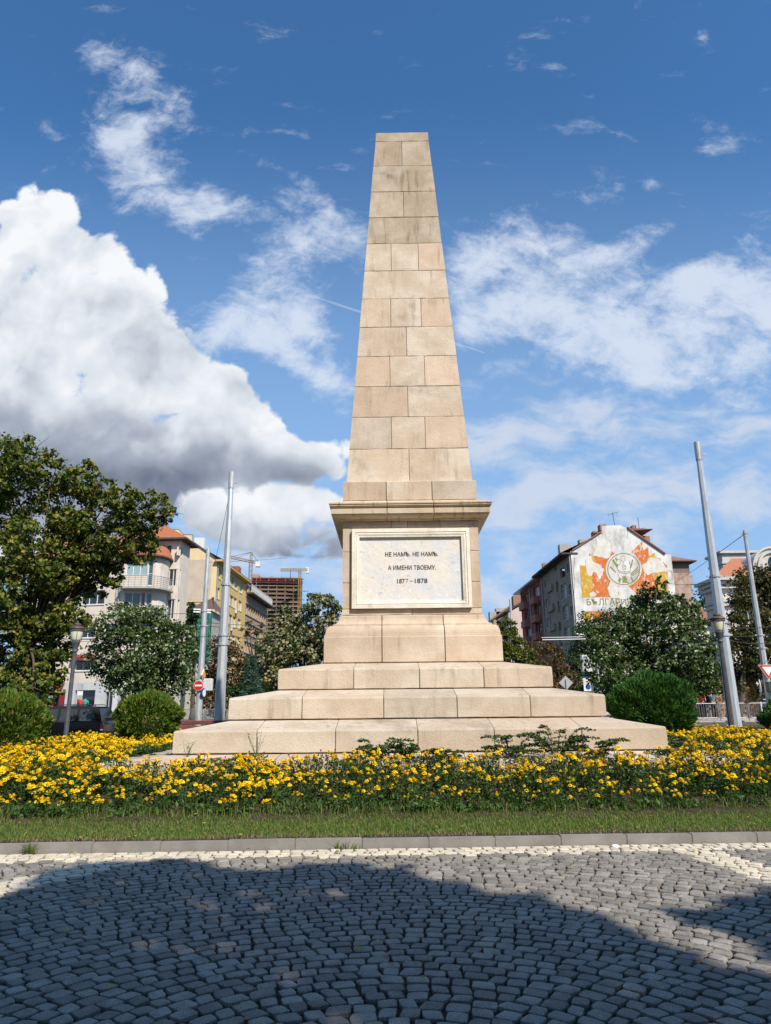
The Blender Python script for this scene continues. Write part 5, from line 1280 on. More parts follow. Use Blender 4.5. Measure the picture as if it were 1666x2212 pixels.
def window(parent, W, h, nx=2, ny=1, fm=None, gm=None, dep=.2, name='window', t=.07, sill=None):
    u0, u1, z0, z1 = h; fm = fm or m_wfr; gm = gm or g_dark; b = MB(); d0 = -dep + .03
    def bar(a, c, e, f): b.prism([W.pt(a, e, d0), W.pt(c, e, d0), W.pt(c, f, d0), W.pt(a, f, d0)], W.N * .05)
    bar(u0, u1, z0, z0 + t); bar(u0, u1, z1 - t, z1); bar(u0, u0 + t, z0 + t, z1 - t); bar(u1 - t, u1, z0 + t, z1 - t)
    for i in range(1, nx): u = lerp(u0, u1, i / nx); bar(u - t/2, u + t/2, z0 + t, z1 - t)
    for i in range(1, ny): z = lerp(z0, z1, i / ny); bar(u0 + t, u1 - t, z - t/3, z + t/3)
    if sill: b.prism([W.pt(u0 - .06, z0 - .07, -dep), W.pt(u1 + .06, z0 - .07, -dep), W.pt(u1 + .06, z0 - .01, -dep), W.pt(u0 - .06, z0 - .01, -dep)], W.N * (dep + .08))
    fo = b.build(name, fm, parent)
    b = MB(); b.quad(W.pt(u0 + .02, z0 + .02, d0 + .012), W.pt(u1 - .02, z0 + .02, d0 + .012), W.pt(u1 - .02, z1 - .02, d0 + .012), W.pt(u0 + .02, z1 - .02, d0 + .012)); b.build('pane', gm, fo, fixn=False)
    return fo
def ac(parent, W, u, z):
    b = MB(); b.prism([W.pt(u - .42, z - .3, .06), W.pt(u + .42, z - .3, .06), W.pt(u + .42, z + .3, .06), W.pt(u - .42, z + .3, .06)], W.N * .34)
    b.prism([W.pt(u - .1 + .24 * math.cos(2*PI*i/14), z + .24 * math.sin(2*PI*i/14), .405) for i in range(14)], W.N * .01, 1)
    b.build('air_conditioner', [m_ac, m_dark], parent)
def hole(W, x0, y0, x1, y1):
    """opening from its corners on the survey grid"""
    xm, ym = (x0 + x1) / 2, (y0 + y1) / 2
    return (W.uz(x0, ym)[0], W.uz(x1, ym)[0], W.uz(xm, y1)[1], W.uz(xm, y0)[1])
dS = ray(903, 1533); dS = Vector((dS.x, dS.y, 0)).normalized()       # left street
eS = Vector((dS.y, -dS.x, 0))
dR = ray(799, 1530); dR = Vector((dR.x, dR.y, 0)).normalized()       # right street
eR = Vector((dR.y, -dR.x, 0))
# ---- beige apartment house with a rounded bay and a corner tower
m_beige = mat('beige_plaster', (.57, .49, .405), (.64, .56, .47), 1.2, rough=.95, grime=(.34, .28, .24), gscale=.5, gamt=.35)
m_shop = mat('grey_shop_plaster', (.42, .43, .44), (.5, .5, .5), 2, rough=.9)
YB = 68.0
T = at(383, 1300, YB); T.z = 0
bh = thing('apartment_house', (T.x - 8, YB, 0), 'beige apartment house with a rounded balcony bay, a corner tower and orange tile roofs', 'building')
WT = Wall(T - eS * 6, eS); WS = Wall(T, dS)                         # tower front, tower side
uT = 6.0
zE = WT.uz(383, 1168)[1]; uS = WS.uz(408, 1230)[0]
F0 = WT.uz(335, 1230)[0]
h1 = hole(WT, 361, 1178.5, 370.5, 1196); h2 = hole(WT, 364, 1229, 383.0, 1266); h3 = hole(WT, 360, 1294, 383, 1337)
h2 = (h2[0], uT, h2[2], h2[3]); h3 = (h3[0], uT, h3[2], h3[3])
facade(bh, WT, F0 - 1.5, uT, 0, zE, [h1, h2, h3], m_beige)
s1 = hole(WS, 386.5, 1183, 394.5, 1202); s2 = (0, WS.uz(390, 1250)[0], h2[2], h2[3]); s3 = (0, WS.uz(388, 1310)[0], h3[2], h3[3])
facade(bh, WS, 0, uS, 0, zE, [s1, s2, s3], m_beige)
window(bh, WT, h1, 1, 1, m_wbr, g_dark); window(bh, WS, s1, 2, 1, m_wfr, g_blue)
for a, c in ((h2, s2), (h3, s3)):
    window(bh, WT, (a[0], a[1] - .15, a[2], a[3]), 2, 1, m_wfr, g_dark); window(bh, WS, (.15, c[1], c[2], c[3]), 3, 1, m_wfr, g_blue)
    b = MB(); p = T + Vector((0, 0, 0)); b.box((p.x - .32, p.y + .08, a[2]), (p.x - .05, p.y + .3, a[3])); b.build('corner_post', m_wfr, bh)
# tower back and roof (hip with a deep eave)
BK = T + dS * uS; BL = BK - eS * (uT - F0 + 1.5); FL = T - eS * (uT - F0 + 1.5)
b = MB(); b.quad(BK, BL, BL + Vector((0, 0, zE)), BK + Vector((0, 0, zE))); b.quad(FL, BL, BL + Vector((0, 0, zE)), FL + Vector((0, 0, zE))); b.build('wall', m_beige, bh)
ov = .75
def Z(v, z): return Vector((v.x, v.y, z))
E_ = [FL - eS * ov - dS * ov, T + eS * ov - dS * ov, BK + eS * ov + dS * ov, BL - eS * ov + dS * ov]
b = MB(); b.prism([Z(p, zE) for p in E_], (0, 0, .16)); b.build('eave', m_eave, bh)
cc = (FL + T + BK + BL) / 4; zr = WT.uz(351, 1143)[1] + .6
b = MB(); r0, r1 = Z(cc - dS * (uS * .18), zr), Z(cc + dS * (uS * .18), zr); e = [Z(p, zE + .165) for p in E_]
b.poly([e[0], e[1], r0]); b.poly([e[1], e[2], r1, r0]); b.poly([e[2], e[3], r1]); b.poly([e[3], e[0], r0, r1]); b.build('roof', m_tile, bh)
# main front and rounded bay: a chain of upright strips in front of the tower
zM = at(300, 1203, YB - 2.5).z
pa = at(60, 1300, YB - 1.6); pb = at(262, 1300, YB - 2.6); pts = [Vector((pa.x, pa.y, 0)), Vector((pb.x, pb.y, 0))]
pc = at(330, 1300, YB - 2.3); pts.append(Vector((pc.x, pc.y, 0)))
for px, dd in ((342, -1.9), (351, -1.3), (358, -.6), (362.5, .35)): p = at(px, 1300, YB + dd); pts.append(Vector((p.x, p.y, 0)))
WM = Wall(pts[0], pts[1] - pts[0]); WB_ = Wall(pts[1], pts[2] - pts[1])
hm = [(hole(WM, 215, 1208, 234, 1236), 2, g_cur), (hole(WM, 176, 1275, 226, 1306), 3, g_dark), (hole(WM, 172, 1347, 206, 1378), 2, g_dark), (hole(WM, 163, 1424, 210, 1449), 3, g_dark), (hole(WM, 100, 1208, 140, 1236), 2, g_cur), (hole(WM, 100, 1276, 140, 1306), 3, g_dark), (hole(WM, 100, 1347, 140, 1378), 2, g_blue), (hole(WM, 70, 1424, 112, 1449), 3, g_dark), (hole(WM, 225, 1347, 250, 1378), 2, g_blue), (hole(WM, 225, 1424, 255, 1449), 3, g_dark)]
zs_ = WM.uz(180, 1474)[1]
shop = [hole(WM, 159, 1491, 203, 1560), hole(WM, 112, 1494, 138, 1560), hole(WM, 60, 1491, 100, 1560), hole(WM, 226, 1494, 255, 1560)]
LM = (pts[1] - pts[0]).length; LB = (pts[2] - pts[1]).length
facade(bh, WM, 0, LM, zs_, zM, [h for h, *_ in hm], m_beige)
facade(bh, WM, 0, LM, -.5, zs_ - .004, shop, m_shop, 'shop_front', dep=.5)
for h, k, g in hm: window(bh, WM, h, k, 1, m_wfr, g, sill=True)
for h in shop: window(bh, WM, h, 1, 1, m_dark, g_dark, dep=.5, name='shop_window')
hb = [(hole(WB_, 272.5, 1211, 318, 1243.5), 3, g_cur), (hole(WB_, 319.2, 1213, 330, 1265), 1, g_blue), (hole(WB_, 268, 1279, 303, 1308.5), 2, g_blue), (hole(WB_, 303.5, 1279, 314, 1308.5), 1, g_dark), (hole(WB_, 315, 1280.5, 327, 1325), 1, g_blue), (hole(WB_, 268, 1347, 318, 1378), 3, g_dark), (hole(WB_, 268, 1424, 318, 1449), 3, g_dark)]
facade(bh, WB_, 0, LB, zs_, zM, [h for h, *_ in hb], m_beige)
facade(bh, WB_, 0, LB, -.5, zs_ - .004, [(.6, LB - .4, .1, zs_ - 1.1)], m_shop, 'shop_front', dep=.5); window(bh, WB_, (.6, LB - .4, .1, zs_ - 1.1), 3, 1, m_dark, g_dark, dep=.5, name='shop_window')
for h, k, g in hb: window(bh, WB_, h, k, 2 if g is g_blue and k == 1 else 1, m_wfr, g)
b = MB()
for p, q in zip(pts[2:-1], pts[3:]): b.quad(Z(p, -.5), Z(q, -.5), Z(q, zM), Z(p, zM))
b.build('wall', m_beige, bh, True)
# bay balconies and rails
b0 = [pts[1] + (pts[2] - pts[1]) * .0] + pts[2:]
cen = Vector((pts[1].x, pts[1].y + 6, 0))
def offs(p, d): v = (p - Vector((lerp(pts[1].x, pts[2].x, .4), pts[1].y + 5.5, 0))).normalized(); return p + v * d
for zt_, zl in ((at(300, 1268, YB - 3).z, 1257), (at(300, 1332, YB - 3).z, 1322)):
    P = [pts[1] + (pts[2] - pts[1]) * k for k in (0, .33, .66, 1)] + pts[3:]
    O = [offs(p, 1.1) for p in P]; O[0] = P[0] + Vector((0, -.9, 0))
    b = MB(); n = len(P)
    V = [Z(p, zt_ - .18) for p in P] + [Z(p, zt_ - .18) for p in O] + [Z(p, zt_) for p in P] + [Z(p, zt_) for p in O]
    F = []
    for i in range(n - 1): F += [(i, i+1, n+i+1, n+i), (2*n+i, 3*n+i, 3*n+i+1, 2*n+i+1), (n+i, n+i+1, 3*n+i+1, 3*n+i)]
    F += [(0, n, 3*n, 2*n), (n-1, 3*n-1, 4*n-1, 2*n-1+n-n)] if False else [(0, n, 3*n, 2*n)]
    b.add(V, F); bal = b.build('balcony', m_conc, bh)
    b = MB()
    for k in range(6): b.tube([Z(q, zt_ + .12 + k * .17) for q in O], .018 if k < 5 else .03, 4)
    for i in range(n - 1):
        for f in (0, .5): q = O[i].lerp(O[i+1], f); b.tube([Z(q, zt_), Z(q, zt_ + 1.0)], .025, 4)
    b.build('railing', m_gut, bal)
# main roof
RM = [pts[0] + Vector((0, -.6, 0)), pts[1] + Vector((0, -.6, 0))] + [offs(p, .6) for p in pts[2:]]
b = MB(); b.prism([Z(p, zM) for p in RM] + [Z(pts[-1] + Vector((0, 4, 0)), zM), Z(pts[0] + Vector((0, 9, 0)), zM)], (0, 0, .14)); b.build('eave', m_eave, bh)
zrg = at(240, 1163, YB + 3).z; g0_, g1_ = Z(pts[0] + Vector((0, 5, 0)), zrg), Z(pts[2] + Vector((-.6, 5, 0)), zrg)
b = MB(); e = [Z(p, zM + .145) for p in RM]; b.poly([e[0], e[1], g1_, g0_])
for i in range(1, len(e) - 1): b.poly([e[i], e[i + 1], g1_])
b.build('roof', m_tile, bh)
b = MB(); p = WM.pt(LM - .25, 0, .12); b.tube([Z(p, 0), Z(p, zM)], .06, 6); b.build('downpipe', m_gut, bh)
# blind with lettering, shop awning, red door, sale sign, goods
m_awn = mat('red_awning', (.42, .035, .03), (.52, .06, .05), 3, rough=.8); m_maroon = mat('maroon_blind', (.20, .04, .035), rough=.8)
h = hole(WM, 160, 1414, 208, 1420); b = MB(); b.prism([WM.pt(h[0], h[3], .02), WM.pt(h[1], h[3], .02), WM.pt(h[1], h[2], .5), WM.pt(h[0], h[2], .5)], (0, 0, -.05)); b.prism([WM.pt(h[0], h[2] - .05, .5), WM.pt(h[1], h[2] - .05, .5), WM.pt(h[1], h[2] - .32, .5), WM.pt(h[0], h[2] - .32, .5)], WM.N * .02); aw = b.build('awning', m_maroon, bh)
me = text_mesh('lettering', 'de La', .55, .2, .004); q = WM.pt(lerp(h[0], h[1], .72), h[2] - .19, .53); me.transform(Matrix(((WM.D.x, 0, WM.N.x, q.x), (WM.D.y, 0, WM.N.y, q.y), (0, 1, 0, q.z), (0, 0, 0, 1)))); link('lettering', me, m_wfr, aw)
h = hole(WM, 117, 1474, 141, 1492); b = MB()
for k in range(5): f0, f1 = k / 5, (k + 1) / 5; b.prism([WM.pt(h[0], lerp(h[3], h[2], f0), .1 + .9 * f0), WM.pt(h[1], lerp(h[3], h[2], f0), .1 + .9 * f0), WM.pt(h[1], lerp(h[3], h[2], f1) + .05, .1 + .9 * f1), WM.pt(h[0], lerp(h[3], h[2], f1) + .05, .1 + .9 * f1)], (0, 0, -.06))
b.build('awning', m_awn, bh)
h = hole(WM, 124, 1494, 134, 1560); b = MB(); b.prism([WM.pt(h[0], h[2], -.3), WM.pt(h[1], h[2], -.3), WM.pt(h[1], h[3], -.3), WM.pt(h[0], h[3], -.3)], WM.N * .1); b.build('door', mat('red_door', (.25, .02, .02), rough=.5), bh)
h = hole(WM, 125, 1518, 135, 1540); b = MB(); b.prism([WM.pt(h[0], h[2], 1.2), WM.pt(h[1], h[2], 1.2), WM.pt(h[1], h[3], 1.2), WM.pt(h[0], h[3], 1.2)], WM.N * .1); tag(b.build('banner', mat('red_banner', (.75, .05, .02), rough=.6)), 'bright red banner standing before the red shop door', 'banner')
h = hole(WM, 79, 1512, 102, 1526); b = MB(); b.prism([WM.pt(h[0], h[2], .2), WM.pt(h[1], h[2], .2), WM.pt(h[1], h[3], .2), WM.pt(h[0], h[3], .2)], WM.N * .08); sg_ = b.build('shop_sign', m_wfr, bh)
me = text_mesh('lettering', 'SALE', .72, .26, .004, .03); q = WM.pt((h[0] + h[1]) / 2, (h[2] + h[3]) / 2 + .03, .29); me.transform(Matrix(((WM.D.x, 0, WM.N.x, q.x), (WM.D.y, 0, WM.N.y, q.y), (0, 1, 0, q.z), (0, 0, 0, 1)))); link('lettering', me, mat('sale_lettering', (.12, .02, .06)), sg_)
for px, nm, c_, lb in ((176, 'red_blouse', (.75, .03, .03), 'red blouse displayed in the shop window over the black car'), (184.5, 'green_blouse', (.02, .30, .20), 'green blouse displayed beside the red one in the shop window')):
    u, z = WM.uz(px, 1518); b = MB(); o = WM.pt(u, z, .05); b.lathe(o, [(.2, -.5), (.19, -.1), (.24, .1), (.20, .22), (.08, .28), (.06, .34)], 10)
    b.tube([o + Vector((-.2, 0, .15)), o + Vector((-.32, 0, -.1))], [.08, .06], 6); b.tube([o + Vector((.2, 0, .15)), o + Vector((.32, 0, -.1))], [.08, .06], 6); tag(b.build(nm, mat(nm + '_cloth', c_, rough=.9), None, True), lb, 'blouse')

# ---- yellow office house: blank gable and long street front
m_ygab = mat('pale_yellow_plaster', (.62, .47, .25), (.68, .53, .31), 1.5, rough=.95, grime=(.5, .36, .2), gscale=.4, gamt=.4)
m_yel2 = mat('yellow_plaster', (.52, .36, .13), (.58, .42, .17), 1.5, rough=.95, grime=(.42, .28, .1), gscale=.5, gamt=.4)
m_ad = mat('faded_sign_plaster', (.46, .37, .27), (.52, .43, .33), .8, rough=.95)
YY = 106.0
Gp = at(465, 1300, YY); Gp.z = 0
yh = thing('office_house', (Gp.x, YY + 8, 0), 'yellow office house with a blank gable and rows of white windows along the street', 'building')
WG = Wall(Gp - eS * 9, eS); WF = Wall(Gp, dS)
prof = [(350, 1146), (365, 1146), (365, 1144.5), (386, 1143.5), (397, 1155), (416, 1155.5), (416, 1169), (459, 1199.5), (465, 1211)]
pz = [WG.uz(*p) for p in prof]; uE = 9.0; zEv = WF.uz(465.6, 1211)[1]
top = [(u, z) for u, z in pz]; top[-1] = (uE, zEv)
b = MB(); b.poly([WG.pt(u, z) for u, z in [(top[0][0], -.5), (uE, -.5)] + top[::-1]]); b.build('gable', m_ygab, yh, fixn=False)
b = MB()
for (a, c), (e, f) in zip(top[:-1], top[1:]):
    if abs(a - e) > .05: b.prism([WG.pt(a, c, .05), WG.pt(e, f, .05), WG.pt(e, f + .12, .05), WG.pt(a, c + .12, .05)], WG.N * -.5)
b.build('parapet_flashing', m_gut, yh)
h = hole(WG, 400, 1209, 456, 1296); b = MB(); b.prism([WG.pt(h[0], h[2], 0), WG.pt(h[1], h[2], 0), WG.pt(h[1], h[3], 0), WG.pt(h[0], h[3], 0)], WG.N * .06); adp = b.build('faded_sign', m_ad, yh)
me = text_mesh('lettering', 'ООД', 2.3, .62, .002, -.02); me.transform(Matrix.Rotation(-.45, 4, 'Z')); u, z = WG.uz(418, 1248.5); q = WG.pt(u, z, .066); me.transform(Matrix(((WG.D.x, 0, WG.N.x, q.x), (WG.D.y, 0, WG.N.y, q.y), (0, 1, 0, q.z), (0, 0, 0, 1)))); link('lettering', me, mat('faded_letters', (.38, .30, .22)), adp)
b = MB(); h = hole(WG, 398, 1297, 458, 1300); b.prism([WG.pt(h[0], h[2], 0), WG.pt(h[1], h[2], 0), WG.pt(h[1], h[3], 0), WG.pt(h[0], h[3], 0)], WG.N * .12); b.build('ledge', m_ygab, yh)
LF = WF.uz(531, 1300)[0]
ucols = [WF.uz(x, 1290)[0] for x in (470.5, 482, 493.5, 501, 508.8, 519.8)]
wz = 1.05
rowz = [WF.uz(470.4, y)[1] for y in (1236, 1281)]; st = rowz[0] - rowz[1]; hh = st * .56
wins = []
for r in range(6):
    zc = rowz[0] - r * st
    if zc < 2: break
    for u in ucols: wins.append((u - wz, u + wz, zc - hh / 2, zc + hh / 2))
facade(yh, WF, 0, LF, -.5, zEv, wins, m_yel2, dep=.28)
for i, h in enumerate(wins): window(yh, WF, h, 2, 1, m_wfr, g_pale if i % 3 else g_blue, dep=.28, t=.12, sill=True)
b = MB(); b.prism([WF.pt(-.6, zEv, .9), WF.pt(LF, zEv, .9), WF.pt(LF, zEv, -.3), WF.pt(-.6, zEv, -.3)], (0, 0, .3)); b.build('eave', m_yel2, yh)
rb = WG.pt(0, 0) ; b = MB(); zr = at(440, 1185, YY + 8).z
b.quad(WF.pt(-.6, zEv + .31, .95), WF.pt(LF, zEv + .31, .95), WF.pt(LF, zEv + 4.5, -6.5), WF.pt(0.1, zEv + 4.5, -6.5)); b.build('roof', m_eave, yh, fixn=False)
b = MB(); p = WF.pt(.25, 0, .12); b.tube([Z(p, 0), Z(p, zEv)], .09, 6); b.build('downpipe', m_gut, yh)
for ci, r in ((0, 3), (0, 4), (4, 1), (4, 3), (5, 3), (3, 2)):
    zc = rowz[0] - r * st; ac(yh, WF, ucols[ci] + .3, zc - hh / 2 - .5)
b = MB(); q = at(431, 1166, YY + 5); b.box((q.x - .8, q.y, q.z - 1.6), (q.x + .8, q.y + 1.2, q.z + .35)); b.build('chimney', m_wfr, yh)
# ---- brown office block further down
m_brn = mat('brown_plaster', (.30, .20, .125), (.36, .25, .16), 1.2, rough=.95, grime=(.2, .13, .08), gscale=.5, gamt=.5)
bb = thing('office_block', WF.pt(LF + 8, 0, 0), 'brown office block with long bands of white windows next to the yellow house', 'building')
L2 = WF.uz(576, 1340)[0]; zB = WF.uz(560, 1306)[1] + .4
WBk = Wall(WF.pt(0, 0, -.05), dS)
rows2 = [WF.uz(541, y)[1] for y in (1280, 1320, 1361)]; st2 = (rows2[0] - rows2[2]) / 2
wins = []
for r in range(6):
    zc = rows2[0] - r * st2
    if zc < 2: break
    n_ = 9
    for k in range(n_): a = lerp(LF + .5, L2 - .4, k / n_); c = lerp(LF + .5, L2 - .4, (k + 1) / n_); wins.append((a + .25, c - .25, zc - st2 * .26, zc + st2 * .26))
facade(bb, WBk, LF, L2, -.5, zB, wins, m_brn, dep=.35)
for i, h in enumerate(wins): window(bb, WBk, h, 2, 1, m_wfr, g_pale if i % 4 != 1 else g_dark, dep=.35, t=.22)
b = MB()
for r in range(5):
    zc = rows2[0] - r * st2
    for dz in (-.31, .30): b.prism([WBk.pt(LF, zc + dz * st2, .16), WBk.pt(L2, zc + dz * st2, .16), WBk.pt(L2, zc + dz * st2, -.1), WBk.pt(LF, zc + dz * st2, -.1)], (0, 0, .16))
b.build('ledge', m_conc, bb)
b = MB(); b.prism([WBk.pt(LF + .1, zB, 1.3), WBk.pt(L2 + 1, zB, 1.3), WBk.pt(L2 + 1, zB, -8), WBk.pt(LF + .1, zB, -8)], (0, 0, .28)); b.build('eave', m_eave, bb)
b = MB()
for k in range(26): u = lerp(LF + .6, L2 + .6, k / 25); b.tube([WBk.pt(u, zB + .28, .9), WBk.pt(u, zB + 1.7, .9)], .06, 4)
b.beam(WBk.pt(LF + .6, zB + 1.7, .9), WBk.pt(L2 + .6, zB + 1.7, .9), .1); b.beam(WBk.pt(LF + .6, zB + 1.0, .9), WBk.pt(L2 + .6, zB + 1.0, .9), .06); b.build('terrace_railing', m_wfr, bb)
b = MB(); b.prism([WBk.pt(LF + 1.5, zB + .28, -1), WBk.pt(L2 - 1, zB + .28, -1), WBk.pt(L2 - 1, zB + .28, -6), WBk.pt(LF + 1.5, zB + .28, -6)], (0, 0, 2.4)); b.build('penthouse', m_wfr, bb)
b = MB(); b.prism([WBk.pt(LF + 1., zB + 2.7, -.6), WBk.pt(L2 - .5, zB + 2.7, -.6), WBk.pt(L2 - .5, zB + 2.7, -6.4), WBk.pt(LF + 1., zB + 2.7, -6.4)], (0, 0, .3)); b.build('roof', m_eave, bb)
b = MB(); q = WBk.pt(LF + 3, zB + 3, -3); b.box((q.x - 1, q.y - 1, q.z), (q.x + 1, q.y + 1, q.z + 2.4)); b.build('chimney', mat('red_brick', (.25, .08, .05), (.33, .12, .08), 9, rough=.95), bb)
b = MB(); b.quad(WBk.pt(L2, -.5), WBk.pt(L2, -.5, -12), WBk.pt(L2, zB, -12), WBk.pt(L2, zB)); b.build('wall', m_brn, bb)
yy_ = thing('orange_house', WF.pt(L2 + 6, 0, 0), 'narrow orange yellow house beyond the brown office block', 'building')
b = MB(); b.prism([WBk.pt(L2 + 2, -.5, 1.), WBk.pt(L2 + 14, -.5, 1.), WBk.pt(L2 + 14, -.5, -9), WBk.pt(L2 + 2, -.5, -9)], (0, 0, 13.5)); b.build('wall', mat('orange_plaster', (.60, .34, .08), (.66, .4, .12), 2, rough=.95), yy_)
b = MB(); b.prism([WBk.pt(L2 + 1.5, 13, 1.5), WBk.pt(L2 + 14.5, 13, 1.5), WBk.pt(L2 + 14.5, 13, -9.5), WBk.pt(L2 + 1.5, 13, -9.5)], (0, 0, .4)); b.build('roof', m_otile, yy_)
# ---- little house wrapped in green net between beige and yellow
nt = at(432, 1380, 92); nh = thing('netted_house', (nt.x, 94, 0), 'small old house under a brown metal roof wrapped in green building net', 'building')
m_net = mat('green_net', (.02, .12, .09), (.05, .20, .15), 3, rough=.95, bump=.6, bscale=6)
x0, x1 = at(408, 1380, 92).x, at(452, 1380, 92).x; z1 = at(430, 1318, 92).z
b = MB(); b.box((x0, 92, -.5), (x1, 100, z1)); b.build('wall', mat('old_wall', (.33, .31, .25), (.42, .40, .34), 2), nh)
b = MB(); n = 16
V = []
for i in range(n + 1):
    for j in range(9): V.append((lerp(x0 - .3, x1 + .3, i / n), 91.7 - .18 * math.sin(i * 1.9 + j * .8), lerp(z1 - .2, z1 - 6.5 - 1.5 * (i % 5 == 2), j / 8)))
b.add(V, [(i*9 + j, (i+1)*9 + j, (i+1)*9 + j + 1, i*9 + j + 1) for i in range(n) for j in range(8) if not (4 <= i <= 6 and j > 1)]); b.build('building_net', m_net, nh, fixn=False)
b = MB(); zr = at(437, 1290, 96).z; b.poly([(x0 - .5, 91.4, z1), (x1 + .5, 91.4, z1), (x1 - 1, 96, zr), (x0 + 2, 96, zr)]); b.poly([(x1 + .5, 91.4, z1), (x1 + .5, 100.5, z1), (x1 - 1, 96, zr)]); b.poly([(x0 - .5, 91.4, z1), (x0 + 2, 96, zr), (x0 - .5, 100.5, z1)]); b.build('roof', mat('brown_metal_roof', (.10, .06, .05), (.14, .085, .07), 2, rough=.7), nh)
# ---- high-rise shell with two cranes
YH = 560; hr = thing('unfinished_tower', (at(608, 1500, YH).x, YH + 15, 0), 'unfinished concrete high-rise with open floors and red edge protection', 'building')
xl, xr = at(541, 1300, YH).x, at(651, 1300, YH).x; zt = at(600, 1247, YH).z
m_slab = mat('floor_slab', (.29, .215, .17), (.36, .275, .22), .2, rough=.95); m_core = mat('shell_concrete', (.16, .155, .15), (.22, .21, .20), .2, rough=.95); m_mesh = mat('edge_mesh', (.10, .06, .03), (.14, .09, .045), .5, rough=.9); m_redm = mat('red_scaffold', (.24, .055, .055), (.30, .09, .08), .5, rough=.8)
R0 = Matrix.Translation((xl, YH, 0)) @ Matrix.Rotation(.14, 4, 'Z'); wdt = (xr - xl) * 1.01; fh = 3.28
nf = int(zt / fh)
for k in range(nf - 20, nf + 1):
    z = zt - (nf - k) * fh; b = MB(); b.box((0, 0, z), (wdt, 26, z + .42), 0, R0); b.build('floor_slab', m_slab, hr)
b = MB()
for k in range(7):
    x = lerp(.5, wdt - .5, k / 6)
    b.box((x - .35, .6, zt - 20 * fh), (x + .35, 1.4, zt), 0, R0); b.box((x - .35, 12, zt - 20 * fh), (x + .35, 12.8, zt), 0, R0)
b.build('column', m_core, hr)
b = MB(); b.box((1, 14, zt - 20 * fh), (wdt - 1, 25, zt), 0, R0); b.build('core_wall', m_core, hr)
b = MB()
for k in range(nf - 19, nf - 1): z = zt - (nf - k) * fh + .56; b.box((.3, .25, z), (wdt - .3, .35, z + .95), 0, R0)
b.build('edge_mesh', m_mesh, hr)
for z, xa, xb_ in ((zt - 1.0, 0, wdt + 1), (zt - 2.4, 0, wdt), (zt - 4.1, 1, wdt + .5), (zt - 10.4, wdt * .72, wdt + 5)):
    b = MB(); b.box((xa, -1.6, z - .28), (xb_, -.3, z), 0, R0); b.build('red_scaffold', m_redm, hr)
b = MB(); 
for k in range(9): b.box((1 + k * wdt / 9.3, 1 + (k % 3), zt + .5), (1 + (k + .8) * wdt / 9.3, 4 + (k % 3), zt + 1.2 + .5 * (k % 2)), 0, R0)
b.box((0, 2, zt + .5), (wdt * .16, 10, zt + 3.2), 0, R0); b.build('formwork', m_slab, hr)
b = MB()
for k in range(40): z = zt - k * 1.6; b.beam(R0 @ Vector((wdt * .12 + (k % 2) * .9 - 1.2, -1.2, z)), R0 @ Vector((wdt * .12 + ((k + 1) % 2) * .9 - 1.2, -1.2, z - 1.6)), .25); b.beam(R0 @ Vector((wdt + .3 + (k % 2) * 1.6, -1, z)), R0 @ Vector((wdt + .3 + ((k + 1) % 2) * 1.6, -1, z - 1.6)), .25)
b.build('hoist_mast', m_gut, hr)
m_crane = mat('crane_steel', (.24, .14, .04), (.32, .20, .07), .4, rough=.6); m_cw = mat('counterweight', (.60, .60, .58), (.66, .66, .64), 1, rough=.9)
def lattice(b, a, c, w, n, r, up=Vector((0, 0, 1))):
    a = Vector(a); c = Vector(c); d = (c - a).normalized(); x = d.cross(up); x = x.normalized() if x.length > .1 else Vector((1, 0, 0)); y = x.cross(d)
    cor = [x * sx + y * sy for sx in (-w/2, w/2) for sy in (-w/2, w/2)]
    for q in cor: b.beam(a + q, c + q, r)
    for k in range(n):
        p, s = a.lerp(c, k / n), a.lerp(c, (k + 1) / n)
        for i, j in ((0, 1), (1, 3), (3, 2), (2, 0)): b.beam(p + cor[i if k % 2 else j], s + cor[j if k % 2 else i], r * .7)
c0 = at(541, 1240, 420); root = thing('tower_crane', (c0.x, 420, 0), 'yellow tower crane with a pointed head behind the brown office block', 'crane')
zj = at(541, 1213, 420).z; zp = at(541, 1193, 420).z; jl = at(488, 1205, 420); cw = at(558, 1215, 420)
b = MB(); lattice(b, (c0.x, 420, at(541, 1330, 420).z), (c0.x, 420, zj), 1.7, 22, .24); b.build('mast', m_crane, root)
b = MB(); lattice(b, (c0.x, 420, zj), (c0.x, 420, zp), 1.1, 6, .16); b.build('head', m_crane, root)
b = MB(); lattice(b, (c0.x, 420, zj), (jl.x, 414, jl.z), 1.3, 18, .19); b.build('jib', m_crane, root)
b = MB(); lattice(b, (c0.x, 420, zj), (cw.x, 422, cw.z), 1.1, 6, .16); b.build('counter_jib', m_crane, root)
b = MB(); b.box((cw.x - 1.7, 420, cw.z - 2.4), (cw.x + 1., 423, cw.z + .6)); b.build('counterweight', m_cw, root)
b = MB()
for q in (jl, Vector((lerp(c0.x, jl.x, .55), 417, lerp(zj, jl.z, .55))), cw): b.tube([(c0.x, 420, zp), q], .12, 4)
b.build('tie_rope', m_dark, root)
c0 = at(648, 1238, 545); root = thing('tower_crane', (c0.x, 545, 0), 'smaller flat top crane standing at the right corner of the unfinished tower', 'crane')
zj = at(648, 1231, 545).z; jl = at(613, 1239, 545); cw = at(664, 1227, 545)
b = MB(); lattice(b, (c0.x, 545, at(648, 1340, 545).z), (c0.x, 545, zj), 1.8, 26, .30); b.build('mast', m_crane, root)
b = MB(); lattice(b, (c0.x, 545, zj), (jl.x, 530, jl.z), 1.7, 14, .28); b.build('jib', m_crane, root)
b = MB(); lattice(b, (c0.x, 545, zj), (cw.x, 550, cw.z), 1.4, 6, .2); b.build('counter_jib', m_crane, root)
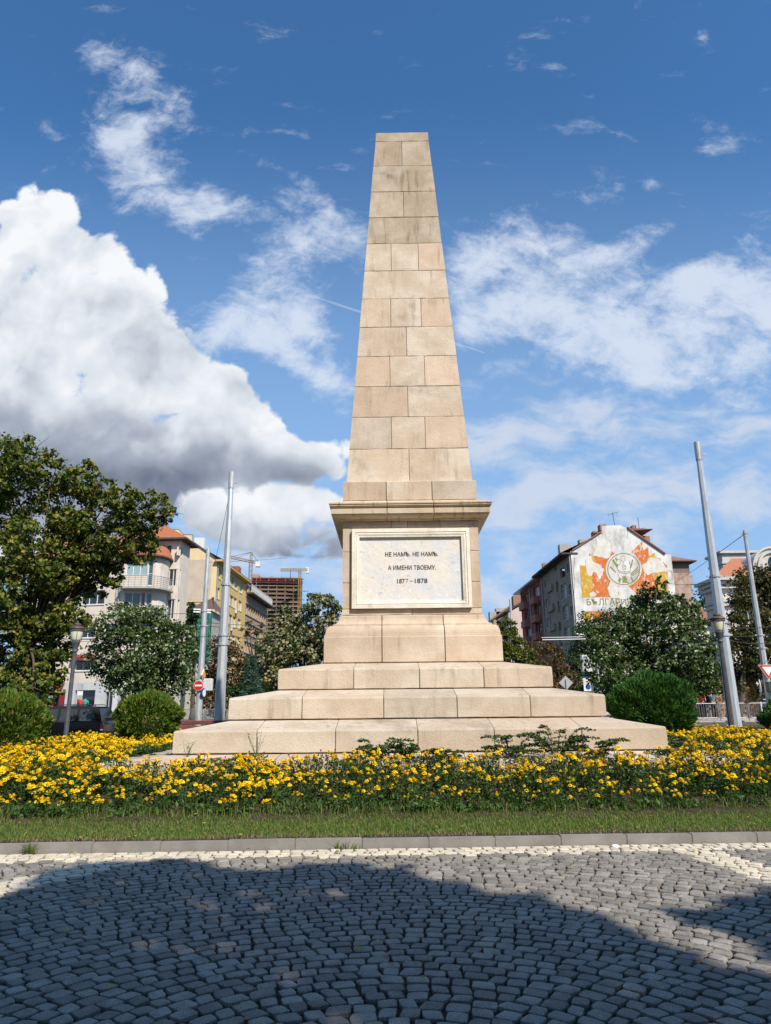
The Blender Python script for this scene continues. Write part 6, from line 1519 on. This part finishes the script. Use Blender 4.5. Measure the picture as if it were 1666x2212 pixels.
b = MB(); b.box((cw.x - 1.5, 549, cw.z - 3), (cw.x + .8, 552, cw.z + 1.5)); b.build('counterweight', m_cw, root)
b = MB(); q = Vector((lerp(c0.x, jl.x, .5), 538, lerp(zj, jl.z, .5))); b.tube([q, q - Vector((0, 0, 7))], .22, 4); b.box((q.x - .5, q.y - .4, q.z - 8.5), (q.x + .5, q.y + .4, q.z - 7)); b.build('hook', m_dark, root)

# ---- house with the painted gable on the right
m_wht = mat('weathered_white_plaster', (.54, .52, .485), (.68, .665, .64), .8, det=9, rough=.95, bump=.4, bscale=3, grime=(.36, .335, .30), gscale=.7, gamt=.8, gr=(.46, .66))
m_bare = mat('bare_render', (.55, .50, .43), (.68, .64, .57), 1.4, rough=1, bump=.6, bscale=5)
m_grey = mat('old_grey_render', (.27, .225, .165), (.34, .29, .22), .8, rough=.95, grime=(.12, .10, .085), gscale=.7, gamt=.9)
m_org = mat('orange_mural_paint', (.52, .13, .03), (.58, .18, .05), 1.2, rough=.9, grime=(.60, .52, .45), gscale=2.6, gamt=.85, gr=(.53, .62))
m_ylw = mat('ochre_mural_paint', (.50, .28, .02), (.55, .33, .04), 1.2, rough=.9, grime=(.60, .52, .40), gscale=2.8, gamt=.7, gr=(.54, .64))
m_olv = mat('olive_mural_paint', (.20, .19, .065), (.27, .25, .11), 3, rough=.9, grime=(.55, .52, .44), gscale=4, gamt=.7, gr=(.55, .65))
m_brick = mat('old_brick', (.26, .13, .085), (.36, .20, .14), 10, rough=.95, grime=(.42, .36, .30), gscale=.9, gamt=.8)
YM = 100.0
ML = at(1241.7, 1300, YM); ML.z = 0
mh = thing('gable_house', (ML.x + 7, YM + 6, 0), 'old house with a big orange and ochre mural peeling off its white gable', 'building')
WA = Wall(ML, eR); WL = Wall(ML + dR * 40, -dR)                      # gable, street front (its u runs towards us)
gp = [(1236, 1191), (1300, 1150), (1301, 1136), (1339, 1134), (1356, 1142), (1421, 1185), (1437, 1198), (1446, 1197)]
gq = [WA.uz(*p) for p in gp]; uR = WA.uz(1462, 1300)[0]; zL = gq[0][1]
outl = [(0, .3), (uR, .3), (uR, gq[-1][1])] + gq[::-1][0:] ; outl[-1] = (0, zL)
b = MB(); b.poly([WA.pt(u, z) for u, z in outl]); b.build('gable', m_wht, mh, fixn=False)
def flat(pts, m, off, name, parent, th=.004):
    P = [WA.uz(*p) for p in pts]; b = MB(); b.prism([WA.pt(u, z, off) for u, z in P], WA.N * th); return b.build(name, m, parent)
c8 = lambda x, y: ((2250 + x * .33013) * .542318, (2080 + y * .33013) * .542318)   # survey detail sheet -> grid
def sheet(L): return [c8(*p) for p in L]
mu = flat(sheet([(300, 375), (330, 390), (520, 445), (560, 345), (600, 375), (650, 470), (790, 375), (935, 228), (945, 345), (1005, 298), (1020, 410), (1085, 365), (1090, 430), (1155, 435), (1160, 520), (1230, 510), (1240, 600), (1250, 900), (660, 900), (560, 905), (300, 905), (330, 640), (245, 520)]), m_org, .02, 'mural', mh)
flat(sheet([(182, 520), (262, 535), (260, 600), (330, 650), (335, 780), (300, 905), (213, 905)]), m_ylw, .028, 'ochre_paint', mu)
flat(sheet([(1075, 610), (1150, 600), (1243, 610), (1252, 860), (1130, 860), (1110, 760), (1090, 690)]), m_ylw, .028, 'ochre_paint', mu)
flat(sheet([(1018, 410), (1085, 366), (1088, 430), (1020, 437)]), m_ylw, .028, 'ochre_paint', mu); flat(sheet([(1125, 440), (1155, 435), (1158, 465)]), m_ylw, .028, 'ochre_paint', mu)
flat(sheet([(303, 380), (345, 412), (385, 480), (345, 500), (330, 470)]), m_ylw, .028, 'ochre_paint', mu)
flat(sheet([(228, 1072), (440, 1072), (520, 1072), (560, 1200), (228, 1200)]), m_org, .02, 'mural_base', mu); flat(sheet([(225, 1070), (300, 1070), (320, 1200), (228, 1200)]), m_ylw, .028, 'ochre_paint', mu)
for k, L in enumerate(([(245, 445), (290, 405), (318, 410), (335, 470), (440, 530), (475, 575), (450, 640), (432, 690), (410, 690), (390, 640), (370, 600), (345, 600), (330, 640), (290, 655), (268, 610), (258, 550)],
          [(345, 405), (370, 345), (380, 290), (380, 200), (490, 185), (560, 250), (565, 360), (540, 425), (500, 440), (440, 425)],
          [(935, 510), (985, 490), (1010, 440), (1060, 425), (1130, 440), (1190, 500), (1215, 545), (1265, 545), (1270, 590), (1240, 600), (1140, 600), (1060, 615), (1000, 640), (950, 590)],
          [(560, 700), (620, 680), (640, 760), (640, 850), (665, 915), (560, 915), (530, 850), (515, 790)],
          [(300, 860), (340, 830), (380, 870), (360, 900), (305, 900)], [(640, 780), (760, 770), (830, 830), (880, 930), (660, 930)])):
    P = sheet(L); Q = []
    for (x, y), (x2, y2) in zip(P, P[1:] + P[:1]):
        Q.append((x, y))
        for f in (.33, .66): Q.append((lerp(x, x2, f) + random.uniform(-1.1, 1.1), lerp(y, y2, f) + random.uniform(-1.1, 1.1)))
    flat(Q, m_bare if k != 5 else m_wht, .036, 'bare_render', mu)
for L in ([(485, 185), (520, 215), (560, 250), (565, 330), (545, 400)], [(745, 60), (760, 130), (750, 200)], [(1190, 480), (1215, 540), (1290, 590), (1300, 700)], [(120, 420), (105, 560), (125, 700), (112, 860)]):
    P = [WA.pt(*WA.uz(*c8(*p)), .042) for p in L]; b = MB()
    for p, q in zip(P[:-1], P[1:]):
        m_ = p.lerp(q, .5) + Vector((random.uniform(-.15, .15), 0, random.uniform(-.1, .1))); b.beam(p, m_, .01, .05, 0, WA.N.cross((m_ - p).normalized())); b.beam(m_, q, .01, .045, 0, WA.N.cross((q - m_).normalized()))
    b.build('plaster_crack', m_conc, mh)
# round emblem: disc, ring, rays, mother with a child in outline
cx, cy_ = 711, 566
circ = lambda r, sx=1., n=44: [(cx + r * sx * math.cos(2*PI*i/n), cy_ + r * math.sin(2*PI*i/n)) for i in range(n)]
em = flat(sheet(circ(212, 1.03)), m_wht, .044, 'emblem', mu)
def stroke(L, w, m=m_olv, off=.052):
    P = [WA.pt(*WA.uz(*c8(*p)), off) for p in L]; b = MB()
    for p, q in zip(P[:-1], P[1:]): b.beam(p, q, .012, w, 0, WA.N.cross((q - p).normalized()) if (q - p).length else Vector((0, 0, 1)))
    b.build('painted_line', m, em)
stroke(circ(189, 1.02) + circ(189, 1.02)[:1], .14)
for L in ([(568, 460), (590, 442), (660, 560), (645, 585)], [(603, 435), (622, 430), (690, 560), (672, 560)], [(815, 450), (828, 455), (800, 560), (778, 560)], [(880, 535), (890, 550), (795, 640), (790, 625)], [(893, 560), (897, 580), (800, 650), (796, 642)], [(540, 545), (545, 530), (625, 600), (618, 615)], [(640, 705), (665, 660), (680, 690), (665, 745)], [(700, 650), (735, 650), (775, 735), (690, 735)], [(790, 660), (806, 655), (835, 710), (815, 720)], [(895, 590), (895, 605), (815, 655), (808, 650)]):
    flat(sheet(L), m_olv, .05, 'painted_ray', em)
flat(sheet([(660, 470), (680, 410), (715, 400), (735, 440), (735, 500), (760, 520), (795, 560), (800, 620), (740, 625), (660, 615), (625, 560), (640, 520), (620, 480), (640, 450)]), m_wht, .056, 'painted_figure', em)
for L in ([(672, 430), (690, 408), (715, 408), (728, 435), (715, 475), (700, 480), (682, 465), (672, 430)], [(622, 480), (635, 455), (660, 450), (672, 470), (668, 500), (650, 515), (630, 510)], [(700, 480), (708, 515), (735, 525), (740, 560), (700, 570)], [(650, 515), (635, 530), (640, 580), (690, 600), (780, 600), (790, 570)], [(640, 580), (660, 610), (740, 620), (800, 600)], [(685, 520), (700, 545), (735, 530)], [(640, 620), (660, 680), (690, 690), (700, 650)], [(775, 475), (795, 520), (790, 580)]):
    stroke(L, .07, m_olv, .062)
for q in ((1, 'БЪЛГАРИЯ'),):
    me = text_mesh('lettering', q[1], 4.75 * 1.345, .95, .003, .01); u, z = WA.uz(*c8(265 + 250, 960)); u0_ = WA.uz(*c8(265, 960))[0]; P = WA.pt(u0_ + 4.75 * 1.345 / 2, z, .02)
    me.transform(Matrix(((WA.D.x, 0, WA.N.x, P.x), (WA.D.y, 0, WA.N.y, P.y), (0, 1, 0, P.z), (0, 0, 0, 1)))); link('lettering', me, m_olv, mh)
# roof, verge, chimneys, aerials
dp = 14.0
b = MB()
for (u, z), (u2, z2) in ((gq[0], gq[1]), (gq[4], gq[6])):
    b.prism([WA.pt(u, z + .02, .25), WA.pt(u2, z2 + .02, .25), WA.pt(u2, z2 + .25, .25), WA.pt(u, z + .25, .25)], dR * dp)
b.prism([WA.pt(gq[1][0], gq[1][1], -.2), WA.pt(gq[5][0] - .2, gq[4][1], -.2), WA.pt((gq[2][0] + gq[4][0]) / 2, gq[3][1] - .3, -.2)], dR * dp); b.build('roof', m_otile, mh)
for px, py, w_, h_, dd, m_ in ((1288, 1158, .8, 1.6, 2.5, m_brick), (1262, 1172, 1.3, 1.1, 3, m_conc), (1223, 1190, 1.9, 2.2, 8, m_conc), (1371, 1139, .6, .7, 2., m_brick), (1395, 1163, 1.3, .8, 3, m_brick), (1304, 1142, 1.0, 1.4, .6, m_brick)):
    q = at(px, py, YM + dd); b = MB(); b.box((q.x - w_/2, q.y, q.z - h_ * 1.2), (q.x + w_/2, q.y + 1.2, q.z + h_/2)); b.build('chimney', m_, mh, bevel=.05)
for px, py, hgt, yg in ((1329, 1135, 2.0, True), (1384, 1160, 3.0, False)):
    q = at(px, py, YM + 1.5); root = thing('aerial', q - Vector((0, 0, .3)), 'thin aerial with side rods on the peak of the painted gable' if yg else 'tall bare aerial on the right slope of the painted gable roof', 'aerial')
    b = MB(); b.tube([q - Vector((0, 0, .4)), q + Vector((-.2 if yg else -.1, 0, hgt))], .04, 5); b.build('mast', m_dark, root)
    b = MB(); e = q + Vector((-.15, 0, hgt * (.85 if yg else .35)))
    b.beam(e + Vector((-.9, 0, -.1)), e + Vector((.9, 0, .35)), .04)
    for k in range(4): b.beam(e + Vector((-.7 + .4 * k, 0, .2)), e + Vector((-.6 + .4 * k, 0, -.25)), .03)
    b.build('aerial_rods', m_dark, root)
# street front of the old grey part: u measured from far (0) to the gable corner (40)
def us(px): return WL.uz(px, 1350)[0]
uA, uB_ = us(1191), us(1178)
zc0 = WL.uz(1226, 1203)[1]
rowy = [(c4y * .2712 + 2150) * .542318 for c4y in (410, 755, 1070, 1385, 1780)]
c4 = lambda x, y: ((2050 + x * .27125) * .542318, (2150 + y * .27125) * .542318)
def h4(x0, y0, x1, y1):
    p, q = c4(x0, (y0 + y1) / 2), c4(x1, (y0 + y1) / 2); xm = (x0 + x1) / 2
    return (WL.uz(*p)[0], WL.uz(*q)[0], WL.uz(*c4(xm, y1))[1], WL.uz(*c4(xm, y0))[1])
big = [h4(682, 645, 765, 868), h4(706, 960, 790, 1180), h4(728, 1280, 812, 1490)]
st3 = big[0][3] - big[1][3]
small = [h4(770, 345, 830, 490), h4(795, 650, 855, 805), h4(820, 970, 880, 1120), h4(845, 1300, 885, 1440)]
slit = [h4(590, 340, 612, 450), h4(610, 610, 642, 755), h4(632, 900, 660, 1050), h4(652, 1205, 682, 1330), h4(676, 1510, 706, 1665), h4(695, 1820, 725, 1960)]
log = [h4(672, 410, 740, 560)]
door4 = [h4(570, 1660, 640, 1860)]
facade(mh, WL, uA, 40, .3, zc0, big + small + slit + log + door4, m_grey, dep=.35)
for h in big: window(mh, WL, h, 4, 4, m_wfr, g_blue, dep=.35, t=.10, sill=True)
for h in small: window(mh, WL, h, 3, 2, m_wfr, g_dark, dep=.35, t=.09, sill=True)
for h in slit: window(mh, WL, h, 1, 1, m_wbr, g_dark, dep=.35, t=.12, sill=True)
for h in log: window(mh, WL, h, 2, 1, m_wfr, g_pale, dep=.9, t=.1)
window(mh, WL, door4[0], 3, 3, m_wfr, g_blue, dep=.35, t=.1)
b = MB(); b.prism([WL.pt(uA - .3, zc0, 1.4), WL.pt(40.1, zc0, 1.4), WL.pt(40.1, zc0, -1), WL.pt(uA - .3, zc0, -1)], (0, 0, .25)); b.build('eave', m_eave, mh)
b = MB(); b.quad(WL.pt(uA - .3, zc0 + .26, 1.45), WL.pt(40.1, zc0 + .26, 1.45), WL.pt(40.1, zc0 + 3.2, -5), WL.pt(uA - .3, zc0 + 3.2, -5)); b.build('roof', m_otile, mh, fixn=False)
b = MB(); p = WL.pt(39.75, 0, .15); b.tube([Z(p, 0), Z(p, zc0)], .11, 6); b.build('downpipe', m_gut, mh)
# beige grey neighbour with loggias
nb_ = thing('loggia_house', WL.pt(uA - 4, 0, -5), 'shabby grey beige house with white loggias between the mural house and the red house', 'building')
uC = us(1166) if False else WL.uz(*c4(405, 900))[0]
zc1 = WL.uz(*c4(480, 490))[1]
lg = [h4(486, 535, 560, 680), h4(500, 800, 580, 965), h4(525, 1080, 600, 1250), h4(545, 1370, 625, 1560)]
sw = [h4(440, 590, 475, 720), h4(455, 870, 492, 1000), h4(472, 1150, 512, 1290), h4(488, 1440, 520, 1560)]
facade(nb_, WL, uC, uA - .004, .3, zc1, lg + sw, m_grey, dep=.4)
m_logg = mat('loggia_plaster', (.48, .48, .50), rough=.9)
for i, h in enumerate(lg):
    window(nb_, WL, h, 1, 1, m_grey, m_logg if i < 2 else mat('loggia_red', (.14, .05, .045)), dep=1.0, t=.05, name='loggia')
    b = MB(); b.prism([WL.pt(h[0] - .1, h[2] - 1.0, .02), WL.pt(h[1] + .1, h[2] - 1.0, .02), WL.pt(h[1] + .1, h[2] + .05, .02), WL.pt(h[0] - .1, h[2] + .05, .02)], WL.N * .35); b.build('balcony_front', m_grey, nb_)
for h in sw: window(nb_, WL, h, 2, 1, m_wfr, g_pale, dep=.35, t=.1, sill=True)
b = MB(); b.prism([WL.pt(uC, zc1, 1.5), WL.pt(uA + .2, zc1, 1.5), WL.pt(uA + .2, zc1, -6), WL.pt(uC, zc1, -6)], (0, 0, .3)); b.build('eave', m_eave, nb_)
q = WL.pt(uC + 2, zc1 + .3, -2); b = MB(); b.box((q.x - .7, q.y - .7, q.z), (q.x + .7, q.y + .7, q.z + 1.7)); b.build('chimney', m_conc, nb_); b = MB(); b.box((q.x - 2.0, q.y, q.z), (q.x - 1.4, q.y + .6, q.z + 1.9)); b.build('chimney', m_brick, nb_)
# red house
rh = thing('red_house', WL.pt(uC - 6, 0, -5), 'dark red apartment house with square bay balconies and a zinc gutter', 'building')
m_redp = mat('dark_red_plaster', (.23, .075, .055), (.29, .10, .075), 1.2, rough=.95, grime=(.15, .05, .04), gscale=.6, gamt=.5); m_redb = mat('pink_red_plaster', (.33, .15, .115), (.38, .18, .14), 1, rough=.95)
uD = WL.uz(*c4(105, 1100))[0]; zc2 = WL.uz(*c4(380, 580))[1]
rw = [h4(275, 680, 365, 845), h4(292, 920, 390, 1110), h4(310, 1190, 405, 1370), h4(340, 1480, 415, 1640), h4(120, 800, 215, 930), h4(152, 1050, 230, 1190), h4(172, 1300, 245, 1430), h4(215, 1580, 262, 1680)]
facade(rh, WL, uD, uC - .004, .3, zc2, rw, m_redp, dep=.5)
for i, h in enumerate(rw):
    window(rh, WL, h, 3, 1, m_wfr, g_dark if i % 3 else g_pale, dep=.5, t=.13)
    b = MB(); b.prism([WL.pt(h[0], h[2] - 1.2, .02), WL.pt(lerp(h[0], h[1], .75), h[2] - 1.2, .02), WL.pt(lerp(h[0], h[1], .75), h[2], .02), WL.pt(h[0], h[2], .02)], WL.N * .8); b.build('balcony', m_redb, rh)
b = MB(); b.prism([WL.pt(uD - 1, zc2, 1.2), WL.pt(uC, zc2, 1.2), WL.pt(uC, zc2, -6), WL.pt(uD - 1, zc2, -6)], (0, 0, .3)); b.build('eave', m_gut, rh)
for px_ in (250, 440): p = WL.pt(WL.uz(*c4(px_, 1100))[0], 0, .12); b = MB(); b.tube([Z(p, 0), Z(p, zc2)], .1, 6); b.build('downpipe', m_gut, rh)
b = MB(); b.prism([WL.pt(uD, .3, 0), WL.pt(uD, .3, -12), WL.pt(uD, zc2, -12), WL.pt(uD, zc2, 0)], dR * -.3); b.build('wall', m_redp, rh)
# pink blank wall and farther roofs
m_pink = mat('pale_pink_plaster', (.52, .40, .34), (.58, .46, .40), .6, rough=.95)
pk = at(1113, 1330, 150); ph = thing('pink_house', (pk.x, 152, 0), 'pale pink blank sided house beyond the red house', 'building')
x0, x1 = at(1099, 1330, 150).x, at(1136, 1330, 150).x; z0_, z1_ = at(1099, 1320, 150).z, at(1134, 1299, 150).z
b = MB(); b.prism([(x0, 150, 0), (x1 + 4, 150, 0), (x1 + 4, 150, z1_ + 2), (x0, 150, z0_ - .3)], (0, 14, 0)); b.build('wall', m_pink, ph)
b = MB(); b.prism([(x0 - .6, 149.6, z0_ - .35), (x1 + 4, 149.6, z1_ + 2), (x1 + 4, 149.6, z1_ + 2.4), (x0 - .6, 149.6, z0_ + .1)], (0, 14.5, 0)); b.build('roof', m_eave, ph)
q = at(1130, 1299, 149.5); b = MB(); b.box((q.x - 1.8, 150.5, q.z - 2), (q.x + 1.6, 153, q.z + 1.4)); b.build('chimney', m_brick, ph)
fh_ = thing('grey_house', (at(1080, 1340, 180).x, 184, 0), 'far grey and red roofed houses at the end of the right street', 'building')
x0, x1 = at(1066, 1340, 180).x, at(1103, 1340, 180).x; b = MB(); zt_ = at(1080, 1328, 180).z; b.prism([(x0, 180, 0), (x1, 180, 0), (x1, 180, zt_ + 1.8), (x0, 180, zt_ - 1.5)], (0, 12, 0)); b.build('wall', mat('grey_brown_plaster', (.26, .22, .19), (.32, .27, .23), .5), fh_)
b = MB(); b.prism([(x0 - .5, 179.6, zt_ - 1.5), (x1, 179.6, zt_ + 1.8), (x1, 179.6, zt_ + 2.3), (x0 - .5, 179.6, zt_ - 1.0)], (0, 13, 0)); b.build('roof', m_otile, fh_)
for px_, py_ in ((1088, 1322), (1074, 1330)): q = at(px_, py_, 179); b = MB(); b.box((q.x - 1.6, 180.5, q.z - 2), (q.x + 1.6, 183, q.z + 1.2)); b.build('chimney', m_conc, fh_)
# brick flank right of the gable
bk = thing('brick_house', (at(1478, 1400, 108).x, 112, 0), 'house with a bare brick flank and old tile roof right of the painted gable', 'building')
x0, x1 = at(1440, 1300, 106).x, at(1499, 1300, 106).x; zt_ = at(1480, 1215, 106).z
m_patch = mat('patchy_brick_render', (.46, .37, .31), (.33, .20, .15), 1.1, det=9, rough=1, bump=.8, bscale=9, grime=(.25, .12, .08), gscale=.8, gamt=.8)
b = MB(); b.box((x0, 106, 0), (x1, 122, zt_ - 1.6)); b.build('wall', m_patch, bk)
b = MB(); b.box((x0, 106.03, zt_ - 1.6), (x1 - .02, 121.9, zt_)); b.build('frieze', mat('brown_band', (.15, .12, .10), (.2, .16, .13), 1), bk)
b = MB(); zr = at(1452, 1188, 110).z; e = [(x0 - .5, 105.2, zt_), (x1 + .9, 105.2, zt_), (x1 + .9, 123, zt_), (x0 - .5, 123, zt_)]; r0 = (x0, 113, zr + .4)
b.prism(e, (0, 0, .15)); b.build('eave', m_eave, bk)
e = [(p[0], p[1], p[2] + .155) for p in e]; b = MB(); b.poly([e[0], e[1], r0]); b.poly([e[1], e[2], r0]); b.poly([e[2], e[3], r0]); b.poly([e[3], e[0], r0]); b.build('roof', m_otile, bk)
q = at(1505, 1312, 108); b = MB(); b.box((x1 + .01, 108, q.z + 3.6), (x1 + 1.3, 110.5, q.z + 3.8)); b.build('balcony', m_conc, bk); b = MB()
for k in range(7): b.beam((x1 + 1.25, 108 + k * .4, q.z + 3.8), (x1 + 1.25, 108 + k * .4, q.z + 4.9), .05)
b.beam((x1 + 1.25, 108, q.z + 4.9), (x1 + 1.25, 110.4, q.z + 4.9), .06); b.beam((x1 + .02, 108, q.z + 4.9), (x1 + 1.25, 108, q.z + 4.9), .06); b.build('railing', m_gut, bk)
lr = thing('low_house', (at(1535, 1345, 95).x, 98, 0), 'low house with an old red tile roof behind the fluted lamp', 'building')
x0, x1 = at(1512, 1340, 92).x, at(1562, 1340, 92).x; za, zb_ = at(1530, 1352, 92).z, at(1535, 1326, 96).z
b = MB(); b.box((x0, 92, 0), (x1, 101, za - .1)); b.build('wall', m_bare, lr); b = MB(); b.poly([(x0 - .5, 91.4, za), (x1, 91.4, za), (x1, 96.5, zb_ + .8), (x0 + 2.2, 96.5, zb_ + .8)]); b.poly([(x0 - .5, 91.4, za), (x0 + 2.2, 96.5, zb_ + .8), (x0 - .5, 101.5, za)]); b.poly([(x0 - .5, 101.5, za), (x1, 101.5, za), (x1, 96.5, zb_ + .8), (x0 + 2.2, 96.5, zb_ + .8)]); b.build('roof', m_otile, lr)
# ---- cream house with a big round dormer at the right edge
m_cream2 = mat('cream_pink_plaster', (.58, .50, .45), (.64, .56, .51), .8, rough=.95); m_orn = mat('white_ornament', (.44, .42, .38), (.52, .50, .46), 2, rough=.9)
YC = 64.0
CL = at(1562, 1300, YC); CL.z = 0
ch = thing('cream_house', (CL.x + 8, YC + 5, 0), 'cream classical house with a red tile roof and a rounded dormer at the right edge', 'building')
WC = Wall(CL, (1, .0)); LC = 17.0; zc = WC.uz(1600, 1248)[1]
wn = [];
for k in range(5):
    for zb2 in (8.6, 4.6, .9): u = 1.6 + k * 3.2; wn.append((u, u + 1.25, zb2, zb2 + 2.3))
facade(ch, WC, 0, LC, 0, zc, wn, m_cream2, dep=.3)
for h in wn: window(ch, WC, h, 2, 2, m_wfr, g_dark, dep=.3, t=.09, sill=True)
b = MB(); b.quad(WC.pt(0, 0), WC.pt(0, 0, -3.5), WC.pt(0, zc, -3.5), WC.pt(0, zc)); b.build('wall', m_cream2, ch)
b = MB()
for z_, o_ in ((zc - .02, .9), (zc - .35, .6), (zc - .7, .4), (zc - 1.9, .22), (zc - 2.3, .3), (zc - 5.8, .2)): b.prism([WC.pt(-o_, z_ - .3, o_), WC.pt(LC, z_ - .3, o_), WC.pt(LC, z_ - .3, -.1), WC.pt(-o_, z_ - .3, -.1)], (0, 0, .28)); b.prism([WC.pt(-o_, z_ - .3, -.1), WC.pt(.0, z_ - .3, -.1), WC.pt(.0, z_ - .3, -3.5), WC.pt(-o_, z_ - .3, -3.5)], (0, 0, .28))
for k in range(14): b.prism([WC.pt(.3 + k * 1.2, zc - .7, .05), WC.pt(.7 + k * 1.2, zc - .7, .05), WC.pt(.7 + k * 1.2, zc - .4, .05), WC.pt(.3 + k * 1.2, zc - .4, .05)], WC.N * .55)
b.build('cornice', m_orn, ch)
zr = WC.uz(1640, 1205)[1] - .4; b = MB(); b.quad(WC.pt(-.9, zc, .95), WC.pt(LC, zc, .95), WC.pt(LC, zr + 1.3, -4.5), WC.pt(3.6, zr + 1.3, -4.5)); b.poly([WC.pt(-.9, zc, .95), WC.pt(3.6, zr + 1.3, -4.5), WC.pt(.5, zc, -4.5)]); 
mt_ = mat('red_pantile', (.34, .12, .065), (.44, .18, .10), 6, rough=.9, bump=1., bscale=10); b.build('roof', mt_, ch, fixn=False)
q = at(1595, 1208, YC + 7); b = MB(); b.box((q.x - 1.6, q.y, q.z - 1.8), (q.x + 3.6, q.y + 3, q.z + .6)); b.box((q.x - 1.9, q.y - .3, q.z + .6), (q.x + 3.9, q.y + 3.3, q.z + .85)); b.box((q.x - 1.75, q.y - .12, q.z - .45), (q.x + 3.75, q.y + 3.1, q.z - .25)); b.build('chimney', m_orn, ch)
dc_ = WC.uz(1672, 1218); du, dz = dc_[0], zc + .2; R1 = 1.75; hgt = WC.uz(1668, 1184)[1] - dz - R1
P = [(du - R1, dz)] + [(du + R1 * math.cos(a), dz + hgt + R1 * math.sin(a)) for a in [PI - PI * i / 20 for i in range(21)]] + [(du + R1, dz)]
b = MB(); b.prism([WC.pt(u, z, -.1) for u, z in P], WC.N * -3.5); dm = b.build('dormer', m_orn, ch)
b = MB()
for rr, of in ((R1 + .18, .02), (R1 - .25, .06)):
    A_ = [PI - PI * i / 20 for i in range(21)]; pin = [(du + (rr - .2) * math.cos(a), dz + hgt + (rr - .2) * math.sin(a)) for a in A_]; po = [(du + rr * math.cos(a), dz + hgt + rr * math.sin(a)) for a in A_]
    for i in range(20): b.prism([WC.pt(*pin[i], -.1), WC.pt(*po[i], -.1), WC.pt(*po[i+1], -.1), WC.pt(*pin[i+1], -.1)], WC.N * (.15 + of))
    for s in (-1, 1): b.prism([WC.pt(du + s * rr, dz, -.1), WC.pt(du + s * (rr - .2), dz, -.1), WC.pt(du + s * (rr - .2), dz + hgt, -.1), WC.pt(du + s * rr, dz + hgt, -.1)], WC.N * (.15 + of))
b.build('dormer_moulding', m_orn, dm)
b = MB(); b.prism([WC.pt(du + .45 * math.cos(2*PI*i/20), dz + hgt + .4 + .62 * math.sin(2*PI*i/20), -.1) for i in range(20)], WC.N * .06); b.build('dormer_window', g_dark, dm)
# tan kiosk and awning under the trees on the right
kq = at(1545, 1530, 52); ks_ = thing('kiosk', (kq.x, 52, .7), 'low tan kiosk in tree shade behind the right barriers', 'kiosk')
b = MB(); b.box((kq.x - .9, 51, .7), (kq.x + 2.6, 54, 3.9)); b.build('wall', mat('tan_board', (.26, .16, .09), (.31, .2, .12), 2, rough=.9), ks_); b = MB(); b.box((kq.x - 1.3, 50.6, 3.9), (kq.x + 3, 54.4, 4.05)); b.build('roof', m_dark, ks_)
